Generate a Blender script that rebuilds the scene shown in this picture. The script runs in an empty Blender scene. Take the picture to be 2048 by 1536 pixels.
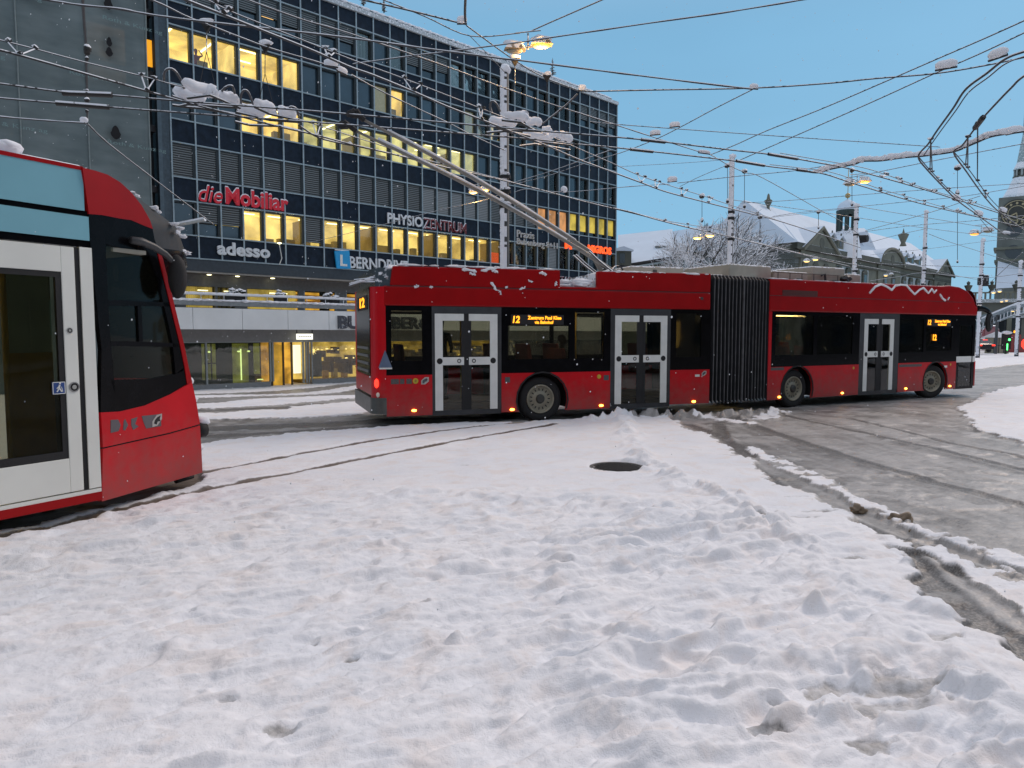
import bpy, bmesh, math, random
import numpy as np
from mathutils import Vector
random.seed(7)
SC = bpy.context.scene
COL = SC.collection
# ------------------------------------------------------------------ camera
F, HZ, H = 1420.0, 668.0, 1.8
PITCH = math.atan((768 - HZ) / F)
cd = bpy.data.cameras.new('camera'); cam = bpy.data.objects.new('camera', cd); COL.objects.link(cam)
cam.location = (0, 0, H); cam.rotation_euler = (math.pi/2 - PITCH, 0, 0)
cd.sensor_width = 36; cd.lens = 36 * F / 2048; cd.clip_start = .1; cd.clip_end = 4000
SC.camera = cam
SC.view_settings.view_transform = 'Standard'; SC.view_settings.look = 'None'
SC.view_settings.exposure = 0.0; SC.view_settings.gamma = 1
# ------------------------------------------------------------------ world: blue hour under thin cloud
SUN_EL, SUN_AZ = math.radians(36), math.radians(50)
W = bpy.data.worlds.new('World'); SC.world = W; W.use_nodes = True
nt = W.node_tree; N_ = nt.nodes; L_ = nt.links
for n in list(N_): N_.remove(n)
out = N_.new('ShaderNodeOutputWorld'); bg = N_.new('ShaderNodeBackground'); bg2 = N_.new('ShaderNodeBackground'); add = N_.new('ShaderNodeAddShader')
sky = N_.new('ShaderNodeTexSky'); sky.sky_type = 'NISHITA'; sky.sun_disc = False; sky.sun_elevation = SUN_EL; sky.sun_rotation = SUN_AZ
sky.air_density = 1.0; sky.dust_density = 1.0
tc = N_.new('ShaderNodeTexCoord'); sep = N_.new('ShaderNodeSeparateXYZ')
L_.new(tc.outputs['Generated'], sep.inputs[0])
rz = N_.new('ShaderNodeMapRange'); rz.interpolation_type = 'SMOOTHSTEP'
rz.inputs[1].default_value = .36; rz.inputs[2].default_value = .72; rz.inputs[3].default_value = 0; rz.inputs[4].default_value = 1.0
L_.new(sep.outputs[2], rz.inputs[0])
ry = N_.new('ShaderNodeMapRange'); ry.interpolation_type = 'SMOOTHSTEP'
ry.inputs[1].default_value = .25; ry.inputs[2].default_value = -.8; ry.inputs[3].default_value = 0; ry.inputs[4].default_value = .45
L_.new(sep.outputs[1], ry.inputs[0])
mx = N_.new('ShaderNodeMath'); mx.operation = 'MAXIMUM'; L_.new(rz.outputs[0], mx.inputs[0]); L_.new(ry.outputs[0], mx.inputs[1])
low = N_.new('ShaderNodeMapRange'); low.inputs[1].default_value = 0; low.inputs[2].default_value = .42; L_.new(sep.outputs[2], low.inputs[0])
c1 = N_.new('ShaderNodeMix'); c1.data_type = 'RGBA'
c1.inputs[6].default_value = (.235, .495, .71, 1); c1.inputs[7].default_value = (.19, .43, .66, 1)
L_.new(low.outputs[0], c1.inputs[0])
c2 = N_.new('ShaderNodeMix'); c2.data_type = 'RGBA'; c2.inputs[7].default_value = (.70, .69, .75, 1)
L_.new(mx.outputs[0], c2.inputs[0]); L_.new(c1.outputs[2], c2.inputs[6])
cl = N_.new('ShaderNodeTexNoise'); cl.inputs['Scale'].default_value = 1.6; cl.inputs['Detail'].default_value = 4
mp = N_.new('ShaderNodeMapping'); mp.inputs['Scale'].default_value = (1, 1, 3); L_.new(tc.outputs['Generated'], mp.inputs[0]); L_.new(mp.outputs[0], cl.inputs[0])
cr = N_.new('ShaderNodeMapRange'); cr.inputs[1].default_value = .3; cr.inputs[2].default_value = .7; cr.inputs[3].default_value = .93; cr.inputs[4].default_value = 1.06; L_.new(cl.outputs[0], cr.inputs[0])
vm = N_.new('ShaderNodeVectorMath'); vm.operation = 'SCALE'; L_.new(c2.outputs[2], vm.inputs[0]); L_.new(cr.outputs[0], vm.inputs[3])
L_.new(vm.outputs[0], bg2.inputs[0]); bg2.inputs[1].default_value = 1.0
L_.new(sky.outputs[0], bg.inputs[0]); bg.inputs[1].default_value = .006
L_.new(bg.outputs[0], add.inputs[0]); L_.new(bg2.outputs[0], add.inputs[1]); L_.new(add.outputs[0], out.inputs[0])
sl = bpy.data.lights.new('sun', 'SUN'); sl.energy = 1.25; sl.angle = math.radians(18); sl.color = (1, .82, .70)
so = bpy.data.objects.new('sun', sl); COL.objects.link(so)
_d = Vector((math.sin(SUN_AZ)*math.cos(SUN_EL), math.cos(SUN_AZ)*math.cos(SUN_EL), math.sin(SUN_EL)))
so.rotation_euler = _d.to_track_quat('Z', 'Y').to_euler()

# ------------------------------------------------------------------ measuring helpers (photo pixel -> real place)
def ray(u, v):
    x = (u - 1024)/F; z = -(v - 768)/F
    return Vector((x, math.cos(PITCH) + z*math.sin(PITCH), -math.sin(PITCH) + z*math.cos(PITCH)))
CAM = Vector((0, 0, H))
def at_y(u, v, y): d = ray(u, v); return CAM + d*(y/d.y)
def at_z(u, v, z): d = ray(u, v); return CAM + d*((z - H)/d.z)
class Frame:
    """a vertical wall plane: s runs along it, t goes behind it, z is up"""
    def __init__(s, x, y, dx, dy):
        l = math.hypot(dx, dy); s.o = Vector((x, y, 0)); s.d = Vector((dx/l, dy/l, 0)); s.n = Vector((-dy/l, dx/l, 0))
    def w(s, a, t, z): return s.o + s.d*a + s.n*t + Vector((0, 0, z))
    def uv(s, u, v, t=0):
        r = ray(u, v); o = s.o + s.n*t; k = (o - CAM).dot(s.n)/r.dot(s.n); p = CAM + r*k
        return (p - s.o).dot(s.d), p.z
    def s(s, u, v=668, t=0): return s.uv(u, v, t)[0]
    def z(s, u, v, t=0): return s.uv(u, v, t)[1]

# ------------------------------------------------------------------ materials
MATS = {}
def mat(name, col, rough=.6, metal=0, var=.12, scale=6, bump=0, bscale=60, emit=None, es=0, spec=.5, snow=0, coat=0, trans=0):
    if name in MATS: return MATS[name]
    m = bpy.data.materials.new(name); m.use_nodes = True; n = m.node_tree.nodes; l = m.node_tree.links
    b = n['Principled BSDF']; b.inputs['Roughness'].default_value = rough; b.inputs['Metallic'].default_value = metal
    b.inputs['Specular IOR Level'].default_value = spec
    if coat: b.inputs['Coat Weight'].default_value = coat; b.inputs['Coat Roughness'].default_value = .08
    t = n.new('ShaderNodeTexCoord'); nz = n.new('ShaderNodeTexNoise'); nz.inputs['Scale'].default_value = scale; nz.inputs['Detail'].default_value = 5
    l.new(t.outputs['Object'], nz.inputs[0])
    r = n.new('ShaderNodeMapRange'); r.inputs[1].default_value = .3; r.inputs[2].default_value = .7; r.inputs[3].default_value = 1-var; r.inputs[4].default_value = 1+var
    l.new(nz.outputs[0], r.inputs[0])
    v = n.new('ShaderNodeVectorMath'); v.operation = 'SCALE'; v.inputs[0].default_value = col; l.new(r.outputs[0], v.inputs[3])
    last = v.outputs[0]
    if snow:
        g = n.new('ShaderNodeNewGeometry'); sp = n.new('ShaderNodeSeparateXYZ'); l.new(g.outputs['Normal'], sp.inputs[0])
        ns = n.new('ShaderNodeTexNoise'); ns.inputs['Scale'].default_value = 9; ns.inputs['Detail'].default_value = 3; l.new(t.outputs['Object'], ns.inputs[0])
        ad = n.new('ShaderNodeMath'); ad.operation = 'MULTIPLY_ADD'; ad.inputs[1].default_value = 1.2; l.new(ns.outputs[0], ad.inputs[0]); l.new(sp.outputs[2], ad.inputs[2])
        sr = n.new('ShaderNodeMapRange'); sr.interpolation_type = 'SMOOTHSTEP'; sr.inputs[1].default_value = .9 - snow; sr.inputs[2].default_value = 1.05 - snow; l.new(ad.outputs[0], sr.inputs[0])
        mm = n.new('ShaderNodeMix'); mm.data_type = 'RGBA'; mm.inputs[7].default_value = (.8, .83, .88, 1); l.new(sr.outputs[0], mm.inputs[0]); l.new(last, mm.inputs[6]); last = mm.outputs[2]
    l.new(last, b.inputs['Base Color'])
    if bump:
        nb = n.new('ShaderNodeTexNoise'); nb.inputs['Scale'].default_value = bscale; nb.inputs['Detail'].default_value = 4; l.new(t.outputs['Object'], nb.inputs[0])
        bp = n.new('ShaderNodeBump'); bp.inputs['Strength'].default_value = bump; bp.inputs['Distance'].default_value = .02; l.new(nb.outputs[0], bp.inputs['Height']); l.new(bp.outputs[0], b.inputs['Normal'])
    if emit:
        b.inputs['Emission Color'].default_value = (*emit, 1); b.inputs['Emission Strength'].default_value = es
        if var >= .25:
            e1 = n.new('ShaderNodeTexNoise'); e1.inputs['Scale'].default_value = scale*.7; e1.inputs['Detail'].default_value = 3; l.new(t.outputs['Object'], e1.inputs[0])
            e2 = n.new('ShaderNodeMapRange'); e2.inputs[1].default_value = .36; e2.inputs[2].default_value = .64; e2.inputs[3].default_value = es*.35; e2.inputs[4].default_value = es*1.35; l.new(e1.outputs[0], e2.inputs[0]); l.new(e2.outputs[0], b.inputs['Emission Strength'])
    MATS[name] = m; return m
def glass(name, tint, alpha=.7, rough=.03, refl=(1, 1, 1), body=None, ior=1.45, base=.02):
    """a pane: part clear, part mirror, part tinted body"""
    m = bpy.data.materials.new(name); m.use_nodes = True; n = m.node_tree.nodes; l = m.node_tree.links
    for x in list(n): n.remove(x)
    o = n.new('ShaderNodeOutputMaterial'); tr = n.new('ShaderNodeBsdfTransparent'); tr.inputs[0].default_value = (*tint, 1)
    gl = n.new('ShaderNodeBsdfGlossy'); gl.inputs['Roughness'].default_value = rough; gl.inputs[0].default_value = (*refl, 1)
    t = n.new('ShaderNodeTexCoord'); nz = n.new('ShaderNodeTexNoise'); nz.inputs['Scale'].default_value = .8; l.new(t.outputs['Object'], nz.inputs[0])
    bp = n.new('ShaderNodeBump'); bp.inputs['Strength'].default_value = .12; bp.inputs['Distance'].default_value = .05; l.new(nz.outputs[0], bp.inputs['Height']); l.new(bp.outputs[0], gl.inputs['Normal'])
    first = tr.outputs[0]
    if body:
        df = n.new('ShaderNodeBsdfDiffuse'); df.inputs[0].default_value = (*body, 1); m1 = n.new('ShaderNodeMixShader'); m1.inputs[0].default_value = 1-alpha
        l.new(first, m1.inputs[1]); l.new(df.outputs[0], m1.inputs[2]); first = m1.outputs[0]
    fr = n.new('ShaderNodeFresnel'); fr.inputs[0].default_value = ior
    mr = n.new('ShaderNodeMath'); mr.operation = 'ADD'; mr.inputs[1].default_value = base; l.new(fr.outputs[0], mr.inputs[0])
    m2 = n.new('ShaderNodeMixShader'); l.new(mr.outputs[0], m2.inputs[0]); l.new(first, m2.inputs[1]); l.new(gl.outputs[0], m2.inputs[2]); l.new(m2.outputs[0], o.inputs[0])
    MATS[name] = m; return m
def slats(name, c1, c2, period, axis='Z', rough=.5, duty=.5):
    m = bpy.data.materials.new(name); m.use_nodes = True; n = m.node_tree.nodes; l = m.node_tree.links
    b = n['Principled BSDF']; b.inputs['Roughness'].default_value = rough
    t = n.new('ShaderNodeTexCoord'); sp = n.new('ShaderNodeSeparateXYZ'); l.new(t.outputs['Object'], sp.inputs[0])
    k = n.new('ShaderNodeMath'); k.operation = 'MULTIPLY'; k.inputs[1].default_value = 1/period; l.new(sp.outputs['XYZ'.index(axis)], k.inputs[0])
    fr = n.new('ShaderNodeMath'); fr.operation = 'FRACT'; l.new(k.outputs[0], fr.inputs[0])
    r = n.new('ShaderNodeMapRange'); r.inputs[1].default_value = duty-.12; r.inputs[2].default_value = duty+.12; l.new(fr.outputs[0], r.inputs[0])
    x = n.new('ShaderNodeMix'); x.data_type = 'RGBA'; x.inputs[6].default_value = (*c1, 1); x.inputs[7].default_value = (*c2, 1); l.new(r.outputs[0], x.inputs[0]); l.new(x.outputs[2], b.inputs['Base Color'])
    bp = n.new('ShaderNodeBump'); bp.inputs['Distance'].default_value = .02; l.new(fr.outputs[0], bp.inputs['Height']); l.new(bp.outputs[0], b.inputs['Normal'])
    MATS[name] = m; return m
SNOWOBJ = mat('snow_clump', (.80, .82, .87), .85, var=.04, scale=4, bump=.06, bscale=9, spec=.1)
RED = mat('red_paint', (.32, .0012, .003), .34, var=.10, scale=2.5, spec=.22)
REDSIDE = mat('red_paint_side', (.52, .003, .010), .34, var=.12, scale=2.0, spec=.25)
BLACK = mat('black_gloss', (.004, .004, .005), .2, var=.3, spec=.09)
RUBBER = mat('rubber', (.012, .012, .013), .75, bump=.2)
DARK = mat('dark_metal', (.03, .032, .036), .5, var=.25)
DGREY = mat('grey_plastic', (.075, .08, .085), .5, var=.15)
WHITE = mat('white_paint', (.72, .73, .70), .35, var=.05)
GREYM = mat('grey_marking', (.085, .075, .075), .5, var=.25, scale=30)
BEIGE = mat('beige_fibre', (.40, .37, .31), .55, var=.08, snow=.02)
AMBER = mat('amber_diodes', (.6, .25, .02), .5, emit=(1, .36, .015), es=2.2)
MARK = mat('amber_marker', (.7, .35, .05), .4, emit=(1, .55, .06), es=9)
TAIL = mat('tail_lamp', (.6, .02, .01), .4, emit=(1, .03, .015), es=3)
GOLD = mat('yellow_sticker', (.5, .36, .03), .5)
BUSGLASS = glass('bus_glass', (.78, .77, .68), .95, body=(.02, .02, .018), ior=1.3, base=.012)
TRAMGLASS = glass('tram_glass', (.6, .6, .5), .9, body=(.03, .03, .02), ior=1.18, base=.01, refl=(.30, .34, .36))
SHOPGLASS = glass('shop_glass', (.85, .85, .8), .96, body=(.02, .03, .03))
OFFGLASS = glass('office_glass', (.92, .92, .88), .97, body=(.05, .06, .07))

# ------------------------------------------------------------------ mesh builder
class MB:
    def __init__(s): s.v = []; s.f = []; s.m = []; s.mi = 0
    def add(s, vs, fs):
        b = len(s.v); s.v += [Vector(q) for q in vs]; s.f += [[b+i for i in f] for f in fs]; s.m += [s.mi]*len(fs)
    def box(s, fr, a0, a1, t0, t1, z0, z1):
        p = [fr.w(a, t, z) for z in (z0, z1) for t in (t0, t1) for a in (a0, a1)]
        s.add(p, [(0, 1, 5, 4), (1, 3, 7, 5), (3, 2, 6, 7), (2, 0, 4, 6), (4, 5, 7, 6), (0, 2, 3, 1)]); return s
    def prism(s, fr, pts, t0, t1):
        n = len(pts); p = [fr.w(a, t0, z) for a, z in pts] + [fr.w(a, t1, z) for a, z in pts]
        s.add(p, [list(range(n)), list(range(2*n-1, n-1, -1))] + [(i, n+i, n+(i+1) % n, (i+1) % n) for i in range(n)]); return s
    def plan(s, fr, pts, z0, z1):
        n = len(pts); p = [fr.w(a, t, z0) for a, t in pts] + [fr.w(a, t, z1) for a, t in pts]
        s.add(p, [list(range(n-1, -1, -1)), list(range(n, 2*n))] + [(i, (i+1) % n, n+(i+1) % n, n+i) for i in range(n)]); return s
    def profile(s, fr, pts, a0, a1):
        """(t,z) outline pushed along s"""
        n = len(pts); p = [fr.w(a0, t, z) for t, z in pts] + [fr.w(a1, t, z) for t, z in pts]
        s.add(p, [list(range(n)), list(range(2*n-1, n-1, -1))] + [(i, n+i, n+(i+1) % n, (i+1) % n) for i in range(n)]); return s
    def quad(s, a, b, c, d): s.add([a, b, c, d], [(0, 1, 2, 3)]); return s
    def tube(s, pts, r, n=6, jit=0, cap=True):
        pts = [Vector(p) for p in pts]; k = len(pts); vs = []; up = Vector((0, 0, 1)); prev = None
        for i, p in enumerate(pts):
            d = (pts[min(i+1, k-1)] - pts[max(i-1, 0)]).normalized()
            a = d.cross(up if abs(d.z) < .95 else Vector((0, 1, 0))).normalized()
            if prev is not None and a.dot(prev) < 0: a = -a
            prev = a; b = d.cross(a)
            rr = r[i] if isinstance(r, (list, tuple)) else r
            for j in range(n):
                q = rr*(1 + (random.uniform(-jit, jit) if jit else 0)); w = 2*math.pi*j/n
                vs.append(p + a*math.cos(w)*q + b*math.sin(w)*q)
        fs = [(i*n+j, i*n+(j+1) % n, (i+1)*n+(j+1) % n, (i+1)*n+j) for i in range(k-1) for j in range(n)]
        if cap: fs += [list(range(n-1, -1, -1)), list(range((k-1)*n, k*n))]
        s.add(vs, fs); return s
    def lathe(s, c, ax, prof, n=28):
        """prof: (radius, distance along ax)"""
        ax = ax.normalized(); a = ax.cross(Vector((0, 0, 1)) if abs(ax.z) < .9 else Vector((0, 1, 0))).normalized(); b = ax.cross(a); vs = []
        for r, h in prof:
            for j in range(n):
                w = 2*math.pi*j/n; vs.append(c + ax*h + a*math.cos(w)*r + b*math.sin(w)*r)
        s.add(vs, [(i*n+j, i*n+(j+1) % n, (i+1)*n+(j+1) % n, (i+1)*n+j) for i in range(len(prof)-1) for j in range(n)]); return s
    def blob(s, c, rx, ry, rz, sub=2, amp=.18, ax=None):
        bm = bmesh.new(); bmesh.ops.create_icosphere(bm, subdivisions=sub, radius=1)
        ph = [random.uniform(0, 6) for _ in range(6)]
        ax = ax.normalized() if ax is not None else Vector((1, 0, 0)); side = Vector((-ax.y, ax.x, 0)).normalized(); vs = []
        for v in bm.verts:
            q = v.co; k = 1 + amp*(math.sin(3.1*q.x+ph[0])*math.sin(2.7*q.y+ph[1]) + .6*math.sin(5.3*q.z+ph[2])*math.sin(4.9*q.x+ph[3]) + .4*math.sin(9*q.y+ph[4])*math.sin(8*q.x+ph[5]))
            vs.append(Vector(c) + ax*q.x*rx*k + side*q.y*ry*k + Vector((0, 0, q.z*rz*k)))
        fs = [[v.index for v in f.verts] for f in bm.faces]; bm.free(); s.add(vs, fs); return s
    def build(s, name, mats, parent=None, loc=None, smooth=False, bevel=0):
        if not s.v: return None
        if parent is not None:
            org = Vector(parent['org']) if 'org' in parent else Vector(parent.location)
        else: org = Vector(loc) if loc is not None else Vector((sum(v.x for v in s.v)/len(s.v), sum(v.y for v in s.v)/len(s.v), min(v.z for v in s.v)))
        me = bpy.data.meshes.new(name); me.from_pydata([v - org for v in s.v], [], s.f)
        if not isinstance(mats, (list, tuple)): mats = [mats]
        for m in mats: me.materials.append(m)
        if len(mats) > 1: me.polygons.foreach_set('material_index', s.m)
        if smooth: me.polygons.foreach_set('use_smooth', [True]*len(me.polygons))
        me.update()
        o = bpy.data.objects.new(name, me); COL.objects.link(o)
        ORG[o.name] = org
        if parent is not None: o.parent = parent
        else: o.location = org
        o['org'] = tuple(org)
        if bevel:
            b = o.modifiers.new('bevel', 'BEVEL'); b.width = bevel; b.segments = 2; b.limit_method = 'ANGLE'; b.angle_limit = math.radians(40)
        return o
ORG = {}
def tag(o, label, cat, group=None, kind=None):
    o['label'] = label; o['category'] = cat
    if group: o['group'] = group
    if kind: o['kind'] = kind
    return o
def thing(name, loc, label, cat, group=None):
    o = bpy.data.objects.new(name, None); COL.objects.link(o); o.location = loc; o['org'] = tuple(loc); o.empty_display_size = .2
    return tag(o, label, cat, group)
def text_mb(fr, txt, s0, z0, width, height, t=0, depth=.02, bold=.0, shear=0, mb=None, space=1.0):
    """lettering standing on a wall plane; s0,z0 = lower left"""
    c = bpy.data.curves.new('lettering', 'FONT'); c.body = txt; c.size = 1; c.extrude = .5; c.offset = bold; c.shear = shear; c.resolution_u = 3; c.space_character = space
    o = bpy.data.objects.new('lettering', c); COL.objects.link(o)
    me = bpy.data.meshes.new_from_object(o.evaluated_get(bpy.context.evaluated_depsgraph_get()))
    bpy.data.objects.remove(o); bpy.data.curves.remove(c)
    xs = [v.co.x for v in me.vertices]; ys = [v.co.y for v in me.vertices]
    x0, x1, y0, y1 = min(xs), max(xs), min(ys), max(ys)
    mb = mb or MB()
    mb.add([fr.w(s0 + (v.co.x-x0)/(x1-x0)*width, t - (v.co.z+.5)*depth, z0 + (v.co.y-y0)/(y1-y0)*height) for v in me.vertices], [list(p.vertices) for p in me.polygons])
    bpy.data.meshes.remove(me); return mb
# ================================================================== GROUND
def smooth(a, b, x):
    t = np.clip((x-a)/(b-a), 0, 1); return t*t*(3-2*t)
def vn(x, y, seed=0):
    xi = np.floor(x).astype(np.int64); yi = np.floor(y).astype(np.int64); fx = x-xi; fy = y-yi
    def h(a, b):
        n = (a*374761393 + b*668265263 + seed*974711) & 0x7fffffff
        n = ((n ^ (n >> 13))*1274126177) & 0x7fffffff
        return ((n ^ (n >> 16)) & 0xffff)/65535.0
    fx = fx*fx*fx*(fx*(fx*6-15)+10); fy = fy*fy*fy*(fy*(fy*6-15)+10)
    return (h(xi, yi)*(1-fx)+h(xi+1, yi)*fx)*(1-fy) + (h(xi, yi+1)*(1-fx)+h(xi+1, yi+1)*fx)*fy
def fbm(x, y, seed=0, o=4):
    s = 0; a = .5
    for i in range(o):
        s = s + a*vn(x, y, seed+i*17); x = x*2.03+11.3; y = y*2.03+4.7; a *= .5
    return s/(1-.5**o)
def terrain(x, y):
    t = x/np.maximum(y, .1); w = 1 - smooth(.02, .42, t)
    return -w*1.42*smooth(15, 42, y)*1.0 - (1-w)*np.clip(y-17, 0, 90)*.0085
def gp(pts, z=0.0):
    out = []
    for u, v in pts:
        zz = z
        for _ in range(12):
            p = at_z(u, v, zz); zn = float(terrain(np.array(p.x), np.array(p.y))) + z; zz = .5*zz + .5*zn
        out.append((p.x, p.y))
    return out
def pdist(X, Y, pts, close=False):
    d = np.full(X.shape, 1e9); n = len(pts)
    for i in range(n if close else n-1):
        ax, ay = pts[i]; bx, by = pts[(i+1) % n]; dx, dy = bx-ax, by-ay; L2 = dx*dx+dy*dy+1e-9
        t = np.clip(((X-ax)*dx+(Y-ay)*dy)/L2, 0, 1); d = np.minimum(d, np.hypot(X-ax-t*dx, Y-ay-t*dy))
    return d
def sdf(X, Y, pts):
    ins = np.zeros(X.shape, bool); n = len(pts)
    for i in range(n):
        ax, ay = pts[i]; bx, by = pts[(i+1) % n]
        c = ((ay > Y) != (by > Y)) & (X < (bx-ax)*(Y-ay)/((by-ay) if abs(by-ay) > 1e-9 else 1e-9)+ax); ins ^= c
    d = pdist(X, Y, pts, True); return np.where(ins, -d, d)
ys = [2.35]
while ys[-1] < 150: ys.append(ys[-1]*1.0036 + (0 if ys[-1] > 4 else .002))
ys = np.array(ys); ts = np.concatenate([np.linspace(-1.6, -.80, 60, endpoint=False), np.linspace(-.80, .80, 480), np.linspace(.80, 1.6, 61)[1:]])
TT, YY = np.meshgrid(ts, ys); XX = TT*YY
ZT = terrain(XX, YY)
# slush areas
road = gp([(1300, 826), (1345, 842), (1392, 862), (1440, 884), (1474, 908), (1500, 930), (1545, 957), (1600, 992), (1650, 1018), (1705, 1042), (1738, 1078), (1800, 1146), (1850, 1190), (1905, 1240), (1975, 1292), (2060, 1350), (2400, 1500),
           (2700, 1200), (2400, 990), (2200, 940), (2060, 897), (1990, 872), (1945, 848), (1926, 824), (1932, 808), (1962, 792), (2010, 778), (2100, 765), (2300, 740), (2300, 722), (2048, 728), (1960, 738), (1900, 745), (1700, 760), (1300, 800)])
street = gp([(300, 842), (420, 842), (520, 840), (620, 837), (700, 832), (760, 826), (900, 812), (1300, 800), (1500, 815), (1480, 828), (1330, 836), (1240, 838), (1100, 844), (1040, 848), (960, 848), (900, 848), (800, 854), (700, 860), (600, 868), (500, 878), (410, 888), (300, 900)])
s2 = gp([(200, 824), (420, 820), (560, 812), (710, 797), (900, 786), (900, 792), (710, 804), (560, 820), (420, 829), (200, 836)])
s3 = gp([(200, 802), (420, 796), (560, 788), (710, 778), (900, 770), (900, 776), (710, 787), (560, 799), (420, 808), (200, 815)])
s4 = gp([(200, 786), (390, 784), (710, 767), (900, 757), (900, 761), (710, 771), (390, 790), (200, 797)])
isl = gp([(1560, 1052), (1600, 1060), (1700, 1062), (1760, 1072), (1830, 1100), (1920, 1130), (1980, 1160), (2048, 1180), (2100, 1200), (2100, 1280), (2030, 1240), (1975, 1200), (1900, 1150), (1820, 1112), (1770, 1080), (1700, 1070)])
under = gp([(-200, 1120), (-60, 1094), (60, 1066), (205, 1030), (300, 1004), (370, 985), (405, 962), (395, 930), (200, 960), (-200, 1020)])
warp = (fbm(XX*1.3, YY*1.3, 5)-.5)*.30 + (fbm(XX*6, YY*6, 9)-.5)*.16
def area(poly, soft=.05, k=1.0): return smooth(soft, -soft, sdf(XX, YY, poly) + warp*k)
Sroad = area(road, .12, 1.5)
S = np.maximum.reduce([Sroad, area(street, .1, 1.3), area(s2, .15, 2.2)*.9, area(s3, .2, 2.6)*.75, area(s4, .2, 1.5)*.9])
tramdirt = area(under, .05, .6); S = np.maximum(S, tramdirt)
# snow left between the wheel tracks of the road
def band(pts, w, soft=.08, k=.8, z=0): return smooth(w+soft, w-soft, pdist(XX, YY, gp(pts, z)) + warp*k)
left_over = np.maximum.reduce([band([(1500, 900), (1560, 932), (1640, 965), (1700, 1000), (1760, 1030), (1860, 1075), (1960, 1105), (2048, 1135)], .10, .08),
                               band([(1780, 1090), (1850, 1110), (1930, 1145), (2048, 1200), (2200, 1290)], .17, .10, 1.2),
                               band([(1380, 836), (1430, 840), (1500, 850)], .22, .15, 1.6), band([(1560, 826), (1530, 840), (1480, 842)], .12, .15, 2),
                               band([(1940, 1160), (2048, 1220), (2120, 1300)], .05, .08, 1.5)])
keep = fbm(XX*5, YY*5, 31)
S = S*(1 - left_over*smooth(.30, .50, keep))
scat = smooth(.60, .72, fbm(XX*2.2+YY*.9, YY*3.0-XX*.4, 41))*.38
# bare spots trodden or scraped through the snow
bare = np.zeros_like(S)
for (u, v, a, b, r) in [(1235, 937, 0, 0, .0), (1800, 1395, .20, .10, .25), (1770, 1440, .30, .07, .2), (1640, 1405, .12, .05, .2), (1705, 1130, .16, .05, .1), (1560, 960, .2, .03, .1), (1600, 1000, .18, .03, 0), (1480, 915, .25, .03, 0), (1380, 905, .2, .03, .1), (1640, 1030, .25, .05, .2), (1560, 1045, .3, .04, .1),
                        (620, 1310, .05, .03, .2), (840, 1232, .04, .025, 0), (700, 1338, .05, .03, .2), (450, 1418, .05, .018, 0), (380, 1240, .03, .02, 0), (1130, 1150, .06, .03, 0), (1560, 1440, .05, .02, 0), (1450, 1395, .09, .02, 0), (1890, 1290, .12, .04, .1), (1740, 1515, .14, .05, .2), (560, 1480, .06, .04, 0), (1190, 1130, .10, .02, 0), (1660, 1400, .18, .05, .2), (1530, 1490, .1, .04, 0), (920, 935, .12, .02, 0), (1860, 1085, .2, .05, 0), (1330, 965, .16, .02, 0)]:
    if not a: continue
    cx, cy = gp([(u, v)])[0]; ca, sa = math.cos(r), math.sin(r)
    dx = (XX-cx)*ca+(YY-cy)*sa; dy = -(XX-cx)*sa+(YY-cy)*ca
    bare = np.maximum(bare, smooth(1.5, .7, np.hypot(dx/a, dy/b) + (fbm(XX*14, YY*14, 77)-.5)*1.6))
S = np.maximum(S, bare*.5)
# snow surface relief: ploughed ripples running about 70 deg off the view axis
ca, sa = math.cos(math.radians(29)), math.sin(math.radians(29))
A = XX*ca+YY*sa; B = -XX*sa+YY*ca
wx = (fbm(XX*.9, YY*.9, 3)-.5)*1.1; wy = (fbm(XX*.9+9, YY*.9, 4)-.5)*.55
n1 = fbm((A+wx)*1.0, (B+wy)*3.6, 50, 2); n2 = fbm((A+wx)*2.6, (B+wy)*8.5, 60, 2); n3 = fbm(A*9, B*17, 70, 4)
r1 = 1.08-np.sqrt((2*n1-1)**2+.0064); r2 = 1.08-np.sqrt((2*n2-1)**2+.0064)
ridge = smooth(.60, 1.0, r1 + (n3-.5)*.16)*.070*smooth(.35, .6, fbm(A*.8, B*1.1, 91)) + smooth(.52, 1.0, r2 + (n3-.5)*.12)*.036 + (n3-.5)*.024 + (fbm(A*2.6, B*8.5, 90)-.5)*.030 + (fbm(A*5.5, B*19, 92)-.5)*.016
wind = gp([(1240, 836), (1258, 872), (1292, 925), (1345, 955), (1400, 985), (1452, 1010), (1520, 1055), (1585, 1100), (1660, 1150), (1745, 1205), (1840, 1290), (1950, 1390), (2060, 1470), (2300, 1650)])
dw = pdist(XX, YY, wind)
calm = smooth(8.6, 7.0, YY + .22*XX) ; calm = np.maximum(calm, smooth(.55, 0, dw)*.8)
right_of = smooth(.0, .25, sdf(XX, YY, wind + gp([(2300, 700), (1250, 700)])) )   # 0 beyond the windrow
calm = calm*(.35+.65*right_of)
lum = fbm(XX*5.5, YY*5.5, 21, 4)
windrow = smooth(.30, .0, dw + (fbm(XX*2.5, YY*2.5, 25)-.5)*.42)*(.02+.10*smooth(.35, .75, lum))*(1-.55*smooth(6.5, 4.2, YY))
kerbclump = gp([(1185, 842), (1240, 838), (1300, 833), (1360, 838), (1420, 836), (1480, 834), (1540, 828)])
kc = smooth(.32, 0, pdist(XX, YY, kerbclump)+(lum-.5)*.4)*(.03+.15*smooth(.4, .7, fbm(XX*8, YY*8, 33)))
tiny = (fbm(XX*22, YY*26, 55, 4)-.5)*.009*smooth(15, 6, YY)
wave = (fbm(XX*.35, YY*.6, 81, 3)-.5)*.05
loD = np.maximum(smooth(.2, .6, left_over*Sroad), smooth(.1, .6, bare)); depth = .040*(1-smooth(.2, .8, S))*(1-.55*loD) + .02*loD
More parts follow.
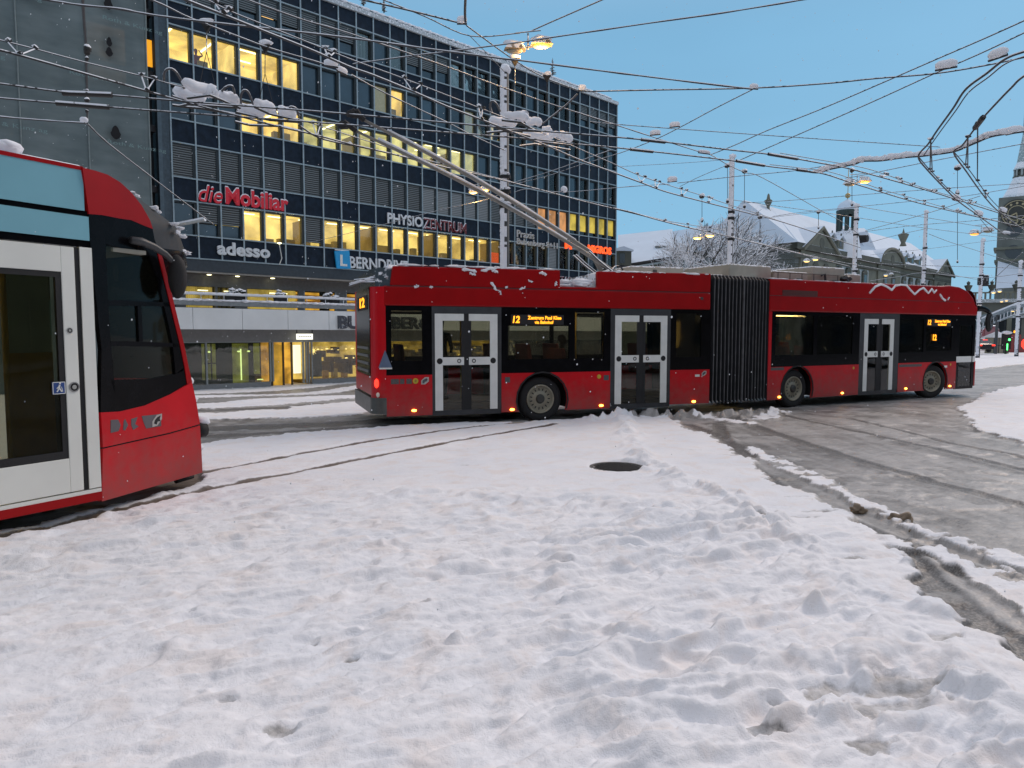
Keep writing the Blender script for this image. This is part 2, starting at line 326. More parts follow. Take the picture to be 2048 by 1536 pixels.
edge = smooth(.0, .5, S)*smooth(1, .5, S)*(fbm(XX*11, YY*11, 61)-.3)*.05*(1-smooth(0,.4,bare))
far = smooth(13, 20, YY)
lumpy_far = far*(1-S)*(fbm(XX*1.2, YY*2.2, 19)-.5)*.10
Z = ZT + depth + (1-S)*(ridge*calm*(.62+.42*smooth(-2.5, 1.2, XX)) + tiny + wave*.4 + lumpy_far + (1-calm)*(fbm(A*2.5, B*6, 95, 5)-.5)*.034) + windrow*(1-.5*S) + kc + edge + S*((fbm(XX*4, YY*4, 12)-.5)*.03 + scat*.04*(1-.7*far))
# small round clods lying on the snow at the right
for (u, v, r, h) in [(1628, 1225, .10, .09), (1600, 1352, .09, 0.039), (1830, 1300, .10, 0.055), (1955, 1412, .13, 0.094), (2010, 1440, .12, 0.066), (1860, 1236, .12, 0.066), (1700, 1240, .12, 0.033), (1930, 1470, .25, 0.028), (1815, 1136, .07, .05), (1890, 1340, .2, 0.039), (915, 1305, .055, .05), (1450, 1255, .08, .03)]:
    cx, cy = gp([(u, v)])[0]; Z += h*smooth(r*1.25, r*.25, np.hypot(XX-cx, YY-cy) + (lum-.5)*r*1.2)
# grooves of the tram rails
rail1 = gp([(-60, 1036), (120, 1002), (300, 966), (405, 943), (500, 924), (620, 901), (740, 880), (870, 861), (950, 851), (1040, 843)], .05)
rail2 = gp([(-60, 1090), (150, 1042), (300, 1006), (360, 989), (500, 961), (640, 931), (780, 904), (920, 878), (1040, 857), (1110, 846)], .05)
rd = np.minimum(pdist(XX, YY, rail1), pdist(XX, YY, rail2)) + (fbm(XX*7, YY*7, 15)-.5)*.03
groove = smooth(.10, .055, rd); Z -= groove*.03; Z += smooth(.24, .16, rd)*smooth(.09, .14, rd)*.012*(lum)
rut3 = np.minimum(pdist(XX, YY, gp([(1900, 712), (1960, 708), (2048, 701), (2150, 694)])), pdist(XX, YY, gp([(1900, 722), (1960, 718), (2048, 711), (2150, 704)])))
groove = np.maximum(groove, smooth(.35, .12, rut3)*.7)
# tyre tracks pressed in the slush
tracks = np.zeros_like(S)
for pts, w in [([(1438, 850), (1442, 872), (1458, 900), (1500, 938), (1560, 982), (1640, 1022), (1700, 1050), (1790, 1085), (1900, 1130), (2048, 1210), (2200, 1300)], .11),
               ([(1470, 838), (1560, 872), (1660, 905), (1760, 935), (1860, 965), (1960, 990), (2060, 1015), (2200, 1050)], .10),
               ([(1560, 830), (1640, 848), (1760, 875), (1880, 900), (1980, 925), (2060, 945)], .07),
               ([(1760, 1090), (1830, 1160), (1920, 1240), (2060, 1345), (2200, 1450)], .20),
               ([(1700, 838), (1800, 862), (1900, 888), (2000, 905), (2100, 930)], .05), ([(1380, 850), (1450, 880), (1500, 915)], .10),
               ([(350, 862), (500, 856), (650, 850), (800, 842), (1000, 838)], .35), ([(350, 877), (500, 870), (700, 857), (1000, 846)], .16), ([(360, 824), (560, 816), (760, 802)], .3)]:
    dd = pdist(XX, YY, gp(pts)); tracks = np.maximum(tracks, smooth(w+.05, w-.02, dd+(fbm(XX*3, YY*3, 18)-.5)*.06))
    Z += S*(smooth(w+.13, w+.03, dd)*smooth(w-.05, w+.05, dd)*.015 - smooth(w+.03, w-.03, dd)*.010)
tracks *= S
# flow streaks along the driving direction
flow = gp([(1450, 850), (1560, 900), (1760, 965), (2060, 1060), (2300, 1140)]); fd = pdist(XX, YY, flow)
streak = fbm(fd*3.5, (XX-YY*.2)*.25, 88, 4)
mx_, my_ = gp([(1235, 937)])[0]; dm = np.hypot((XX-mx_), (YY-my_))
hole = smooth(.40, .36, dm + (lum-.5)*.04); Z = Z*(1-hole) + hole*(ZT+.004)
ny, nx = XX.shape
co = np.stack([XX, YY, Z], -1).reshape(-1, 3).astype(np.float32)
tone = np.clip(.56 + (streak-.5)*1.5*(1-far*.6) + (fbm(XX*9, YY*9, 44)-.5)*.6 + (fbm(XX*.7, YY*1.6, 46)-.5)*.8 + scat*1.5 - tracks*1.05 + (fbm(XX*30, YY*30, 47, 3)-.5)*.5, 0, 1)
warmth = np.maximum(groove*.9, tramdirt); dirt = np.clip(warmth, 0, 1)
mask = np.stack([np.clip(S + groove*1.0*(YY < 25) + groove*.5*(YY >= 25), 0, 1), tone, dirt, np.ones_like(S)], -1).reshape(-1, 4).astype(np.float32)
idx = np.arange(ny*nx).reshape(ny, nx)
quads = np.stack([idx[:-1, :-1], idx[:-1, 1:], idx[1:, 1:], idx[1:, :-1]], -1).reshape(-1, 4)
qs = (Sroad[:-1, :-1]*((TT[:-1, :-1] > .1))).reshape(-1) > .5
qst = ((S[:-1, :-1] > .4) & (YY[:-1, :-1] > 11) & (TT[:-1, :-1] < .3) & (sdf(XX[:-1, :-1], YY[:-1, :-1], street) < .6)).reshape(-1)
GM = bpy.data.materials.new('snow_and_slush'); GM.use_nodes = True
n = GM.node_tree.nodes; l = GM.node_tree.links; b = n['Principled BSDF']
at = n.new('ShaderNodeAttribute'); at.attribute_name = 'mask'; sp = n.new('ShaderNodeSeparateColor'); l.new(at.outputs['Color'], sp.inputs[0])
t = n.new('ShaderNodeTexCoord')
def noise(sc, det=4, dist=0, src=None):
    q = n.new('ShaderNodeTexNoise'); q.inputs['Scale'].default_value = sc; q.inputs['Detail'].default_value = det; q.inputs['Distortion'].default_value = dist; l.new(src or t.outputs['Object'], q.inputs[0]); return q.outputs[0]
def mrange(src, a, b_, c, d):
    q = n.new('ShaderNodeMapRange'); q.inputs[1].default_value = a; q.inputs[2].default_value = b_; q.inputs[3].default_value = c; q.inputs[4].default_value = d; l.new(src, q.inputs[0]); return q.outputs[0]
def mixc(f, a, b_):
    q = n.new('ShaderNodeMix'); q.data_type = 'RGBA'
    for i, x in ((0, f), (6, a), (7, b_)):
        if isinstance(x, tuple): q.inputs[i].default_value = (*x, 1)
        elif isinstance(x, float): q.inputs[i].default_value = x
        else: l.new(x, q.inputs[i])
    return q.outputs[2]
snowc = mixc(mrange(noise(1.2), .35, .65, 0, 1), (.80, .82, .86), (.86, .86, .88))
snowc = mixc(mrange(noise(3.5, 6, .6), .50, .68, 0, .55), snowc, (.80, .73, .69))
snowc = mixc(mrange(noise(90, 3), .66, .74, 0, .35), snowc, (.45, .42, .40))
slushc = mixc(mrange(sp.outputs[1], .1, .9, 0, 1), (.115, .11, .105), (.42, .41, .40))
slushc = mixc(mrange(noise(55, 6), .45, .60, 0, .6), slushc, (.30, .29, .275))
slushc = mixc(sp.outputs[2], slushc, (.13, .095, .07))
nf = noise(14, 5)
q = n.new('ShaderNodeMath'); q.operation = 'MULTIPLY_ADD'; q.inputs[1].default_value = .5; l.new(nf, q.inputs[0]); l.new(sp.outputs[0], q.inputs[2])
fac = mrange(q.outputs[0], .55, .85, 0, 1)
l.new(mixc(fac, snowc, slushc), b.inputs['Base Color'])
l.new(mrange(fac, 0, 1, .75, .42), b.inputs['Roughness']); b.inputs['Specular IOR Level'].default_value = .35
b1 = n.new('ShaderNodeBump'); b1.inputs['Strength'].default_value = .4; b1.inputs['Distance'].default_value = .02; l.new(noise(26, 6, .3), b1.inputs['Height'])
b2 = n.new('ShaderNodeBump'); b2.inputs['Strength'].default_value = .5; b2.inputs['Distance'].default_value = .006; l.new(noise(150, 3), b2.inputs['Height']); l.new(b1.outputs[0], b2.inputs['Normal'])
l.new(b2.outputs[0], b.inputs['Normal'])
def ground_part(name, sel):
    qd = quads[sel]; used = np.unique(qd); rem = np.zeros(ny*nx, np.int32); rem[used] = np.arange(len(used)); qd = rem[qd]
    me = bpy.data.meshes.new(name); me.vertices.add(len(used)); me.vertices.foreach_set('co', co[used].ravel())
    me.loops.add(qd.size); me.loops.foreach_set('vertex_index', qd.ravel().astype(np.int32))
    me.polygons.add(len(qd)); me.polygons.foreach_set('loop_start', np.arange(0, qd.size, 4, dtype=np.int32)); me.polygons.foreach_set('loop_total', np.full(len(qd), 4, np.int32))
    me.polygons.foreach_set('use_smooth', np.ones(len(qd), bool)); me.update(calc_edges=True)
    a = me.color_attributes.new('mask', 'FLOAT_COLOR', 'POINT'); a.data.foreach_set('color', mask[used].ravel())
    me.materials.append(GM); o = bpy.data.objects.new(name, me); COL.objects.link(o); o['kind'] = 'structure'; return o
o = ground_part('snow_ground', ~(qs | qst)); o['label'] = 'rippled fresh snow covering the square in the foreground'
o = ground_part('road', qs); o['label'] = 'grey slushy road with curved tyre tracks at the right'
o = ground_part('street', qst & ~qs); o['label'] = 'brown slushy street behind the tram tracks'
mb = MB(); mb.add([(-1500, -300, -2.2), (1500, -300, -2.2), (1500, 2500, -2.2), (-1500, 2500, -2.2)], [(0, 1, 2, 3)])
FARS = mat('far_snow', (.72, .75, .8), .8)
o = mb.build('ground', FARS, loc=(0, 0, -2.2)); o['kind'] = 'structure'; o['label'] = 'snow covered ground stretching away'
def gz(x, y): return float(terrain(np.array(float(x)), np.array(float(y))))
# manhole cover
FW = Frame(0, 0, 1, 0)
root = thing('manhole_cover', (mx_, my_, .006), 'round dark manhole cover lying bare in the snow', 'manhole cover')
mb = MB(); mb.lathe(Vector((mx_, my_, .006)), Vector((0, 0, 1)), [(.0, .012), (.31, .012), (.31, 0)], 40)
for i in range(-4, 5):
    w = math.sqrt(max(.29**2-(i*.065)**2, 0))
    mb.box(FW, mx_-w, mx_+w, my_+i*.065-.014, my_+i*.065+.014, .018, .026)
mb.build('lid', mat('cast_iron', (.035, .034, .034), .55, .3, bump=.4), root)
MB().lathe(Vector((mx_, my_, .006)), Vector((0, 0, 1)), [(.325, 0), (.325, .018), (.375, .018), (.375, 0)], 40).build('rim', mat('wet_stone', (.09, .09, .085), .5, bump=.3), root)
# frozen slush lumps on the road
for (u, v, r, lab) in [(1715, 1026, .075, 'flat brown slush lump on the road beside the snow edge'), (1802, 1045, .085, 'round brown slush lump on the road, right of the flat one'), (1826, 1065, .03, 'tiny dark slush crumb below the round brown lump')]:
    x, y = gp([(u, v)])[0]; mb = MB(); mb.blob((x, y, r*.4), r*1.0, r*.8, r*.62, 3, .5)
    tag(mb.build('slush_lump', mat('slush_lump', (.22, .17, .12), .7, bump=.6, bscale=25), smooth=True), lab, 'slush lump', 'slush lumps on the road')
# ================================================================== ARTICULATED TROLLEYBUS
R = Frame(-1.5551, 13.81, .9440, .3300)
FF = Frame(6.178, 16.93, .8799, .4751)
BW = 2.55
def salted(m):
    n = m.node_tree.nodes; l = m.node_tree.links; b = n['Principled BSDF']; src = b.inputs['Base Color'].links[0].from_socket
    t = n.new('ShaderNodeNewGeometry'); sp = n.new('ShaderNodeSeparateXYZ'); l.new(t.outputs['Position'], sp.inputs[0])
    z = n.new('ShaderNodeTexNoise'); z.inputs['Scale'].default_value = 9; z.inputs['Detail'].default_value = 6; l.new(t.outputs['Position'], z.inputs[0])
    a = n.new('ShaderNodeMath'); a.operation = 'MULTIPLY_ADD'; a.inputs[1].default_value = .9; l.new(z.outputs[0], a.inputs[0]); l.new(sp.outputs[2], a.inputs[2])
    r = n.new('ShaderNodeMapRange'); r.inputs[1].default_value = .6; r.inputs[2].default_value = 1.35; r.inputs[3].default_value = .55; r.inputs[4].default_value = 0; l.new(a.outputs[0], r.inputs[0])
    x = n.new('ShaderNodeMix'); x.data_type = 'RGBA'; x.inputs[7].default_value = (.17, .09, .08, 1); l.new(r.outputs[0], x.inputs[0]); l.new(src, x.inputs[6]); l.new(x.outputs[2], b.inputs['Base Color'])
salted(REDSIDE)
bus = thing('articulated_bus', (4.3, 17.2, 0), 'long red articulated trolleybus with white framed doors turning across the snowy square', 'bus')
ZB, ZW0, ZW1, ZT0, ZS, ZR = 1.01, 1.29, 2.25, 2.335, 2.715, 3.11   # black band, glass, band top, seam, roof edge
def arch(sc, zb, r=.56, zc=.45, n=12):
    """wheel arch outline left to right along the skirt"""
    a0 = math.asin((zb-zc)/r) if abs(zb-zc) < r else 0
    return [(sc + r*math.cos(math.pi - a0*1 - i*(math.pi-2*a0)/n), zc + r*math.sin(math.pi - a0 - i*(math.pi-2*a0)/n)) for i in range(n+1)]
def lower_panel(fr, a0, a1, arches=(), zb=.22):
    pts = [(a0, zb)]
    for c in arches: pts += [(max(a0+.001, q[0]), q[1]) for q in arch(c, zb)]
    pts += [(a1, zb), (a1, ZB), (a0, ZB)]
    return pts
def seal(fr, items, name, m, t0=.0, t1=.05, parent=bus, bevel=0):
    mb = MB()
    for it in items: mb.box(fr, it[0], it[1], t0, t1, it[2], it[3])
    return mb.build(name, m, parent, bevel=bevel)
rs = lambda u: R.s(u, 700); fs_ = lambda u: FF.s(u, 690)
# --- rear section body panels
def panels(fr, rear):
    if rear: return [lower_panel(fr, rs(772), rs(864)), lower_panel(fr, rs(1003), rs(1221), (2.313,)), lower_panel(fr, rs(1341), 6.34, zb=.25)]
    return [lower_panel(fr, -.1, fs_(1719), (.93,)), lower_panel(fr, fs_(1798), fs_(1914), (6.60,)), lower_panel(fr, 8.50, 8.56, zb=.27)]
for fr, rear in ((R, 1), (FF, 0)):
    for pts_ in panels(fr, rear): MB().prism(fr, pts_, 0, .05).build('lower_panel', REDSIDE, bus)
    a0, a1 = (-.9, 6.34) if rear else (-.1, 8.5)
    MB().box(fr, a0, a1, BW-.05, BW, .22, ZB).build('far_side_panel', REDSIDE, bus)
# black glazed bands: strips over and under windows, posts between
def band_of(fr, a0, a1, wins, t0=.004, t1=.05):
    """wins: (s0,s1,z0,z1)"""
    mb = MB(); wins = sorted(wins); x = a0
    for (s0, s1, z0, z1) in wins:
        mb.box(fr, x, s0, t0, t1, ZB, ZT0); mb.box(fr, s0, s1, t0, t1, ZB, z0); mb.box(fr, s0, s1, t0, t1, z1, ZT0); x = s1
    mb.box(fr, x, a1, t0, t1, ZB, ZT0); return mb
winR = [(rs(783), rs(845), ZW0, ZW1), (rs(1016), rs(1138), ZW0, 1.965), (rs(1150), rs(1208), ZW0, ZW1), (rs(1352), rs(1402), ZW0, ZW1)]
winF = [(fs_(1551), fs_(1627), ZW0, ZW1), (fs_(1634), fs_(1705), ZW0, ZW1), (fs_(1799), fs_(1847), 1.30, 2.2), (fs_(1852), fs_(1903), 1.33, 1.97)]
secs = [(R, rs(772), rs(864), winR[:1]), (R, rs(1003), rs(1221), winR[1:3]), (R, rs(1341), 6.34, winR[3:]), (FF, 0.0, fs_(1719), winF[:2]), (FF, fs_(1798), fs_(1914), winF[2:])]
for fr, a0, a1, ws in secs:
    band_of(fr, a0, a1, ws).build('window_band', BLACK, bus)
    for (s0, s1, z0, z1) in ws:
        MB().box(fr, s0, s1, .02, .026, z0, z1).build('window', BUSGLASS, bus)
# red pillar beside the bellows
MB().box(FF, -.1, 0, 0, .05, ZB, ZT0).build('pillar', REDSIDE, bus)
# far side: posts and glass so one can look through
farR = [(-.7, .6, ZW0, ZW1), (.75, 2.1, ZW0, ZW1), (2.2, 3.5, ZW0, ZW1), (3.6, 4.9, ZW0, ZW1), (5.0, 6.2, ZW0, ZW1)]
farF = [(.1, 1.5, ZW0, ZW1), (1.6, 3.0, ZW0, ZW1), (3.1, 4.6, ZW0, ZW1), (4.7, 6.1, ZW0, ZW1), (6.3, 8.2, 1.1, ZW1)]
for fr, a0, a1, ws in ((R, -.9, 6.34, farR), (FF, -.1, 8.5, farF)):
    band_of(fr, a0, a1, ws, BW-.05, BW-.004).build('far_window_band', BLACK, bus)
    mb = MB()
    for (s0, s1, z0, z1) in ws: mb.box(fr, s0, s1, BW-.03, BW-.024, z0, z1)
    mb.build('far_windows', BUSGLASS, bus)
# roof volumes (rear one has the notch for the trolley poles), with rounded edges
n0, n1 = R.s(1121, 560), R.s(1195, 560)
zt = R.z(1160, 573)
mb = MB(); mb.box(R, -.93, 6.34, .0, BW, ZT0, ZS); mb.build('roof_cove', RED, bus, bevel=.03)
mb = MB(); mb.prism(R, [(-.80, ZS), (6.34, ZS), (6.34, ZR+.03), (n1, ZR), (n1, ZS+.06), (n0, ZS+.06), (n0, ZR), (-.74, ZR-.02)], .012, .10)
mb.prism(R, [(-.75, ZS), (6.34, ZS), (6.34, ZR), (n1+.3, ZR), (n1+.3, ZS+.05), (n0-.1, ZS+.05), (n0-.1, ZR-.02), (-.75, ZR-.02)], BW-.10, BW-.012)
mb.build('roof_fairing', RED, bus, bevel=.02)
mb = MB()
mb.box(R, -.70, n0, .12, BW-.12, ZS, ZR-.05); mb.box(R, n0, n1, .12, BW-.12, ZS, ZS+.03); mb.box(R, n1, 6.3, .12, BW-.12, ZS, ZR-.04)
mb.build('roof_deck', mat('roof_grey', (.2, .2, .2), .6, snow=.45), bus)
nose = [FF.uv(u, v) for u, v in [(1880, 572), (1900, 571), (1920, 574), (1936, 582), (1947, 596), (1953, 612)]]
mb = MB(); mb.prism(FF, [(-.1, ZT0), (8.56, ZT0), (8.56, ZS-.12)] + [(a, z) for a, z in reversed(nose) if z > ZS-.1 and a < 8.55] + [(-.1, ZR)], .0, BW)
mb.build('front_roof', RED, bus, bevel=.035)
# seams and small roof side details
mb = MB(); mb.box(R, -.86, 6.34, -.003, .0, ZS-.008, ZS+.004); mb.box(FF, -.1, 8.2, -.003, .0, ZS-.008, ZS+.004)
mb.build('panel_seam', DARK, bus)
mb = MB(); mb.box(FF, fs_(1562), fs_(1632), -.004, 0, ZS+.01, ZS+.14); mb.build('roof_grille', slats('grille', (.16, .01, .01), (.03, .005, .005), .03), bus)
# --- doors
def door(fr, xa, xb, us, zb=.30, panel=None):
    """xa..xb opening, us = (u-left outer, left inner end, right inner start, right outer)"""
    root_ = MB().box(fr, xa, xb, .02, .06, .20, .30).box(fr, xa, us[0], .004, .05, .30, ZT0).box(fr, us[3], xb, .004, .05, .30, ZT0).box(fr, us[0], us[3], .004, .05, 2.20, ZT0).build('door', DARK, bus)
    for k, (a, b_) in enumerate(((us[0], us[1]), (us[2], us[3]))):
        w = .155; o0, o1 = (a, a+w) if k == 0 else (b_-w, b_); i0, i1 = (a+w, b_) if k == 0 else (a, b_-w)
        MB().box(fr, o0, o1, .0, .03, zb, 2.195).box(fr, i0, i1, .0, .03, 2.06, 2.195).box(fr, i0, i1, .0, .03, 1.19, 1.345).build('door_frame', WHITE, root_)
        MB().box(fr, i0, i1, .016, .022, 1.345, 2.06).box(fr, i0, i1, .016, .022, zb, 1.19).build('door_glass', BUSGLASS, root_)
        e0, e1 = (i1-.05, i1) if k == 0 else (i0, i0+.05)
        MB().box(fr, e0, e1, .008, .016, zb, 1.188).box(fr, e0, e1, .008, .016, 1.347, 2.058).build('rubber_edge', RUBBER, root_)
        cx = (o0+o1)/2 + (.015 if k == 0 else -.015); MB().lathe(fr.w(cx, -.004, 1.27), fr.n, [(.0, 0), (.058, 0), (.058, .03)], 20).build('door_button', RUBBER, root_)
        cx = i1-.10 if k == 0 else i0+.10; MB().lathe(fr.w(cx, -.004, 1.27), fr.n, [(.022, .001), (.022, 0), (.042, 0), (.042, .03)], 20).build('door_sensor', DGREY, root_)
    MB().box(fr, us[1], us[2], .012, .04, zb, 2.20).build('door_seal', RUBBER, root_)
    return root_
door(R, rs(864), rs(1003), (rs(870), rs(928), rs(938), rs(995)))
door(R, rs(1221), rs(1341), (rs(1230), rs(1278), rs(1287), rs(1334)))
door(FF, fs_(1719), fs_(1798), (fs_(1728), fs_(1756), fs_(1763), fs_(1787)))
# front driver door, one leaf with a white bar
a, b_ = fs_(1914), 8.5
fd = MB().box(FF, a, a+.12, .004, .05, .28, ZT0).box(FF, b_-.14, b_, .004, .05, .28, ZT0).box(FF, a+.12, b_-.14, .004, .05, 2.05, ZT0).box(FF, a, b_, .02, .06, .2, .28).build('front_door', BLACK, bus)
MB().box(FF, a+.0, b_-.16, -.002, .02, .98, 1.15).box(FF, b_-.1, b_+.02, -.002, .02, .98, 1.15).build('door_bar', WHITE, fd)
MB().box(FF, a+.12, b_-.14, .016, .022, 1.15, 2.05).box(FF, a+.12, b_-.14, .016, .022, .28, .98).build('door_glass', BUSGLASS, fd)
# --- rear end
cs = -.91
pl = [(cs, 0)] + [(cs-.24*math.sin(q), .24-.24*math.cos(q)) for q in [i*math.pi/16 for i in range(1, 9)]] + [(cs-.19, .24)] + [(cs-.19*math.sin(q), .24-.19*math.cos(q)) for q in [i*math.pi/16 for i in range(7, 0, -1)]] + [(cs, .05)]
MB().plan(R, pl, .36, ZT0+.36).build('rear_corner', REDSIDE, bus, smooth=False)
MB().box(R, cs, rs(772), 0, .05, .36, ZT0).build('rear_pillar', REDSIDE, bus)
xr = cs-.24
MB().box(R, xr, xr+.05, BW-.30, BW, .6, ZS).build('far_rear_corner', REDSIDE, bus)
MB().box(R, xr+.0, xr+.05, .24, BW-.30, .62, .98).build('rear_lower_panel', REDSIDE, bus)
rg = MB().box(R, xr-.012, xr+.04, .24, BW-.30, 1.0, 2.70).build('rear_glass', BLACK, bus)
mb = MB()
for z in (1.05, 1.2, 1.35, 1.5): mb.box(R, xr-.03, xr-.014, .4, BW-.5, z, z+.05)
mb.build('rear_louvre', mat('louvre', (.16, .16, .17), .4), rg)
RE = Frame(*R.w(xr-.016, BW-.3, 0).xy, *(-R.n.xy))
rd_ = MB().box(R, xr-.02, xr-.014, .5, BW-.6, 2.28, 2.56).build('rear_display', RUBBER, bus)
text_mb(RE, '12', .75, 2.33, .7, .2, t=-.008, depth=.01, bold=.02).build('display_digits', AMBER, rd_)
mb = MB(); mb.profile(R, [(0.04, ZT0+.36), (BW-.04, ZT0+.36), (BW-.1, ZR-.05), (.1, ZR-.05)], xr+.08, -.72); mb.build('rear_roof_glass', mat('rear_roof', (.03, .045, .055), .2, snow=.1), bus)
# bumper wraps round the corner
pb = [(rs(772), -.012), (cs, -.012)] + [(cs-.26*math.sin(q), .25-.262*math.cos(q)) for q in [i*math.pi/16 for i in range(1, 9)]] + [(xr-.03, BW), (xr+.1, BW), (xr+.1, .3), (cs, .08), (rs(772), .08)]
MB().plan(R, pb, .27, .58).build('bumper', mat('bumper', (.075, .078, .072), .4, var=.3), bus)
c = R.w(cs-.16, -.0 + .05, .86); mb = MB(); mb.blob(c, .045, .04, .09, 2, 0); tl = mb.build('tail_light', TAIL, bus, smooth=True)
MB().blob(R.w(cs-.14, .035, .64), .035, .03, .05, 2, 0).build('reverse_light', mat('lens', (.7, .65, .55), .3), bus, smooth=True)
# blue warning triangle sticker
mb = MB(); mb.prism(Frame(*R.w(cs+.0, -.004, 0).xy, *R.d.xy), [(-.13, 1.16), (.13, 1.16), (.0, 1.50)], -.001, .0025); mb.build('triangle_sticker', mat('blue_sticker', (.10, .14, .22), .5), bus)
MB().box(R, cs-.11, cs+.13, -.006, -.002, 1.13, 1.16).build('sticker_edge', WHITE, bus)
# wipers / antennas with snow poking out at the rear roof edge
mb = MB(); mb.tube([R.w(xr+.1, .1, 2.78), R.w(xr-.12, .5, 2.80), R.w(xr-.25, 1.3, 2.78)], .022); mb.tube([R.w(-.85, .05, 2.87), R.w(xr, .3, 2.86), R.w(xr-.2, .9, 2.87)], .02)
mb.build('rear_brackets', mat('snowy_bracket', (.04, .04, .045), .5, snow=.25), bus)
mb = MB()
for i in range(14):
    q = i/13; mb.blob(R.w(-.66-.42*q, .10+.5*random.random(), ZR-.0-.27*q), .12, .07, .035, 2, .4, R.d)
for i in range(5): mb.blob(R.w(xr-.12-.02*i, .4+.2*i, 2.82), .07, .05, .02, 2, .3)
mb.build('rear_snow', SNOWOBJ, bus, smooth=True)
# --- display boxes and lettering
def bus_sign(fr, s0, s1, z0, z1, num, l1, l2):
    r_ = MB().box(fr, s0, s1, -.004, .004, z0, z1).build('destination_display', RUBBER, bus)
    h = z1-z0; w = s1-s0
    text_mb(fr, num, s0+.03*w, z0+.16*h, .13*w, .72*h, t=-.006, depth=.006, bold=.03, shear=.15).build('display_digits', AMBER, r_)
    mb = text_mb(fr, l1, s0+.31*w, z0+.52*h, .64*w, .36*h, t=-.006, depth=.006, bold=.03)
    text_mb(fr, l2, s0+.44*w, z0+.08*h, .36*w, .34*h, t=-.006, depth=.006, bold=.03, mb=mb); mb.build('display_lines', AMBER, r_)
bus_sign(R, rs(1022), rs(1127), 1.99, 2.19, '12', 'Zentrum Paul Klee', 'via Bahnhof')
bus_sign(FF, fs_(1852), fs_(1900), 2.02, 2.22, '12', 'Zentrum Paul Klee', 'via Bahnhof')
text_mb(FF, '12', fs_(1865), 1.62, .17, .17, t=-.002, depth=.006, bold=.03).build('window_digits', AMBER, bus)
# --- wheels
TYRE = mat('tyre', (.011, .011, .012), .8, bump=.4); RIM = mat('rim', (.27, .25, .19), .45, .3, var=.2); SLOT = mat('rim_slot', (.02, .02, .02), .8)
def wheel(fr, sc, turn=0, far=False):
    ax = fr.n if not turn else Vector((fr.n.x*math.cos(turn)-fr.n.y*math.sin(turn), fr.n.x*math.sin(turn)+fr.n.y*math.cos(turn), 0))
    if far: ax = -ax
    c = fr.w(sc, .10 if not far else BW-.10, .455)
    ty = MB().lathe(c, ax, [(.30, .03), (.34, .0), (.43, .0), (.465, .03), (.475, .1), (.475, .22), (.45, .27), (.3, .28)], 36).build('wheel', TYRE, bus, smooth=True)
    rm = MB().lathe(c, ax, [(.305, .03), (.30, .0), (.275, .005), (.262, .05), (.235, .075), (.15, .045), (.12, .03), (.0, .03)], 36).build('rim', RIM, ty, smooth=True)
    up = Vector((0, 0, 1)); sd = ax.cross(up); mb = MB()
    for k in range(15):
        w = 2*math.pi*k/15; rr = sd*math.cos(w)+up*math.sin(w); q = c + rr*.2 + ax*.055
        tt = rr.cross(ax)
        mb.add([q + rr*a1*.026 + tt*a2*.011 - ax*.012 for a1 in (-1, 1) for a2 in (-1, 1)], [(0, 1, 3, 2)])
    mb.build('rim_holes', SLOT, rm)
    hb = MB().lathe(c, ax, [(.0, -.01), (.06, -.01), (.09, .0), (.10, .035)], 24); hb.build('hub', mat('hub', (.05, .05, .045), .4, .4), rm, smooth=True)
wheel(R, 2.313); wheel(FF, .93); wheel(FF, 6.60, -.30)
for fr, sc in ((R, 2.313), (FF, .93), (FF, 6.6)): wheel(fr, sc, far=True)
# wheel wells and dark underbody
mb = MB()
for fr, a0, a1, cs_ in ((R, -.85, 6.3, 2.313), (FF, -.1, 8.4, None)):
    arcs = [2.313] if fr is R else [.93, 6.6]; x = a0
    for c_ in arcs: mb.box(fr, x, c_-.62, .10, BW-.1, .26, .40); x = c_+.62
    mb.box(fr, x, a1, .10, BW-.1, .26, .40)
    for c_ in arcs: mb.box(fr, c_-.62, c_+.62, .42, BW-.42, .3, 1.0); mb.box(fr, c_-.62, c_+.62, .052, BW-.052, 1.012, 1.05); mb.box(fr, c_-.63, c_-.6, .055, .42, .3, 1.01); mb.box(fr, c_+.6, c_+.63, .055, .42, .3, 1.01)
mb.build('underbody', RUBBER, bus)
mb = MB()
for fr, c_ in ((R, 2.313), (FF, .93), (FF, 6.6)):
    o_ = arch(c_, .25, .585, .45); i_ = arch(c_, .25, .555, .45)
    mb.prism(fr, o_ + i_[::-1], -.012, .0)
mb.build('wheel_arch', RUBBER, bus)
# --- markers, stickers, handles
def marker(fr, u, v):
    a, z = fr.uv(u, v); MB().blob(fr.w(a, -.012, z), .05, .018, .024, 2, 0, fr.d).build('marker_light', MARK, bus, smooth=True)
for u, v in ((828, 821), (1024, 819), (1202, 811), (1387, 803)): marker(R, u, v)
for u, v in ((1558, 794), (1684, 786), (1811, 777), (1899, 772)): marker(FF, u, v)
def disc(fr, u, v, r, m, name):
    a, z = fr.uv(u, v); MB().lathe(fr.w(a, -.004, z), fr.n, [(0, 0), (r, 0), (r, .004)], 18).build(name, m, bus)
disc(R, 831, 762, .055, GOLD, 'round_sticker'); disc(R, 1198, 753, .045, GOLD, 'round_sticker'); disc(FF, 1707, 736, .035, GOLD, 'round_sticker'); disc(FF, 1901, 729, .035, GOLD, 'round_sticker')
disc(R, 831, 762, .02, GREYM, 'sticker_centre'); disc(R, 1404, 597, .035, DARK, 'roof_socket')
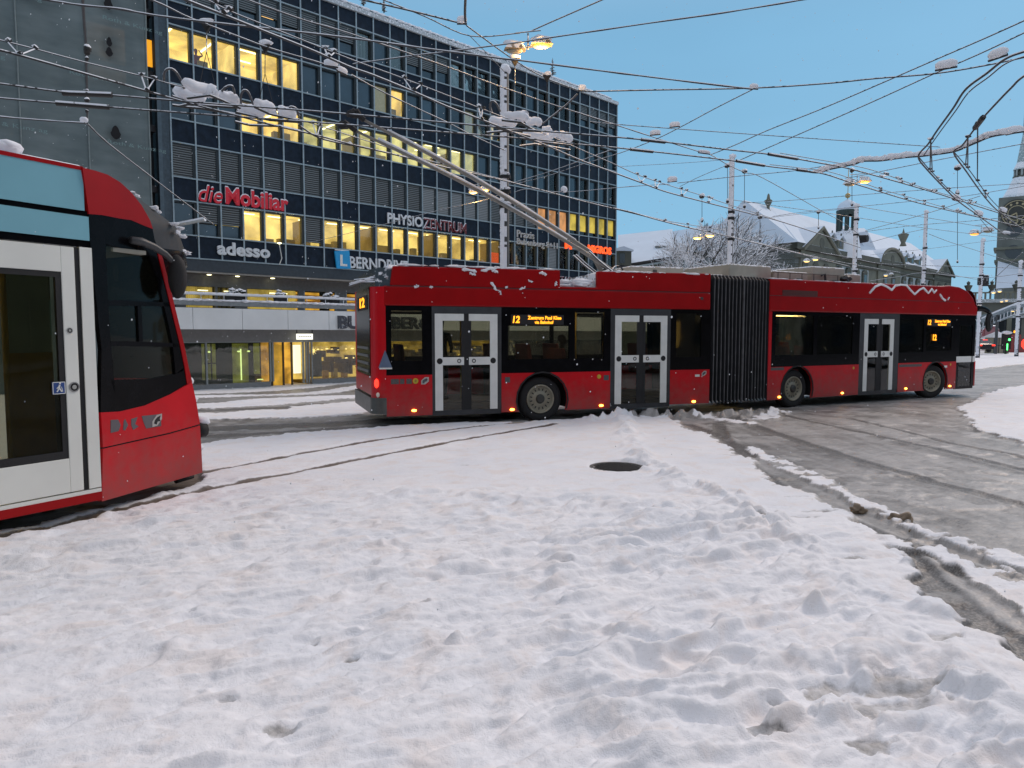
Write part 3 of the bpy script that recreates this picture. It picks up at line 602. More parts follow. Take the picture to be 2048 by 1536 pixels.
def logo(fr, u, v, k=1.0, par=bus):
    a, z = fr.uv(u, v); mb = MB()
    mb.prism(fr, [(a-.075*k, z-.065*k), (a+.0*k, z-.065*k), (a+.075*k, z-.01*k), (a+.075*k, z+.075*k), (a+.0*k, z+.075*k), (a-.075*k, z+.01*k)], -.004, 0)
    r_ = mb.build('bear_badge', mat('badge', (.42, .40, .38), .5), par)
    mb = MB(); mb.prism(fr, [(a-.05*k, z-.045*k), (a-.02*k, z-.045*k), (a, z-.015*k), (a+.03*k, z-.01*k), (a+.05*k, z+.03*k), (a+.03*k, z+.055*k), (a, z+.04*k), (a-.05*k, z+.01*k)], -.007, -.004); mb.build('badge_figure', DGREY, r_)
logo(R, 850, 762); logo(R, 1408, 747, .8)
mb = MB()
for u0, u1 in ((781, 797), (799, 808), (812, 823)):
    mb.box(R, rs(u0), rs(u1), -.003, 0, .84, .94)
mb.build('fleet_number', GREYM, bus)
mb = MB(); mb.box(FF, fs_(1543), fs_(1569), -.003, 0, .93, 1.0); mb.box(FF, fs_(1800), fs_(1845), -.003, 0, .90, .97); mb.build('side_marking', GREYM, bus)
mb = MB(); mb.box(R, rs(1010), rs(1020), -.003, 0, .82, .93); mb.box(R, rs(1208), rs(1218), -.003, 0, .82, .93); mb.build('small_hatch', DGREY, bus)
MB().box(R, rs(1391), rs(1400), -.003, 0, .85, .90).box(FF, fs_(1889), fs_(1896), -.003, 0, .84, .90).build('small_label', WHITE, bus)
# --- bellows
p0, p1 = R.w(6.34, 0, 0), FF.w(-.1, 0, 0); q0, q1 = R.w(6.34, BW, 0), FF.w(-.1, BW, 0)
NB = 17; rings = []; mb = MB(); rib = MB()
for i in range(2*NB+1):
    f = i/(2*NB); near = p0.lerp(p1, f); farp = q0.lerp(q1, f); n_ = (farp-near).normalized()
    bow = .04*math.sin(math.pi*f); ins = .10 if i % 2 else .0
    a = near + n_*(ins-bow+.01); c_ = farp - n_*ins
    zt_ = 3.12 - ins*.6; zb_ = .22 + ins
    ring = [a+Vector((0, 0, zb_)), a+Vector((0, 0, 1.2)), a+Vector((0, 0, 2.4)), a+Vector((0, 0, zt_-.08)), a+n_*.08+Vector((0, 0, zt_)), c_-n_*.08+Vector((0, 0, zt_)), c_+Vector((0, 0, zt_-.08)), c_+Vector((0, 0, zb_))]
    rings.append(ring)
    if i % 2 == 0 and 0 < i < 2*NB:
        wob = [random.uniform(-.008, .008) for _ in ring]
        rib.tube([p + R.d*w_ for p, w_ in zip(ring, wob)], random.uniform(.009, .014) if i != NB-NB % 2+2 else .026, 5)
for a, b_ in zip(rings[:-1], rings[1:]):
    n = len(a); mb.add(a + b_, [(i, i+1, n+i+1, n+i) for i in range(n-1)])
bl = mb.build('bellows', mat('bellows_cloth', (.007, .008, .012), .75, var=.3), bus); rib.build('bellows_ribs', mat('bellows_rib', (.10, .10, .105), .6, var=.3), bl)
# --- interior: floor, seats, rails, ceiling lamp
mb = MB(); mb.box(R, -.85, 6.3, .43, BW-.43, .41, .43); mb.box(FF, 0, 8.4, .43, BW-.43, .41, .43); mb.build('floor', mat('bus_floor', (.05, .05, .05), .7), bus)
MB().box(R, -.85, 6.3, .06, BW-.06, 2.30, 2.333).box(FF, 0, 8.4, .06, BW-.06, 2.30, 2.333).build('ceiling', mat('bus_ceiling', (.28, .27, .24), .6), bus)
SEAT = mat('seat_fabric', (.10, .02, .025), .8, var=.3)
for fr, a in ((R, -.3), (R, 1.8), (R, 2.6), (R, 3.3), (R, 5.6), (FF, .5), (FF, 1.3), (FF, 2.4), (FF, 5.3), (FF, 6.2)):
    MB().prism(fr, [(a, .85), (a+.45, .85), (a+.45, .93), (a+.12, .95), (a+.03, 1.58), (a-.05, 1.58)], 1.55, 2.4).build('seat', SEAT, bus, bevel=.02)
for fr, a in ((R, 1.55), (R, 2.85), (FF, .7), (FF, 2.0)):
    MB().prism(fr, [(a, .85), (a+.45, .85), (a+.45, .93), (a+.12, .95), (a+.03, 1.5), (a-.05, 1.5)], .15, 1.0).build('seat', SEAT, bus, bevel=.02)
mb = MB()
for fr, a in ((R, .9), (R, 3.6), (R, 4.3), (FF, 3.0), (FF, 4.8)): mb.tube([fr.w(a, 1.2, .4), fr.w(a, 1.2, 2.32)], .018, 8)
mb.build('grab_poles', mat('yellow_rail', (.35, .26, .05), .4), bus)
CL = mat('cabin_lamp', (.8, .7, .4), .5, emit=(1, .72, .28), es=9)
MB().box(FF, .2, 2.9, 1.15, 1.35, 2.27, 2.299).box(FF, 6.3, 7.8, 1.0, 1.4, 2.27, 2.299).build('ceiling_lamp', CL, bus)
MB().box(R, 1.6, 2.2, .9, 1.1, 2.285, 2.299).box(R, 3.1, 3.5, .9, 1.1, 2.285, 2.299).build('ceiling_lamp', CL, bus)
MB().box(FF, .15, 1.45, 2.40, 2.42, 1.32, 2.15).build('cabin_partition', mat('partition', (.60, .42, .12), .5, var=.3), bus)
MB().box(FF, 6.2, 6.26, .9, 2.3, .4, 1.9).box(FF, 6.26, 6.8, 1.6, 2.3, .4, 1.2).build('driver_partition', mat('partition2', (.60, .45, .10), .5, var=.3), bus)
# reflection lamp bars seen glowing in the front roof panel are reflections only; the front end itself:
wf = [(8.5, 0), (8.62, .05), (8.75, .25), (8.84, .7), (8.86, 1.27), (8.84, BW-.7), (8.75, BW-.25), (8.62, BW-.05), (8.5, BW)]
MB().plan(FF, wf, .27, .98).build('front_panel', REDSIDE, bus)
MB().plan(FF, [(8.52, .02)] + [(a-.015, t) for a, t in wf[1:-1]] + [(8.52, BW-.02)], .98, 2.4).build('windscreen', BLACK, bus)
wr = []
for k in range(9):
    q = k/8; wr.append((q, math.cos(q*math.pi/2), math.sin(q*math.pi/2)))
mb = MB(); ringp = []
for q, cq, sq in wr:      # domed roof nose
    z = 2.4 + (ZR-2.44)*sq; ringp.append([FF.w(8.0 + (a-8.0)*(.35+.65*cq**.7) , t*(.94+.06*cq)+.03*BW*(1-cq), z) for a, t in wf])
for a, b_ in zip(ringp[:-1], ringp[1:]): n = len(a); mb.add(a+b_, [(i, i+1, n+i+1, n+i) for i in range(n-1)])
mb.add(ringp[-1], [list(range(len(wf)))]); mb.build('roof_nose', RED, bus, smooth=True)
# rear-view mirror on its long arm
m0 = FF.w(8.6, .12, 2.55); ma = []
for k in range(7):
    q = k/6; ma.append(m0 + FF.d*(.62*q) - FF.n*(.10*q) + Vector((0, 0, .05*math.sin(q*2.2) - .16*q*q)))
arm = MB().tube(ma, [.11, .105, .10, .09, .08, .07, .06], 8).build('mirror_arm', BLACK, bus, smooth=True)
mc = ma[-1] + Vector((0, 0, -.27)); mm = MB(); mm.blob(mc, .165, .08, .30, 3, .03, FF.d); mm.build('mirror', RUBBER, arm, smooth=True)
gp_ = mc - FF.n*.075; mm = MB()
mm.add([gp_ + FF.d*(.075*math.cos(w)) + Vector((0, 0, .19*math.sin(w))) - FF.d*.01 for w in [i*math.pi/10 for i in range(20)]], [list(range(20))]); mm.build('mirror_glass', mat('mirror_glass', (.5, .55, .6), .1, .8), arm)
# snow on the bus roof
mb = MB()
random.seed(3)
for i in range(26):
    a = random.uniform(-.6, 6.2)
    if n0-.1 < a < n1+.1: continue
    mb.blob(R.w(a, .05, ZR+.01), random.uniform(.06, .26), .05, random.uniform(.012, .03), 2, .4, R.d)
for i in range(12): a = random.uniform(0, 4.8); mb.blob(FF.w(a, .05, ZR+.005), random.uniform(.08, .3), .05, .015, 2, .4, FF.d)
for (fr, u, v, dx, dy, r) in [(R, 925, 539, 30, 4, .035), (R, 940, 545, 12, 6, .03), (R, 963, 541, 28, -5, .03), (R, 985, 540, 10, 5, .03), (R, 980, 565, 16, 16, .03), (R, 996, 580, 8, 8, .02), (R, 829, 574, 10, -3, .03), (R, 860, 574, 4, 1, .025), (R, 1055, 560, 12, 4, .02), (R, 1040, 579, 12, -6, .02), (R, 1080, 546, 14, 3, .03), (R, 1110, 572, 3, -8, .025), (R, 1010, 574, 6, 1, .02)]:
    a, z = fr.uv(u, v); a2, z2 = fr.uv(u+dx, v+dy); k = 6
    mb.tube([fr.w(a+(a2-a)*i/k + random.uniform(-.02, .02), .002, z+(z2-z)*i/k + random.uniform(-.015, .015)) for i in range(k+1)], [r*.5]+[r*random.uniform(.6, 1.2) for _ in range(k-1)]+[r*.4], 7, .2)
zig = [(1738, 586), (1750, 573), (1762, 569), (1772, 572), (1783, 580), (1790, 571), (1802, 569), (1812, 571), (1820, 580), (1829, 589), (1838, 580), (1846, 575), (1856, 587), (1863, 578), (1868, 586), (1872, 580)]
mb.tube([(lambda q: FF.w(q[0]+random.uniform(-.01, .01), -.008, q[1]+random.uniform(-.01, .01)))(FF.uv(u, v)) for u, v in zig], .028, 7, .25)
mb.tube([FF.w(*[(q[0]), -.005, q[1]]) for q in [FF.uv(1879, 589), FF.uv(1885, 597), FF.uv(1890, 601)]], .028, 7, .2)
mb.tube([FF.w(q[0], -.005, q[1]) for q in [FF.uv(1895, 600), FF.uv(1898, 595)]], .02, 7, .2)
for i in range(26): a = random.uniform(8.0, 8.7); t = random.uniform(.1, 1.3); mb.blob(FF.w(a, t, 2.4+(ZR-2.44)*math.sin(max(0, (8.78-a)/.75)*1.3)), .07, .05, .02, 1, .3)
mb.build('roof_snow', SNOWOBJ, bus, smooth=True)
# --- roof equipment
def roofbox(fr, u0, u1, vt, t0, t1, m=BEIGE, name='roof_unit', zb=ZR-.05, b=.03):
    s0 = fr.s(u0, vt, t0); s1 = fr.s(u1, vt, t0); zt_ = fr.z((u0+u1)/2, vt, t0); return MB().box(fr, s0, s1, t0, t1, zb, zt_).build(name, m, bus, bevel=b)
ru = roofbox(R, 1262, 1368, 533, .7, 1.9); MB().box(R, R.s(1306, 545, .69), R.s(1314, 545, .69), .69, .7, 3.19, 3.25).build('unit_vent', GREYM, ru)
a0, z0 = R.uv(1459, 533, .5); a1, _ = R.uv(1543, 533, .5)
E2 = Frame(*p0.lerp(p1, -.0).xy, *( (p1-p0).xy ))
s0 = E2.s(1459, 535, .5); s1 = E2.s(1543, 535, .5); zt_ = E2.z(1520, 531, .5)
ru = MB().box(E2, s0, s1, .5, 2.0, 3.14, zt_).build('roof_unit', BEIGE, bus, bevel=.03)
MB().prism(E2, [(s0+.1, 3.13), (s0+.95, 3.13), (s0+.95, 3.20)], .35, .5).build('unit_flap', BEIGE, ru)
roofbox(FF, 1548, 1616, 543, .5, 1.9, zb=ZR-.1); ru = roofbox(FF, 1624, 1690, 534, .55, 1.95); roofbox(FF, 1694, 1722, 548, .6, 1.8); roofbox(R, 1420, 1464, 549, .9, 1.9, name='cable_cover')
mb = MB()
for k in range(6): a = FF.s(1556+k*24, 545, .5); mb.tube([FF.w(a, .5, 3.1), FF.w(a, .5, 3.33)], .01, 5)
mb.tube([FF.w(FF.s(1545, 540, .5), .5, 3.33), FF.w(FF.s(1690, 540, .5), .5, 3.33)], .012, 5)
mb.tube([FF.w(FF.s(1640, 540, .52), .48, 3.30), FF.w(FF.s(1645, 540, .52), .44, 3.34), FF.w(FF.s(1647, 540, .52), .45, 3.14)], .03, 7)
mb.blob(FF.w(FF.s(1690, 550, .5), .5, 3.24), .14, .1, .1, 2, .4); mb.build('roof_cables', DARK, bus)
for k in (1, 4): MB().box(FF, FF.s(1570+k*24, 550, .49), FF.s(1582+k*24, 550, .49), .485, .5, 3.12, 3.2).build('unit_vent', DGREY, bus)
# --- trolley poles with base
base = MB(); bx = R.w(R.s(1215, 545, 1.2), 1.2, 0)
base.box(R, 3.55, 4.45, .7, 1.8, ZS+.05, 3.02); base.tube([R.w(3.7, .8, 3.0), R.w(4.3, .95, 3.22)], .05); base.tube([R.w(3.7, 1.7, 3.0), R.w(4.3, 1.55, 3.22)], .05)
for t_ in (.85, 1.0, 1.55, 1.7): base.tube([R.w(4.55, t_, 3.05), R.w(4.0, t_, 3.42), R.w(3.75, t_, 3.62)], .022)
base.lathe(R.w(4.5, .9, 3.2), R.n, [(.14, 0), (.15, .05), (.14, .08)], 14); base.lathe(R.w(4.5, 1.5, 3.2), R.n, [(.14, 0), (.15, .05), (.14, .08)], 14)
tb = base.build('trolley_base', mat('trolley_metal', (.05, .05, .055), .5, .3, snow=.25), bus)
POLE = mat('trolley_pole', (.20, .19, .17), .5, var=.15, snow=.0)
hd = []
for (ub, vb, uh, vh, tb_) in ((1166, 503, 712, 262, 1.0), (1180, 503, 728, 240, 1.55)):
    pb_ = R.w(R.s(ub, vb, tb_), tb_, R.z(ub, vb, tb_)); root_p = R.w(4.45, tb_, 3.2); ph = at_z(uh, vh, 5.62)
    k = 12; pts = [root_p] + [pb_.lerp(ph, i/k) + Vector((0, 0, .10*math.sin(math.pi*i/k))) for i in range(k+1)]
    o_ = MB().tube(pts, [.06, .05] + [.042-.016*i/k for i in range(k)], 8).build('trolley_pole', POLE, bus, smooth=True)
    s_ = MB(); s_.tube([p + Vector((0, 0, .045)) for p in pts[2:-1]], .028, 6, .3); s_.build('pole_snow', SNOWOBJ, o_, smooth=True)
    h_ = MB(); h_.tube([ph, ph+(ph-pb_).normalized()*.25+Vector((0, 0, .05))], .05, 7); h_.blob(ph+(ph-pb_).normalized()*.22, .12, .06, .08, 2, .3); h_.build('pole_head', RUBBER, o_); hd.append(ph)
mb = MB(); mb.tube([hd[0], hd[0].lerp(bx+Vector((0, 0, 3)), .25)-Vector((0, 0, .55))], .006, 4)
mb = MB()
for i in range(10): mb.blob(R.w(random.uniform(n0+.1, n1-.05), random.uniform(.15, .8), ZS+.08+random.uniform(0, .12)), random.uniform(.12, .3), .12, .05, 2, .3, R.d)
mb.build('notch_snow', SNOWOBJ, bus, smooth=True)
mb = MB()
for t_ in (.35, .6): mb.tube([R.w(n0+.15, t_, ZS+.1), R.w(n1+.1, t_+.15, ZS+.24)], .03)
mb.build('notch_rods', DARK, bus)
# --- passengers seen as dark figures through the glass
def person(loc, ax, label, top, kind='seated', group=None, scale=1.0, arm_up=False):
    """one skinned body; ax = facing direction"""
    ax = Vector(ax).normalized(); sd = Vector((-ax.y, ax.x, 0)); up = Vector((0, 0, 1)); L = Vector(loc)
    P_ = {}; E_ = []; Rr = []
    def j(nm, f, s, u, r, par=None):
        P_[nm] = len(Rr); Rr.append((L + (ax*f + sd*s + up*u)*scale, r*scale)); 
        if par: E_.append((P_[par], P_[nm]))
    hip = .50 if kind == 'seated' else .92
    j('pelvis', 0, 0, hip, .15); j('waist', 0, 0, hip+.18, .135, 'pelvis'); j('chest', -.01, 0, hip+.38, .16, 'waist'); j('neck0', 0, 0, hip+.50, .07, 'chest'); j('neck', .01, 0, hip+.58, .052, 'neck0')
    j('skull0', .02, 0, hip+.66, .085, 'neck'); j('skull', .015, 0, hip+.76, .095, 'skull0'); j('crown', .0, 0, hip+.83, .06, 'skull'); j('nose', .11, 0, hip+.71, .018, 'skull0')
    for k, s in (('l', 1), ('r', -1)):
        j('sh'+k, 0, s*.18, hip+.46, .065, 'chest')
        if arm_up and k == 'l': j('el'+k, .12, s*.34, hip+.52, .045, 'sh'+k); j('wr'+k, .14, s*.16, hip+.72, .032, 'el'+k); j('ha'+k, .13, s*.11, hip+.78, .035, 'wr'+k)
        else: j('el'+k, .05, s*.23, hip+.20, .045, 'sh'+k); j('wr'+k, .26, s*.17, hip+.10, .032, 'el'+k); j('ha'+k, .34, s*.14, hip+.10, .034, 'wr'+k)
        j('th'+k, .02, s*.10, hip-.04, .09, 'pelvis')
        if kind == 'seated': j('kn'+k, .44, s*.11, hip-.02, .06, 'th'+k); j('an'+k, .46, s*.11, .09, .042, 'kn'+k); j('to'+k, .62, s*.12, .04, .035, 'an'+k)
        else: j('kn'+k, .02, s*.10, .48, .06, 'th'+k); j('an'+k, -.01, s*.10, .09, .042, 'kn'+k); j('to'+k, .16, s*.11, .04, .035, 'an'+k)
    me = bpy.data.meshes.new('person'); me.from_pydata([p-L for p, r in Rr], E_, []); o = bpy.data.objects.new('person', me); COL.objects.link(o); o.location = L; o['org'] = tuple(L)
    bm = bmesh.new(); bm.from_mesh(me); ly = bm.verts.layers.skin.verify()
    for v, (p, r) in zip(bm.verts, Rr): v[ly].radius = (r, r); v[ly].use_root = (v.index == 0)
    bm.to_mesh(me); bm.free(); me.materials.append(top)
    m_ = o.modifiers.new('skin', 'SKIN'); m_.use_smooth_shade = True; s_ = o.modifiers.new('sub', 'SUBSURF'); s_.levels = 1; s_.render_levels = 2
    tag(o, label, 'person', group)
    c_ = L + (up*(hip+.78) - ax*.015)*scale; hb = MB(); hb.blob(c_, .105*scale, .10*scale, .10*scale, 2, .05, ax); hb.build('hair', mat('dark_hair', (.015, .012, .01), .7), o, smooth=True)
    return o
DCOAT = mat('dark_coat', (.015, .014, .016), .8); RCOAT = mat('red_top', (.22, .02, .03), .8)
person(R.w(.48, 1.3, .40), R.n*-1, 'passenger in a dark coat standing behind the rear door of the bus', DCOAT, 'standing', scale=1.0)
for fr, a, t_, lab in ((R, 1.95, 2.05, 'passenger in dark clothes seated behind the bus display window, left one of two'), (R, 3.45, 2.0, 'passenger in dark clothes seated behind the bus display window, right one of two'), (FF, .65, .6, 'passenger in dark clothes seated in the lit window right of the bellows'), (FF, 2.15, .55, 'passenger in dark clothes seated in the second window right of the bellows')):
    person(fr.w(a+.16, t_, .42), fr.d, lab, mat('passenger_coat', (.03, .028, .035), .8), 'seated')
person(FF.w(8.0, 1.9, .55), FF.d, 'driver in dark clothes sitting at the front of the bus', DCOAT, 'seated')
# ================================================================== TRAM
T = Frame(-3.9213, 6.7030, .4974, .8675); NN = Frame(-3.9213, 6.7030, .2298, .9732); TW = 2.3
tram = thing('tram', (-4.6, 7.4, 0), 'red, blue and white tram at the left with snow on its dark nose hood', 'tram')
CYAN = mat('pale_blue_panel', (.19, .42, .50), .35, var=.06, scale=1.5); TWHITE = mat('tram_white', (.72, .73, .68), .38, var=.05, scale=2)
LB = -13.0
MB().box(T, LB, -.055, .0, .05, 2.935, 3.30).build('upper_panel', CYAN, tram)
MB().box(T, LB, -.02, .0, .05, 2.665, 2.885).build('lower_upper_panel', CYAN, tram)
MB().box(T, LB, -.02, .012, .05, 2.885, 2.935).box(T, LB, -.02, .012, .05, 2.60, 2.665).build('black_strip', BLACK, tram)
MB().box(T, LB, -.055, -.006, .09, 3.30, 3.335).build('roof_edge', RED, tram)
mb = MB(); mb.profile(T, [(0.05, 3.30), (.25, 3.40), (TW-.25, 3.40), (TW-.05, 3.30), (TW-.05, 3.2), (.05, 3.2)], LB, .05); mb.build('roof', mat('tram_roof', (.12, .12, .12), .6, snow=.5), tram)
# two-leaf door; the leaf in view and its neighbour, windows further back
def tdoor(a0, a1, w0, w1):
    d_ = MB()
    d_.box(T, a0, w0, 0, .04, .345, 2.59).box(T, w1, a1, 0, .04, .345, 2.59).box(T, w0, w1, 0, .04, 2.36, 2.59).box(T, w0, w1, 0, .04, .345, .66)
    r_ = d_.build('door', TWHITE, tram, bevel=.006)
    f_ = MB(); f_.box(T, w0, w0+.05, .008, .045, .66, 2.36).box(T, w1-.05, w1, .008, .045, .66, 2.36).box(T, w0+.05, w1-.05, .008, .045, 2.31, 2.36).box(T, w0+.05, w1-.05, .008, .045, .66, .73); f_.build('window_rubber', RUBBER, r_)
    MB().box(T, w0+.05, w1-.05, .018, .024, .73, 2.31).build('door_window', TRAMGLASS, r_)
    return r_
dr = tdoor(-1.18, -.165, -1.0, -.285); tdoor(-2.20, -1.20, -2.02, -1.38)
for zz, r1, nm in ((1.29, .040, 'door_button'), (1.90, .022, 'door_camera')):
    a, _ = T.uv(148 if nm == 'door_button' else 139, 774 if nm == 'door_button' else 661)
    o_ = MB().lathe(T.w(a, -.006, _), T.n, [(r1*1.15, 0), (r1*1.15, .006)], 24).lathe(T.w(a, -.008, _), T.n, [(r1*1.15, 0), (r1*.95, 0)], 24).build(nm, mat('chrome', (.4, .4, .4), .3, .8), dr)
    MB().lathe(T.w(a, -.008, _), T.n, [(r1*.9, 0), (r1*.5, 0)], 24).build('button_ring', RUBBER, o_); MB().lathe(T.w(a, -.009, _), T.n, [(r1*.5, 0), (0, 0)], 20).build('button_face', mat('face', (.35, .36, .34), .4), o_)
a, z = T.uv(118, 776); w = .055
pk = MB().box(T, a-w, a+w, -.001, .012, z-w, z+w).build('pram_sticker', mat('sign_blue', (.02, .06, .22), .4), dr)
mb = MB(); c_ = lambda dx, dz: T.w(a+dx, -.004, z+dz)
mb.tube([c_(.005, .03), c_(0, .0)], .008, 5); mb.tube([c_(0, 0), c_(-.02, -.035)], .006, 5); mb.tube([c_(0, 0), c_(.02, -.035)], .006, 5); mb.tube([c_(.003, .02), c_(-.02, -.005)], .005, 5); mb.tube([c_(.02, .01), c_(.03, -.035)], .003, 5); mb.blob(c_(.008, .042), .009, .004, .009, 1, 0, T.d)
mb.build('sticker_figure', WHITE, pk); MB().box(T, a-w, a+w, -.002, -.001, z+w-.006, z+w).box(T, a-w, a+w, -.002, -.001, z-w, z-w+.006).box(T, a-w, a-w+.006, -.002, -.001, z-w, z+w).box(T, a+w-.006, a+w, -.002, -.001, z-w, z+w).build('sticker_border', WHITE, pk)
MB().box(T, -.165, -.115, .012, .05, .345, 2.59).box(T, -1.20, -1.18, .012, .05, .345, 2.59).build('door_gap', RUBBER, tram)
MB().box(T, -.115, -.004, .0, .05, .345, 2.60).build('white_post', TWHITE, tram)
MB().box(T, LB, -.004, .0, .05, .30, .335).build('sill_strip', TWHITE, tram)
MB().box(T, LB, 0, -.004, .05, .22, .30).build('skirt', RED, tram)
MB().box(T, LB, -2.22, 0, .05, .345, 1.0).build('rear_lower_panel', TWHITE, tram)
MB().box(T, LB, -2.22, .01, .05, 1.0, 2.60).build('side_band', BLACK, tram)
# cab side on the tapering nose plane, traced as flat panels with real thickness
def npoly(pts, t0, t1, nm, m, mb=None, **k):
    mb = mb or MB(); mb.prism(NN, [NN.uv(u, v) for u, v in pts], t0, t1); return mb.build(nm, m, tram, **k)
red_top = [(165, 335), (178, 428), (204, 430), (240, 437), (262, 440), (290, 452), (306, 458), (300, 440), (283, 410), (262, 384), (240, 364), (215, 349), (190, 341)]
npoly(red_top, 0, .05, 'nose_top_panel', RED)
front_edge = [(306, 458), (318, 495), (326, 520), (336, 560), (346, 600), (357, 645), (368, 690), (377, 735), (384, 764), (392, 800), (399, 850), (403, 900), (405, 945)]
npoly([(204, 1003), (405, 945), (403, 900), (400, 851), (340, 868), (206, 898)], 0, .05, 'nose_skirt', REDSIDE)
npoly([(206, 895), (340, 865), (400, 848), (392, 800), (384, 764), (340, 789), (290, 811), (240, 823), (202, 825)], 0, .05, 'nose_side_panel', REDSIDE)
npoly([(340, 868), (206, 898), (206, 895), (340, 865), (400, 848), (400, 851)], .012, .05, 'nose_seam', RUBBER)
npoly([(384, 764), (377, 735), (368, 690), (357, 645), (346, 600), (336, 560), (326, 520), (318, 495), (312, 490), (318, 520), (328, 560), (338, 600), (349, 645), (360, 690), (369, 735), (374, 768)], -.004, .05, 'front_pillar', RED)
# black surround of the cab window: strips round three panes
npoly([(178, 428), (204, 430), (240, 437), (262, 440), (290, 452), (306, 458), (312, 490), (316, 512), (300, 512), (255, 500), (212, 488), (181, 484)], .004, .05, 'cab_header', BLACK)
npoly([(181, 484), (212, 488), (214, 530), (217, 600), (222, 680), (232, 790), (202, 825), (204, 700)], .004, .05, 'cab_rear_surround', BLACK)
npoly([(232, 790), (222, 760), (300, 758), (352, 748), (366, 742), (369, 735), (374, 768), (340, 789), (290, 811), (240, 823), (202, 825)], .004, .05, 'cab_sill', BLACK)
npoly([(217, 600), (338, 605), (340, 613), (218, 611)], .004, .05, 'cab_rail', BLACK); npoly([(221, 682), (356, 686), (358, 694), (222, 692)], .004, .05, 'cab_rail', BLACK); npoly([(276, 611), (284, 611), (287, 683), (279, 683)], .004, .05, 'cab_bar', BLACK)
npoly([(316, 512), (300, 512), (318, 560), (326, 600), (338, 650), (346, 686), (352, 748), (369, 735), (360, 690), (349, 645), (338, 600), (328, 560)], .004, .05, 'cab_front_surround', BLACK)
npoly([(212, 488), (255, 500), (300, 512), (318, 560), (326, 600), (217, 600)], .022, .028, 'cab_window', TRAMGLASS)
npoly([(218, 611), (276, 611), (279, 683), (221, 682)], .022, .028, 'cab_window', TRAMGLASS); npoly([(284, 611), (330, 612), (346, 686), (287, 683)], .022, .028, 'cab_window', TRAMGLASS)
npoly([(222, 692), (347, 694), (352, 748), (300, 758), (222, 760)], .022, .028, 'cab_window', TRAMGLASS)
# nose front: section outlines lofted to the mirrored far side
def mirror(p):
    q = p - T.o; s_, t_ = q.dot(T.d), q.dot(T.n); return T.w(s_, TW - t_, q.z)
edge = [(178, 336), (190, 341), (215, 349), (240, 364), (262, 384), (283, 410), (300, 440)] + front_edge
rows = []
for u, v in edge:
    a, z = NN.uv(u, v); p = NN.w(a, .02, z); m_ = mirror(p); row = []
    bulge = .16 if z < 2.3 else (.16 + .64*min(1, (z-2.3)/.3) if z < 3.0 else .80*max(0, (3.36-z)/.36))
    for k in range(13):
        q = k/12; e = math.sin(math.pi*q)**.6; c_ = p.lerp(m_, q) + T.d*(bulge*e); c_.z += .03*e if z > 2.6 else 0; row.append(c_)
    rows.append(row)
def loft(rws, nm, m):
    n = len(rws[0]); mb = MB(); mb.add([p for r_ in rws for p in r_], [(i*n+j, i*n+j+1, (i+1)*n+j+1, (i+1)*n+j) for i in range(len(rws)-1) for j in range(n-1)]); return mb.build(nm, m, tram, smooth=True)
loft(rows[:9], 'nose_hood', mat('hood_grey', (.035, .038, .042), .5, var=.15, spec=.25)); loft(rows[8:16], 'windscreen', BLACK); loft(rows[15:], 'front_panel', REDSIDE)
mb = MB(); random.seed(5)
for i in range(46):
    r_ = random.choice(rows[1:9]); p = r_[random.randint(1, 4)]; mb.blob(p + Vector((random.uniform(-.04, .04), random.uniform(-.04, .04), .01)), random.uniform(.02, .07), .03, random.uniform(.01, .025), 2, .5)
for i in range(10): p = rows[15+i % 4][1]; mb.blob(p+T.d*.02, .03, .04, .04, 2, .4)
for u, v in ((18, 296), (10, 299)): mb.blob(T.w(*( lambda q: (q[0], .3, q[1]))(T.uv(u, v, .3))), .11, .1, .07, 2, .2)
mb.build('hood_snow', SNOWOBJ, tram, smooth=True)
MB().blob(rows[4][2], .03, .03, .03, 2, 0).build('top_lamp', MARK, tram, smooth=True)
# buffer bar and coupler stub
p = at_z(402, 860, NN.z(400, 860)); mb = MB(); c0 = NN.w(*( lambda q: (q[0]+.02, .1, q[1]))(NN.uv(400, 862)))
mb.tube([c0 + T.d*.02, c0 + T.d*.14, c0+T.d*.15], [.09, .09, .06], 10); bf = mb.build('buffer', RUBBER, tram, smooth=True); MB().blob(c0+T.d*.12+Vector((0, 0, .10)), .08, .07, .05, 2, .2).build('buffer_snow', SNOWOBJ, bf, smooth=True)
c0 = NN.w(*(lambda q: (q[0], .25, q[1]))(NN.uv(352, 962, .25))); MB().tube([c0, c0+NN.d*.28], .03, 8).build('coupler', RUBBER, tram)
# mirror arm and mirror housing
aw = [(262, 480), (285, 484), (308, 494), (330, 508), (348, 526), (354, 540)]
mb = MB(); arm_pts = []
for i, (u, v) in enumerate(aw): a, z = NN.uv(u, v, -.05-.10*i/5); arm_pts.append(NN.w(a, -.05-.10*i/5, z))
mb.tube(arm_pts, [.038, .042, .04, .035, .03, .025], 8); ar = mb.build('mirror_arm', mat('arm_grey', (.04, .042, .045), .45, var=.2), tram, smooth=True)
a, z = NN.uv(355, 553, -.15); mb = MB(); mb.blob(NN.w(a, -.15, z), .085, .10, .235, 3, .03, NN.d); mb.build('mirror', RUBBER, ar, smooth=True)
a, z = NN.uv(232, 545, .2); mb = MB(); mb.blob(NN.w(a, .2, z), .03, .02, .09, 2, .05); mb.build('inner_mirror', RUBBER, tram)
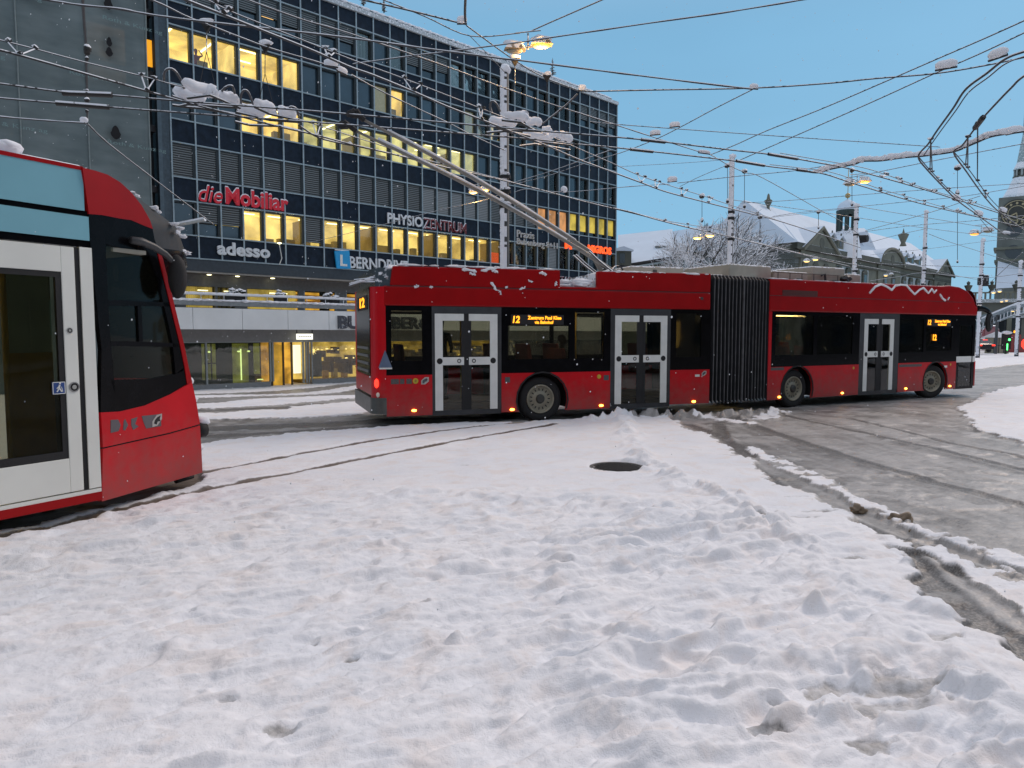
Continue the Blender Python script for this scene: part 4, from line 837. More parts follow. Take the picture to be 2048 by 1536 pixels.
# decals on the nose
mb = MB(); 
for pts in ([(221, 840), (236, 839), (241, 850), (237, 862), (221, 866)], [(247, 842), (250, 838), (256, 850), (250, 861), (246, 860)], [(262, 838), (275, 834), (270, 848), (277, 853), (266, 860), (262, 850)], [(283, 832), (322, 828), (322, 852), (292, 857), (287, 845)]):
    mb.prism(NN, [NN.uv(u, v) for u, v in pts], -.003, 0)
mb.build('fleet_marking', mat('mark_grey', (.10, .09, .10), .5), tram)
mb = MB(); mb.prism(NN, [NN.uv(u, v) for u, v in [(304, 843), (313, 830), (323, 827), (323, 838), (314, 851), (304, 854)]], -.006, -.003); bd = mb.build('bear_badge', mat('badge', (.42, .40, .38), .5), tram)
mb = MB(); mb.prism(NN, [NN.uv(u, v) for u, v in [(307, 847), (309, 840), (314, 834), (320, 831), (318, 838), (320, 842), (314, 843), (312, 849)]], -.009, -.006); mb.build('badge_figure', RUBBER, bd)
# inside
OL = mat('olive_panel', (.30, .22, .07), .6, var=.2)
MB().box(T, LB, .0, .3, TW-.3, .36, .40).build('floor', mat('tram_floor', (.06, .06, .06), .7), tram)
MB().box(T, LB, .6, .1, TW-.1, 2.60, 2.64).build('ceiling', mat('tram_ceiling', (.25, .24, .2), .6), tram)
MB().box(T, LB, -.2, TW-.05, TW, .3, 1.0).box(T, LB, -.2, TW-.05, TW, 2.2, 3.3).build('far_side', OL, tram)
mb = MB()
for k in range(9): mb.box(T, -.2-1.5*k-.2, -.2-1.5*k, TW-.05, TW, 1.0, 2.2)
mb.build('far_posts', RUBBER, tram)
MB().box(T, -.46, -.08, .60, .66, .4, 1.62).box(T, -.50, -.46, .60, .64, .4, 2.6).box(T, -1.1, -.62, .7, .76, .4, 1.55).build('cab_partition', OL, tram)
MB().box(T, -.46, -.08, .60, .62, 1.62, 2.5).build('partition_glass', TRAMGLASS, tram)
mb = MB(); mb.tube([T.w(-.56, .45, .4), T.w(-.56, .45, 2.6)], .02, 8); mb.tube([T.w(-.66, .50, .4), T.w(-.66, .50, 2.6)], .02, 8); mb.build('grab_poles', mat('yellow_rail', (.35, .26, .05), .4), tram)
MB().box(T, -2.6, -.4, .9, 1.1, 2.585, 2.599).build('ceiling_lamp', CL, tram)
for k in range(3): MB().prism(T, [(-1.3-k, .85), (-.85-k, .85), (-.85-k, .93), (-1.15-k, .95), (-1.22-k, 1.5), (-1.3-k, 1.5)], 1.3, 2.1).build('seat', SEAT, tram, bevel=.02)
MB().box(T, .1, .75, .35, 1.9, .4, 1.12).build('cab_desk', RUBBER, tram)
# underframe and one visible wheel pair
MB().box(T, LB, -.1, .25, TW-.25, .16, .34).build('underframe', RUBBER, tram)
mb = MB()
for a in (-1.2, -3.0, -9, -10.8):
    for t_ in (.62, 1.62): mb.lathe(T.w(a, t_, .30), T.n, [(0, 0), (.27, 0), (.30, .02), (.30, .1), (0, .1)], 20)
mb.build('wheels', DARK, tram)
# ================================================================== OFFICE BUILDING
B = Frame(-18.5096, 39.1, .7236, .6902)
PIT = 1.287; S0 = .13; NC = 30; SE = S0 + PIT*NC
off = thing('office_building', B.w(19, 8, -1.4), 'tall dark blue glazed office block with lit windows and snow on its roof edge', 'building')
SP = mat('dark_panel', (.010, .018, .032), .45, var=.35, scale=3, spec=.18); MUL = mat('mullion_metal', (.30, .38, .42), .45, .2, var=.15, snow=-.1); REV = mat('reveal', (.02, .03, .035), .5)
LVL = [7.26 + 3.09*k for k in range(5)]; WH = 1.85
mb = MB()
for i, z0 in enumerate([5.99] + [q + WH for q in LVL]):
    z1 = LVL[i] if i < 5 else 22.45
    MB().box(B, S0, SE, .04, .16, z0, z1).build('spandrel_band', SP, off)
mb = MB()
for c in range(NC+1): a = S0 + PIT*c; mb.box(B, a-.04, a+.04, -.04, .035, 5.99, 22.45)
mb.build('vertical_mullions', MUL, off)
for z in [6.0] + [q for k in LVL for q in (k, k+WH)]:
    mb = MB(); mb.box(B, S0, SE, -.035, .035, z-.035, z+.035); mb.build('horizontal_mullion', MUL, off)
for k, z in enumerate(LVL):
    mb = MB()
    for c in range(NC): a = S0 + PIT*c; mb.box(B, a+PIT-.17, a+PIT-.041, .036, .30, z+.036, z+WH-.12)
    mb.box(B, S0, SE, .036, .30, z+WH-.12, z+WH-.036); mb.build('window_reveals', REV, off)
MB().box(B, S0-.05, SE+.05, -.12, .10, 22.45, 22.72).build('cornice', mat('cornice', (.42, .47, .50), .5, snow=.3), off)
MB().box(B, S0+.3, SE-.1, .55, .75, 22.72, 23.15).build('roof_parapet', mat('roof_rail', (.10, .13, .14), .6, snow=.2), off)
mb = MB(); random.seed(2)
for i in range(100):
    a = S0 + (SE-S0)*i/100; mb.blob(B.w(a+.2, .3, 22.74), .35, .25, .06+.03*random.random(), 2, .3, B.d)
for i in range(90): a = S0+.4 + (SE-S0-.6)*i/90; mb.blob(B.w(a+.2, .65, 23.16), .34, .16, .10, 2, .3, B.d)
mb.build('roof_snow', SNOWOBJ, off, smooth=True)
MB().box(B, S0, SE, .3, 14, 22.4, 22.5).build('roof', FARS, off)
# side, back and slab structure
MB().box(B, S0-.05, S0+.02, .16, 14, -1.4, 22.4).box(B, SE-.02, SE+.05, .05, 14, -1.4, 22.45).box(B, S0, SE, 13.9, 14, -1.4, 22.4).build('outer_walls', SP, off)
mb = MB()
for i in range(5): mb.box(B, S0+.03, SE-.03, .17, 6.0, LVL[i]-.35, LVL[i]-.05)
mb.box(B, S0+.03, SE-.03, .17, 13.8, 22.1, 22.39); mb.build('floor_slabs', mat('slab', (.3, .3, .28), .8), off)
# window kinds by floor (0 lowest) : D dark, C curtain, B blind, H half blind, L lit, M lit blind, Y dim lit curtain, O orange, G yellow, S light grey shutter
ROWS = ["DHHLLLMLLLLLLLLLLLLLLLLSLYLDDL", "BBBBBBBBBBBBBSSSSSBBBBOOOGGGGG", "DDDLLLLLLLLLLLLLLDDDDDDKDDKDDK", "LLLLLLDDDDYLDDDDYYLYYDYDDYDDYD", "HBHHHHBHHCDCHHHCCCCCCDCCCCHHHH"]
def emis(name, col, es, base=(.6, .55, .4)): return mat(name, base, .8, var=.25, scale=.9, emit=col, es=es)
CLOTH = slats('curtain', (.13, .20, .24), (.24, .33, .38), .16, 'X', .8, .5)
CLOTHW = mat('curtain_lit', (.4, .38, .3), .8, emit=(.50, .44, .22), es=.30)
BLIND = slats('blind_dark', (.006, .008, .01), (.17, .20, .21), .125, 'Z', .45, .5); BLINDG = slats('blind_grey', (.12, .14, .15), (.27, .30, .31), .125, 'Z', .5, .5)
DPANE = mat('dark_pane', (.022, .045, .065), .06, var=.5, scale=.5, spec=1.0)
OPANE = mat('orange_screen', (.5, .25, .1), .7, var=.45, scale=1.3, emit=(.80, .36, .13), es=.55); GPANE = mat('yellow_screen', (.5, .4, .08), .7, var=.45, scale=1.3, emit=(.62, .44, .06), es=.6)
ROOMW = mat('room_wall_glow', (.6, .5, .3), .8, var=.3, scale=.9, emit=(.95, .72, .22), es=.95); ROOMC = mat('room_ceiling_glow', (.6, .5, .3), .8, var=.35, scale=.8, emit=(.95, .68, .16), es=1.05); STRIP = mat('strip_light', (.9, .9, .7), .5, emit=(1, .92, .52), es=4)  # walls and ceiling glow themselves, standing in for lamp light in the rooms
ROOMD = emis('room_furniture_glow', (.40, .28, .08), .30, (.2, .15, .08)); ROOMG = mat('room_green_wall_glow', (.5, .5, .35), .8, var=.4, scale=1.1, emit=(.78, .70, .27), es=.85)  # furniture and green wall carry the same painted glow
def win(mb, c, k, kind):
    """adds the panes of one window; returns material list"""
    a0 = S0+PIT*c+.036; a1 = S0+PIT*c+PIT-.17; z0 = LVL[k]+.036; z1 = LVL[k]+WH-.12
    put = lambda m, *b: parts.append((m, b))
    parts = []
    if kind in 'LK': put(OFFGLASS, a0, a1, .22, .225, z0, z1)
    elif kind == 'D': put(DPANE, a0, a1, .22, .24, z0, z1)
    elif kind == 'C':
        put(OFFGLASS, a0, a1, .22, .225, z0, z1); w = random.uniform(.25, .9); put(CLOTH, a0, a0+(a1-a0)*w, .3, .32, z0, z1)
        if w < .9: put(DPANE, a0+(a1-a0)*w, a1, .34, .36, z0, z1)
    elif kind == 'Y': put(OFFGLASS, a0, a1, .22, .225, z0, z1); put(CLOTHW, a0, a1, .3, .32, z0, z1)
    elif kind == 'O': put(OPANE, a0, a1, .22, .24, z0, z1)
    elif kind == 'G': put(GPANE, a0, a1, .22, .24, z0+.35, z1); put(OFFGLASS, a0, a1, .22, .225, z0, z0+.35)
    elif kind in 'BS': put(BLIND if kind == 'B' else BLINDG, a0, a1+.16, .10, .13, z0, z1+.12)
    elif kind in 'HM':
        f = random.uniform(.32, .5) if kind == 'H' else .12; zb = z0+(z1-z0)*f; put(BLIND, a0, a1+.16, .10, .13, zb, z1+.12); put(OFFGLASS if kind == 'M' else DPANE, a0, a1, .22, .225, z0, zb if kind == 'H' else z1)
    return parts
random.seed(11); far_mb = {}
for k in range(5):
    for c in range(NC):
        kind = ROWS[k][c]; ps = win(None, c, k, kind)
        if c < 20:
            m0, b0 = ps[0]; o_ = MB().box(B, *b0).build('window', m0, off)
            for m1, b1 in ps[1:]: MB().box(B, *b1).build({'blind_dark': 'blind', 'curtain': 'curtain', 'curtain_lit': 'curtain'}.get(m1.name, 'pane'), m1, o_)
        else:
            for m1, b1 in ps: far_mb.setdefault(m1.name, MB()).box(B, *b1)
mbx = MB(); ml = []
for i, (nm, q) in enumerate(far_mb.items()): mbx.mi = i; mbx.add(q.v, q.f); ml.append(MATS[nm])
o_ = mbx.build('distant_windows', ml, off); o_['kind'] = 'stuff'
# lit rooms behind the glass
def room(k, c0, c1, wall=ROOMW, depth=4.2, strips='x'):
    a0 = S0+PIT*c0+.01; a1 = S0+PIT*c1-.01; z0 = LVL[k]-.04; z1 = LVL[k]+WH+.25
    r_ = MB().box(B, a0, a1, depth, depth+.05, z0, z1).box(B, a0, a0+.04, .32, depth, z0, z1).box(B, a1-.04, a1, .32, depth, z0, z1).build('lit_room', wall, off)
    MB().box(B, a0+.04, a1-.04, .32, depth, z1-.02, z1+.02).build('room_ceiling_glow', ROOMC if wall is ROOMW else ROOMG, r_)
    mb = MB(); x = a0+.5
    if strips == 'x':
        while x < a1-1.4: mb.box(B, x, x+1.25, 1.3, 1.4, z1-.07, z1-.03); mb.box(B, x+.3, x+1.5, 3.0, 3.1, z1-.07, z1-.03); x += 2.1
    else:
        while x < a1-.3: mb.box(B, x, x+.10, .7, 3.4, z1-.07, z1-.03); x += 2.4
    mb.build('strip_lights', STRIP, r_)
    f_ = MB(); x = a0+.2
    while x < a1-1:
        w = random.uniform(.3, 1.1); t_ = random.uniform(.5, 2.5); f_.box(B, x, x+w, t_, t_+.4, z0+.06, z0+random.uniform(.3, .75)); x += w+random.uniform(.3, 1.6)
    x = a0+PIT*random.randint(2, 4)
    while x < a1-.5: f_.box(B, x, x+.08, 1.9, depth-.01, z0+.06, z1-.08); x += PIT*random.randint(2, 5)
    f_.build('room_furniture_glow', ROOMD, r_)
    return r_
room(0, 3, 23); room(0, 24, 27, ROOMG); room(0, 29, 30); room(2, 3, 6, ROOMW, strips='y'); room(2, 6, 12, ROOMG, strips='y'); room(2, 12, 17, ROOMG, strips='x'); room(3, 0, 3, strips='y'); room(3, 3, 6, strips='x'); room(3, 11, 12); room(3, 18, 19)
mb = MB()
for (c, k) in ((23, 2), (26, 2), (29, 2), (17, 2), (4.3, 4), (25, 2), (21, 2)): mb.box(B, S0+PIT*c+.3, S0+PIT*c+1.0, 1.0, 1.5, LVL[k]+1.2, LVL[k]+1.24)
mb.build('ceiling_lamps', mat('lamp_panel', (.8, .5, .3), .5, emit=(1, .62, .25), es=1.2), off)
MB().box(B, S0+PIT*18.6, S0+PIT*19.6, 1.2, 1.25, LVL[0]+.1, LVL[0]+1.0).build('red_screen', mat('red_screen', (.7, .1, .02), .6, emit=(.9, .12, .02), es=.8), off)
pp = B.w(S0+PIT*1.35, .8, LVL[3]-.55)
person(pp, -B.n, 'person in a red top with raised hand at a lit office window', RCOAT, 'standing', scale=.98, arm_up=True)
# left end strip wall joining the scaffolded neighbour
MB().box(B, -.55, S0-.06, -.0, .3, -1.4, 24.5).build('end_pier', mat('end_pier', (.05, .075, .095), .5, var=.25), off)
MB().box(B, -.55, -.35, -.06, .0, -1.4, 24.5).build('end_pier_edge', mat('pier_edge', (.08, .12, .15), .5), off)
mb = MB(); mb.box(B, -2.6, -.551, .75, 1.0, -1.4, 24.5); mb.build('recess_wall', mat('recess', (.012, .015, .02), .6), off)
mb = MB()
for z in (3.0, 6.2, 9.4, 12.6, 15.4, 18.6, 21.8): mb.box(B, -2.6, -.551, .3, .75, z, z+.35)
mb.build('recess_ledge', mat('ledge_dark', (.03, .03, .035), .6), off)
MB().box(B, B.uv(294, 105, .72)[0], B.uv(304, 105, .72)[0], .70, .748, B.uv(298, 133, .72)[1], B.uv(298, 80, .72)[1]).build('orange_window', mat('orange_window', (.6, .3, .05), .6, emit=(1, .42, .02), es=.9), off)
# --- band under the glazing, soffit, recessed first floor
MB().box(B, -.3, SE, .02, .4, 5.32, 5.98).build('dark_fascia', mat('slate_fascia', (.035, .048, .06), .5, var=.15), off)
MB().box(B, -.3, SE, .05, 2.0, 5.22, 5.315).build('soffit_edge', mat('soffit_edge', (.30, .28, .25), .6), off)
GREY1 = mat('grey_render', (.20, .205, .205), .7, var=.12)
mb = MB(); TM = 1.2
mz = lambda u, v: B.uv(u, v, TM)
mb.box(B, -.3, SE, TM, TM+.2, 4.55, 5.22)
wl = [(mz(371, 575)[0], mz(430, 575)[0], 'c'), (mz(435, 575)[0], mz(469, 575)[0], 'c'), (mz(494, 575)[0], mz(597, 575)[0], 'c'), (mz(608, 575)[0], mz(671, 575)[0], 'o'), (mz(692, 575)[0], mz(760, 575)[0], 'o')]
x = wl[-1][1]
while x < SE-4: wl.append((x+1, x+4, 'c')); x += 4
x = -.3
for a, b_, kd in wl: mb.box(B, x, a, TM, TM+.2, 1.9, 4.55); x = b_
mb.box(B, x, SE, TM, TM+.2, 1.9, 4.55); mb.build('first_floor_wall', GREY1, off)
CURT = slats('lit_curtain', (.22, .17, .05), (.50, .40, .13), .22, 'X', .8, .4)
CURE = mat('curtain_glow', (.4, .33, .12), .8, var=.6, scale=.9, emit=(.85, .62, .14), es=.62)
ODUCT = mat('duct_brass', (.45, .25, .06), .35, .5, emit=(.8, .36, .04), es=.30)
for i, (a, b_, kd) in enumerate(wl):
    o_ = MB().box(B, a, b_, TM+.05, TM+.055, 1.9, 4.55).build('first_floor_window', SHOPGLASS, off)
    if kd == 'c':
        mb = MB(); y = a
        while y < b_-.1: mb.box(B, y, y+.09, TM+.35+.06*random.random(), TM+.45, 1.9, 4.54); y += .12
        mb.build('curtain', CURE if i in (0, 2, 6) else CURT, o_)
        MB().box(B, a+(b_-a)*.45, a+(b_-a)*.8, TM+.2, TM+.22, 4.3, 4.36).build('window_lamp', STRIP, o_)
    else:
        MB().box(B, a, b_, TM+2.2, TM+2.25, 1.9, 4.6).build('room_back', mat('amber_room', (.5, .3, .06), .7, var=.5, scale=1.5, emit=(.9, .48, .06), es=1.0), o_)
        q = MB(); q.tube([B.w(a-.2, TM+1, 4.25), B.w(b_+.2, TM+1.1, 4.15)], .16, 10); q.tube([B.w(a, TM+1.4, 3.75), B.w(b_, TM+1.4, 3.9)], .2, 10); q.build('ducts', ODUCT, o_, smooth=True)
        for q_ in (a, b_): MB().box(B, q_-.04, q_+.04, TM-.02, TM+.05, 1.9, 4.55).build('window_frame', MUL, o_)
for (u, v) in ((475, 555), (545, 548), (418, 540)): MB().blob(B.w(*(lambda q: (q[0], .8, 5.20))(B.uv(u, v, .8))), .13, .13, .03, 2, 0).build('downlight', STRIP, off)
# terrace: fascia panels, ledge, railing, planters
TF = -1.3
fz = lambda u, v: B.uv(u, v, TF)[1]; fs2 = lambda u, v=640: B.uv(u, v, TF)[0]
zf0, zf1 = fz(500, 659), fz(500, 618); zl0, zl1 = fz(500, 613), fz(500, 604)
PAN = mat('light_panel', (.70, .72, .72), .5, var=.05, scale=1)
js = [fs2(u) for u in (290, 386, 485, 576, 658, 735)]
while js[-1] < SE+2: js.append(js[-1]+2.85)
for a, b_ in zip(js[:-1], js[1:]): MB().box(B, a+.012, b_-.012, TF, TF+.08, zf0, zf1).build('fascia_panel', PAN, off)
MB().box(B, js[0], js[-1], TF+.1, TM, zf0+.05, zf0+.2).build('terrace_slab', GREY1, off)
MB().box(B, js[0], js[-1], TF+.1, TF+.3, zf0+.2, zf1+.02).build('shadow_gap', mat('gap_dark', (.02, .02, .02), .8), off)
MB().box(B, js[0], js[-1], TF+.05, TF+.6, zl0, zl1).build('terrace_ledge', mat('ledge', (.22, .24, .25), .6), off)
mb = MB(); a = js[0]
while a < js[-1]-1: mb.blob(B.w(a, TF+.3, zl1+.03), .5, .33, .07+.03*random.random(), 2, .25, B.d); a += .42
mb.build('ledge_snow', SNOWOBJ, off, smooth=True)
zr = fz(500, 591.5); mb = MB(); mb.tube([B.w(js[0], TF+.1, zr), B.w(js[-1], TF+.1, zr)], .05, 8); a = js[0]+.4
while a < js[-1]: mb.tube([B.w(a, TF+.1, zl1), B.w(a, TF+.1, zr)], .02, 6); a += 1.25
mb.build('railing', mat('rail_white', (.5, .53, .55), .5, snow=.4), off)
mb = MB(); a = js[0]
while a < js[-1]: mb.blob(B.w(a, TF+.1, zr+.07), .4, .06, .045, 2, .25, B.d); a += .5
mb.build('railing_snow', SNOWOBJ, off, smooth=True)
# --- ground floor
TG = .3
gs = lambda u, v=720: B.uv(u, v, TG)[0]; gzz = lambda u, v: B.uv(u, v, TG)[1]
zg0, zg1, zh1 = gzz(500, 765), gzz(500, 684), zf0+.1
GREY2 = mat('grey_metal', (.22, .225, .225), .5, var=.08); FRM = mat('alu_frame', (.27, .29, .29), .45, .3)
MB().box(B, gs(290), SE, TG, TG+.1, zg1+.03, zh1).build('ground_fascia', GREY2, off)
MB().box(B, gs(290), gs(541), TG-.02, TG+.3, -1.6, zg0).box(B, gs(624), SE, TG-.02, TG+.3, -1.6, zg0).build('plinth', GREY2, off)
mb = MB()
for u in (300, 413, 541, 546): a = gs(u); mb.box(B, a-.05, a+.05, TG-.02, TG+.12, zg0, zg1)
for u in (607, 613, 618, 624, 720): a = gs(u); mb.box(B, a-.05, a+.05, TG-.02, TG+.12, zg0-.2, zg1)
mb.box(B, gs(290), SE, TG-.02, TG+.12, zg1-.03, zg1+.03); mb.build('shop_frames', FRM, off)
SHD = emis('shop_dark', (.01, .02, .018), .2, (.008, .014, .014))
g_ = MB().box(B, gs(290), gs(541), TG+.05, TG+.056, zg0, zg1).build('shop_window', SHOPGLASS, off)
MB().box(B, gs(290), gs(543), TG+2.4, TG+2.5, -1.4, zg1+.2).build('shop_back', SHD, g_)
GRG = mat('green_lit_wall', (.2, .22, .06), .8, var=.6, scale=2, emit=(.26, .28, .04), es=.40)
mb = MB()
for u0, u1, z0 in ((421, 449, .0), (483, 515, -.6), (526, 538, .3)): mb.box(B, gs(u0), gs(u1), TG+1.3, TG+1.35, -.9+z0*.8, zg1-.1)
mb.build('lit_niche', GRG, g_)
mb = MB(); mb.box(B, gs(499)-.03, gs(499)+.03, TG+1.2, TG+1.25, -1.0, .9)
for u in (434, 493, 513): mb.blob(B.w(gs(u), TG+1.1, .75), .10, .05, .05, 2, .2)
mb.box(B, gs(528), gs(540), TG+1, TG+1.05, -1.03, -.97); mb.build('shop_lights', mat('green_lamp', (.7, .8, .4), .5, emit=(.75, .95, .35), es=1.6), g_)
mb = MB()
for u0 in (424, 435, 446): mb.box(B, gs(u0)-.03, gs(u0)+.03, TG+.9, TG+.95, -.9, zg1)
mb.box(B, gs(421), gs(449), TG+.9, TG+.95, .05, .12); mb.build('window_bars', RUBBER, g_)
ENT = mat('entrance_amber', (.35, .2, .05), .5, var=.6, scale=2, emit=(.8, .42, .05), es=.7)
e_ = MB().box(B, gs(546), gs(607), TG+1.6, TG+1.7, -1.45, zg1+.1).build('entrance', ENT, off)
MB().box(B, gs(546), gs(607), TG, TG+1.6, -1.5, -1.42).build('entrance_floor', mat('wet_floor', (.10, .06, .03), .25), e_)
MB().box(B, gs(551), gs(573), TG+.5, TG+.52, -1.4, zg1-.2).build('entrance_door', mat('door_amber', (.4, .24, .04), .5, var=.4, scale=1.5, emit=(.8, .42, .03), es=.5), e_)
mb = MB()
for u in (550, 573, 590): mb.box(B, gs(u)-.05, gs(u)+.05, TG+.4, TG+.5, -1.4, zg1)
mb.build('door_posts', mat('bronze', (.08, .06, .04), .4, .4), e_)
MB().box(B, gs(592), gs(606), TG+.3, TG+.4, B.z(599, 747, TG), B.z(599, 690, TG)).build('directory_board', mat('board_lit', (.8, .8, .7), .5, emit=(.95, .90, .60), es=1.1), e_)
mb = MB()
for i in range(13): z = B.z(599, 694+4*i, TG); mb.box(B, gs(594), gs(604), TG+.292, TG+.30, z-.02, z+.0)
mb.build('board_lines', GREYM, e_)
sg = thing('hanging_sign', B.w(gs(610), -.2, zg1), 'small white lit sign hanging over the amber entrance', 'sign')
a0, z1_ = B.uv(593, 667.5, -.2); a1, z0_ = B.uv(625, 679, -.2)
MB().box(B, a0, a1, -.25, -.15, z0_, z1_).build('sign_box', mat('sign_lit', (.9, .9, .8), .5, emit=(1, .98, .80), es=1.3), sg)
MB().box(B, a0, a0+.04, -.22, -.18, z1_, z1_+.25).box(B, a1-.04, a1, -.22, -.18, z1_, z1_+.25).box(B, a0, a1, -.255, -.145, z1_, z1_+.04).build('sign_bracket', RUBBER, sg)
mb = MB()
for i in range(7): x = a0+(a1-a0)*(.1+.12*i); mb.box(B, x, x+(a1-a0)*.08, -.254, -.25, z0_+(z1_-z0_)*.45, z0_+(z1_-z0_)*.62)
mb.build('sign_line', GREYM, sg)
# right shop, warm
s_ = MB().box(B, gs(624), SE, TG+.05, TG+.056, zg0, zg1).build('shop_window', SHOPGLASS, off)
WARM = mat('warm_shop', (.45, .35, .12), .7, var=.7, scale=1.6, emit=(.85, .58, .12), es=.8)
MB().box(B, gs(624), SE, TG+2.8, TG+2.9, -1.3, zg1+.2).build('shop_back', WARM, s_)
MB().box(B, gs(624), SE, TG+.1, TG+2.8, -1.35, -1.2).build('shop_floor', OL, s_)
MB().box(B, gs(625), gs(651), TG+.5, TG+.55, -.95, .55).build('grey_screen', mat('screen_grey', (.05, .06, .055), .5), s_)
mb = MB(); random.seed(21); x = gs(654)
while x < SE-.6:
    w = random.uniform(.15, .6); z = random.uniform(-1.1, .6); mb.box(B, x, x+w, TG+random.uniform(.6, 2), TG+2.1, z, z+random.uniform(.15, .7)); x += random.uniform(.1, .35)
mb.build('shop_shelves', mat('goods', (.18, .12, .06), .6, var=.6, scale=5), s_)
mb = MB(); x = gs(652)
while x < SE-.6: mb.blob(B.w(x, TG+random.uniform(.6, 2.4), random.choice([.75, .2, -.35, .8])), random.uniform(.03, .12), .05, random.uniform(.02, .06), 1, .2); x += random.uniform(.08, .35)
for i in range(8): w = i*math.pi/4; c_ = B.w(gs(632), TG+.35, .72); mb.tube([c_, c_+B.d*.26*math.cos(w)+Vector((0, 0, .26*math.sin(w)))], [.04, .005], 5)
mb.build('shop_lights', mat('warm_lamp', (.9, .7, .3), .5, emit=(1, .78, .28), es=2.2), s_)
for i, u in enumerate((662, 680, 700)): MB().box(B, gs(u), gs(u+9), TG+.9, TG+1.2, -1.2, -.6+.1*i).build('display_box', mat('tan_box%d' % (i % 2), ((.35, .12, .04), (.3, .22, .06))[i % 2], .6, emit=(.5, .3, .05), es=.2), s_)
# ================================================================== LETTERING ON THE FACADE
def sign(name, txt, u0, v0, u1, v1, hpx, label, m, t=-.12, depth=.10, bold=.0, shear=0, snow=None, desc=0, space=1.0, fr=B):
    """u0,v0 lower left, u1,v1 lower right; hpx = letter height at the left"""
    a0, z0 = fr.uv(u0, v0, t); a1, _ = fr.uv(u1, v1, t); _, zt_ = fr.uv(u0, v0-hpx, t)
    h = zt_-z0; mb = text_mb(fr, txt, a0, z0, a1-a0, h, t=t+depth, depth=depth, bold=bold, shear=shear, space=space)
    o_ = mb.build(name, m); tag(o_, label, 'sign', None)
    if snow:
        s2_ = text_mb(fr, txt, a0-.01, z0+snow, a1-a0, h, t=t+depth-.01, depth=depth-.03, bold=bold-.004, shear=shear, space=space)
        s2_.build('snow_cap', SNOWOBJ, o_)
    return o_
SRED = mat('sign_red', (.50, .015, .03), .45, emit=(.5, .012, .03), es=.15); SWH = mat('sign_white', (.62, .66, .68), .5, snow=.2); SOR = mat('sign_orange', (.8, .1, .02), .5, emit=(1, .085, .01), es=1.4); SDR = mat('sign_darkred', (.16, .02, .025), .5, snow=.2); SGR = mat('sign_slate', (.045, .05, .065), .5, snow=.15); SCR = mat('sign_cream', (.40, .38, .33), .5, snow=.2)
sign('red_script_sign', 'die', 398, 402, 446, 410, 33, 'small slanted red word with snow caps, left half of the red facade lettering', SRED, bold=.005, shear=.25, snow=.07)
sign('red_bold_sign', 'Mobiliar', 452, 408, 577, 420, 34, 'long bold red word with snow caps, right half of the red facade lettering', SRED, bold=.03, snow=.07)
sign('white_word_sign', 'adesso', 435.5, 509, 541, 518.5, 26, 'rounded white lettering low on the left of the dark facade under the red words', SWH, bold=.03, snow=.02)
a0, z0 = B.uv(672, 537, -.15); a1, z1_ = B.uv(699, 503, -.15)
bs = MB(); bs.prism(B, [(a0+.06, z0), (a1+.05, z0+.05), (a1-.04, z1_+.05), (a0-.08, z1_-.06)], -.2, -.08); bs = bs.build('blue_square_sign', mat('sign_sky', (.01, .20, .42), .45, emit=(.01, .2, .45), es=.25)); tag(bs, 'tilted blue square sign with a big white L on the dark facade', 'sign')
text_mb(B, 'L', a0+.28, z0+.18, (a1-a0)*.5, (z1_-z0)*.62, t=-.2, depth=.02, bold=.03).build('letter', WHITE, bs)
MB().box(B, a0-.05, a1-.04, -.19, -.09, z1_+.0, z1_+.06).build('snow_cap', SNOWOBJ, bs)
sign('white_outline_sign', 'BERNDRIVE', 700, 536, 816, 551, 23, 'blocky white lettering right of the blue square sign, partly behind the bus roof', SWH, bold=.01, snow=.02)
sign('clinic_white_sign', 'PHYSIO', 776, 446, 846, 457, 20, 'thin white capitals with snow caps above the lit lower windows', SWH, bold=.01, snow=.04)
sign('clinic_red_sign', 'ZENTRUM', 848, 457, 933, 467, 21, 'thin dark red capitals with snow caps continuing the white capitals', SDR, bold=.008, snow=.05)
sign('serif_upper_sign', 'Praxis', 1035, 474, 1069, 478, 14, 'short pale word over a line, right of the nearest snowy pole', SCR, bold=.0, snow=.02)
sign('serif_lower_sign', 'Bubenberg 8+11', 1035, 492, 1116, 501, 16, 'long pale lettering with numerals under the short pale word', SCR, bold=.0, snow=.02)
sign('orange_letter_sign', 'M', 1131, 497, 1144, 498.5, 14, 'single glowing orange letter left of the glowing orange word', SOR, bold=.03)
sign('orange_word_sign', 'MIGROS', 1177, 504, 1223, 508.5, 15, 'glowing orange capitals at the right end of the dark facade', SOR, bold=.03)
sign('thin_sign', 'TAD', 1122, 563, 1145, 565, 10, 'small thin pale capitals seen through the notch in the bus roof', SDR, snow=.02)
sign('slate_block_sign', 'BUBENBERG', 677, 658, 860, 664, 27, 'big dark slate capitals on the pale fascia, cut off by the rear of the bus', SGR, t=TF-.12, bold=.04)
mb = MB(); a, z = B.uv(550, 500, -.05); mb.tube([B.w(a, -.6, z-.9), B.w(a+.25, -.4, z-.5), B.w(a+.25, -.1, z+.4)], .03); o_ = mb.build('facade_lamp', mat('lamp_arm', (.5, .52, .5), .5)); tag(o_, 'thin bent lamp arm on the facade right of the white rounded lettering', 'lamp')
MB().blob(B.w(a+.25, -.14, z+.42), .12, .08, .05, 2, 0).build('lamp_head', STRIP, o_)
mb = MB(); a0, z0 = B.uv(320, 455, -.4); a1, z1_ = B.uv(410, 438, -2.2); mb.tube([B.w(a0, .0, z0), B.w(a1, -2.2, z1_)], .12, 8); o_ = mb.build('wall_bracket', mat('bracket_white', (.45, .48, .48), .5, snow=.4)); tag(o_, 'white snow topped bracket arm standing out from the left end of the office block', 'bracket')
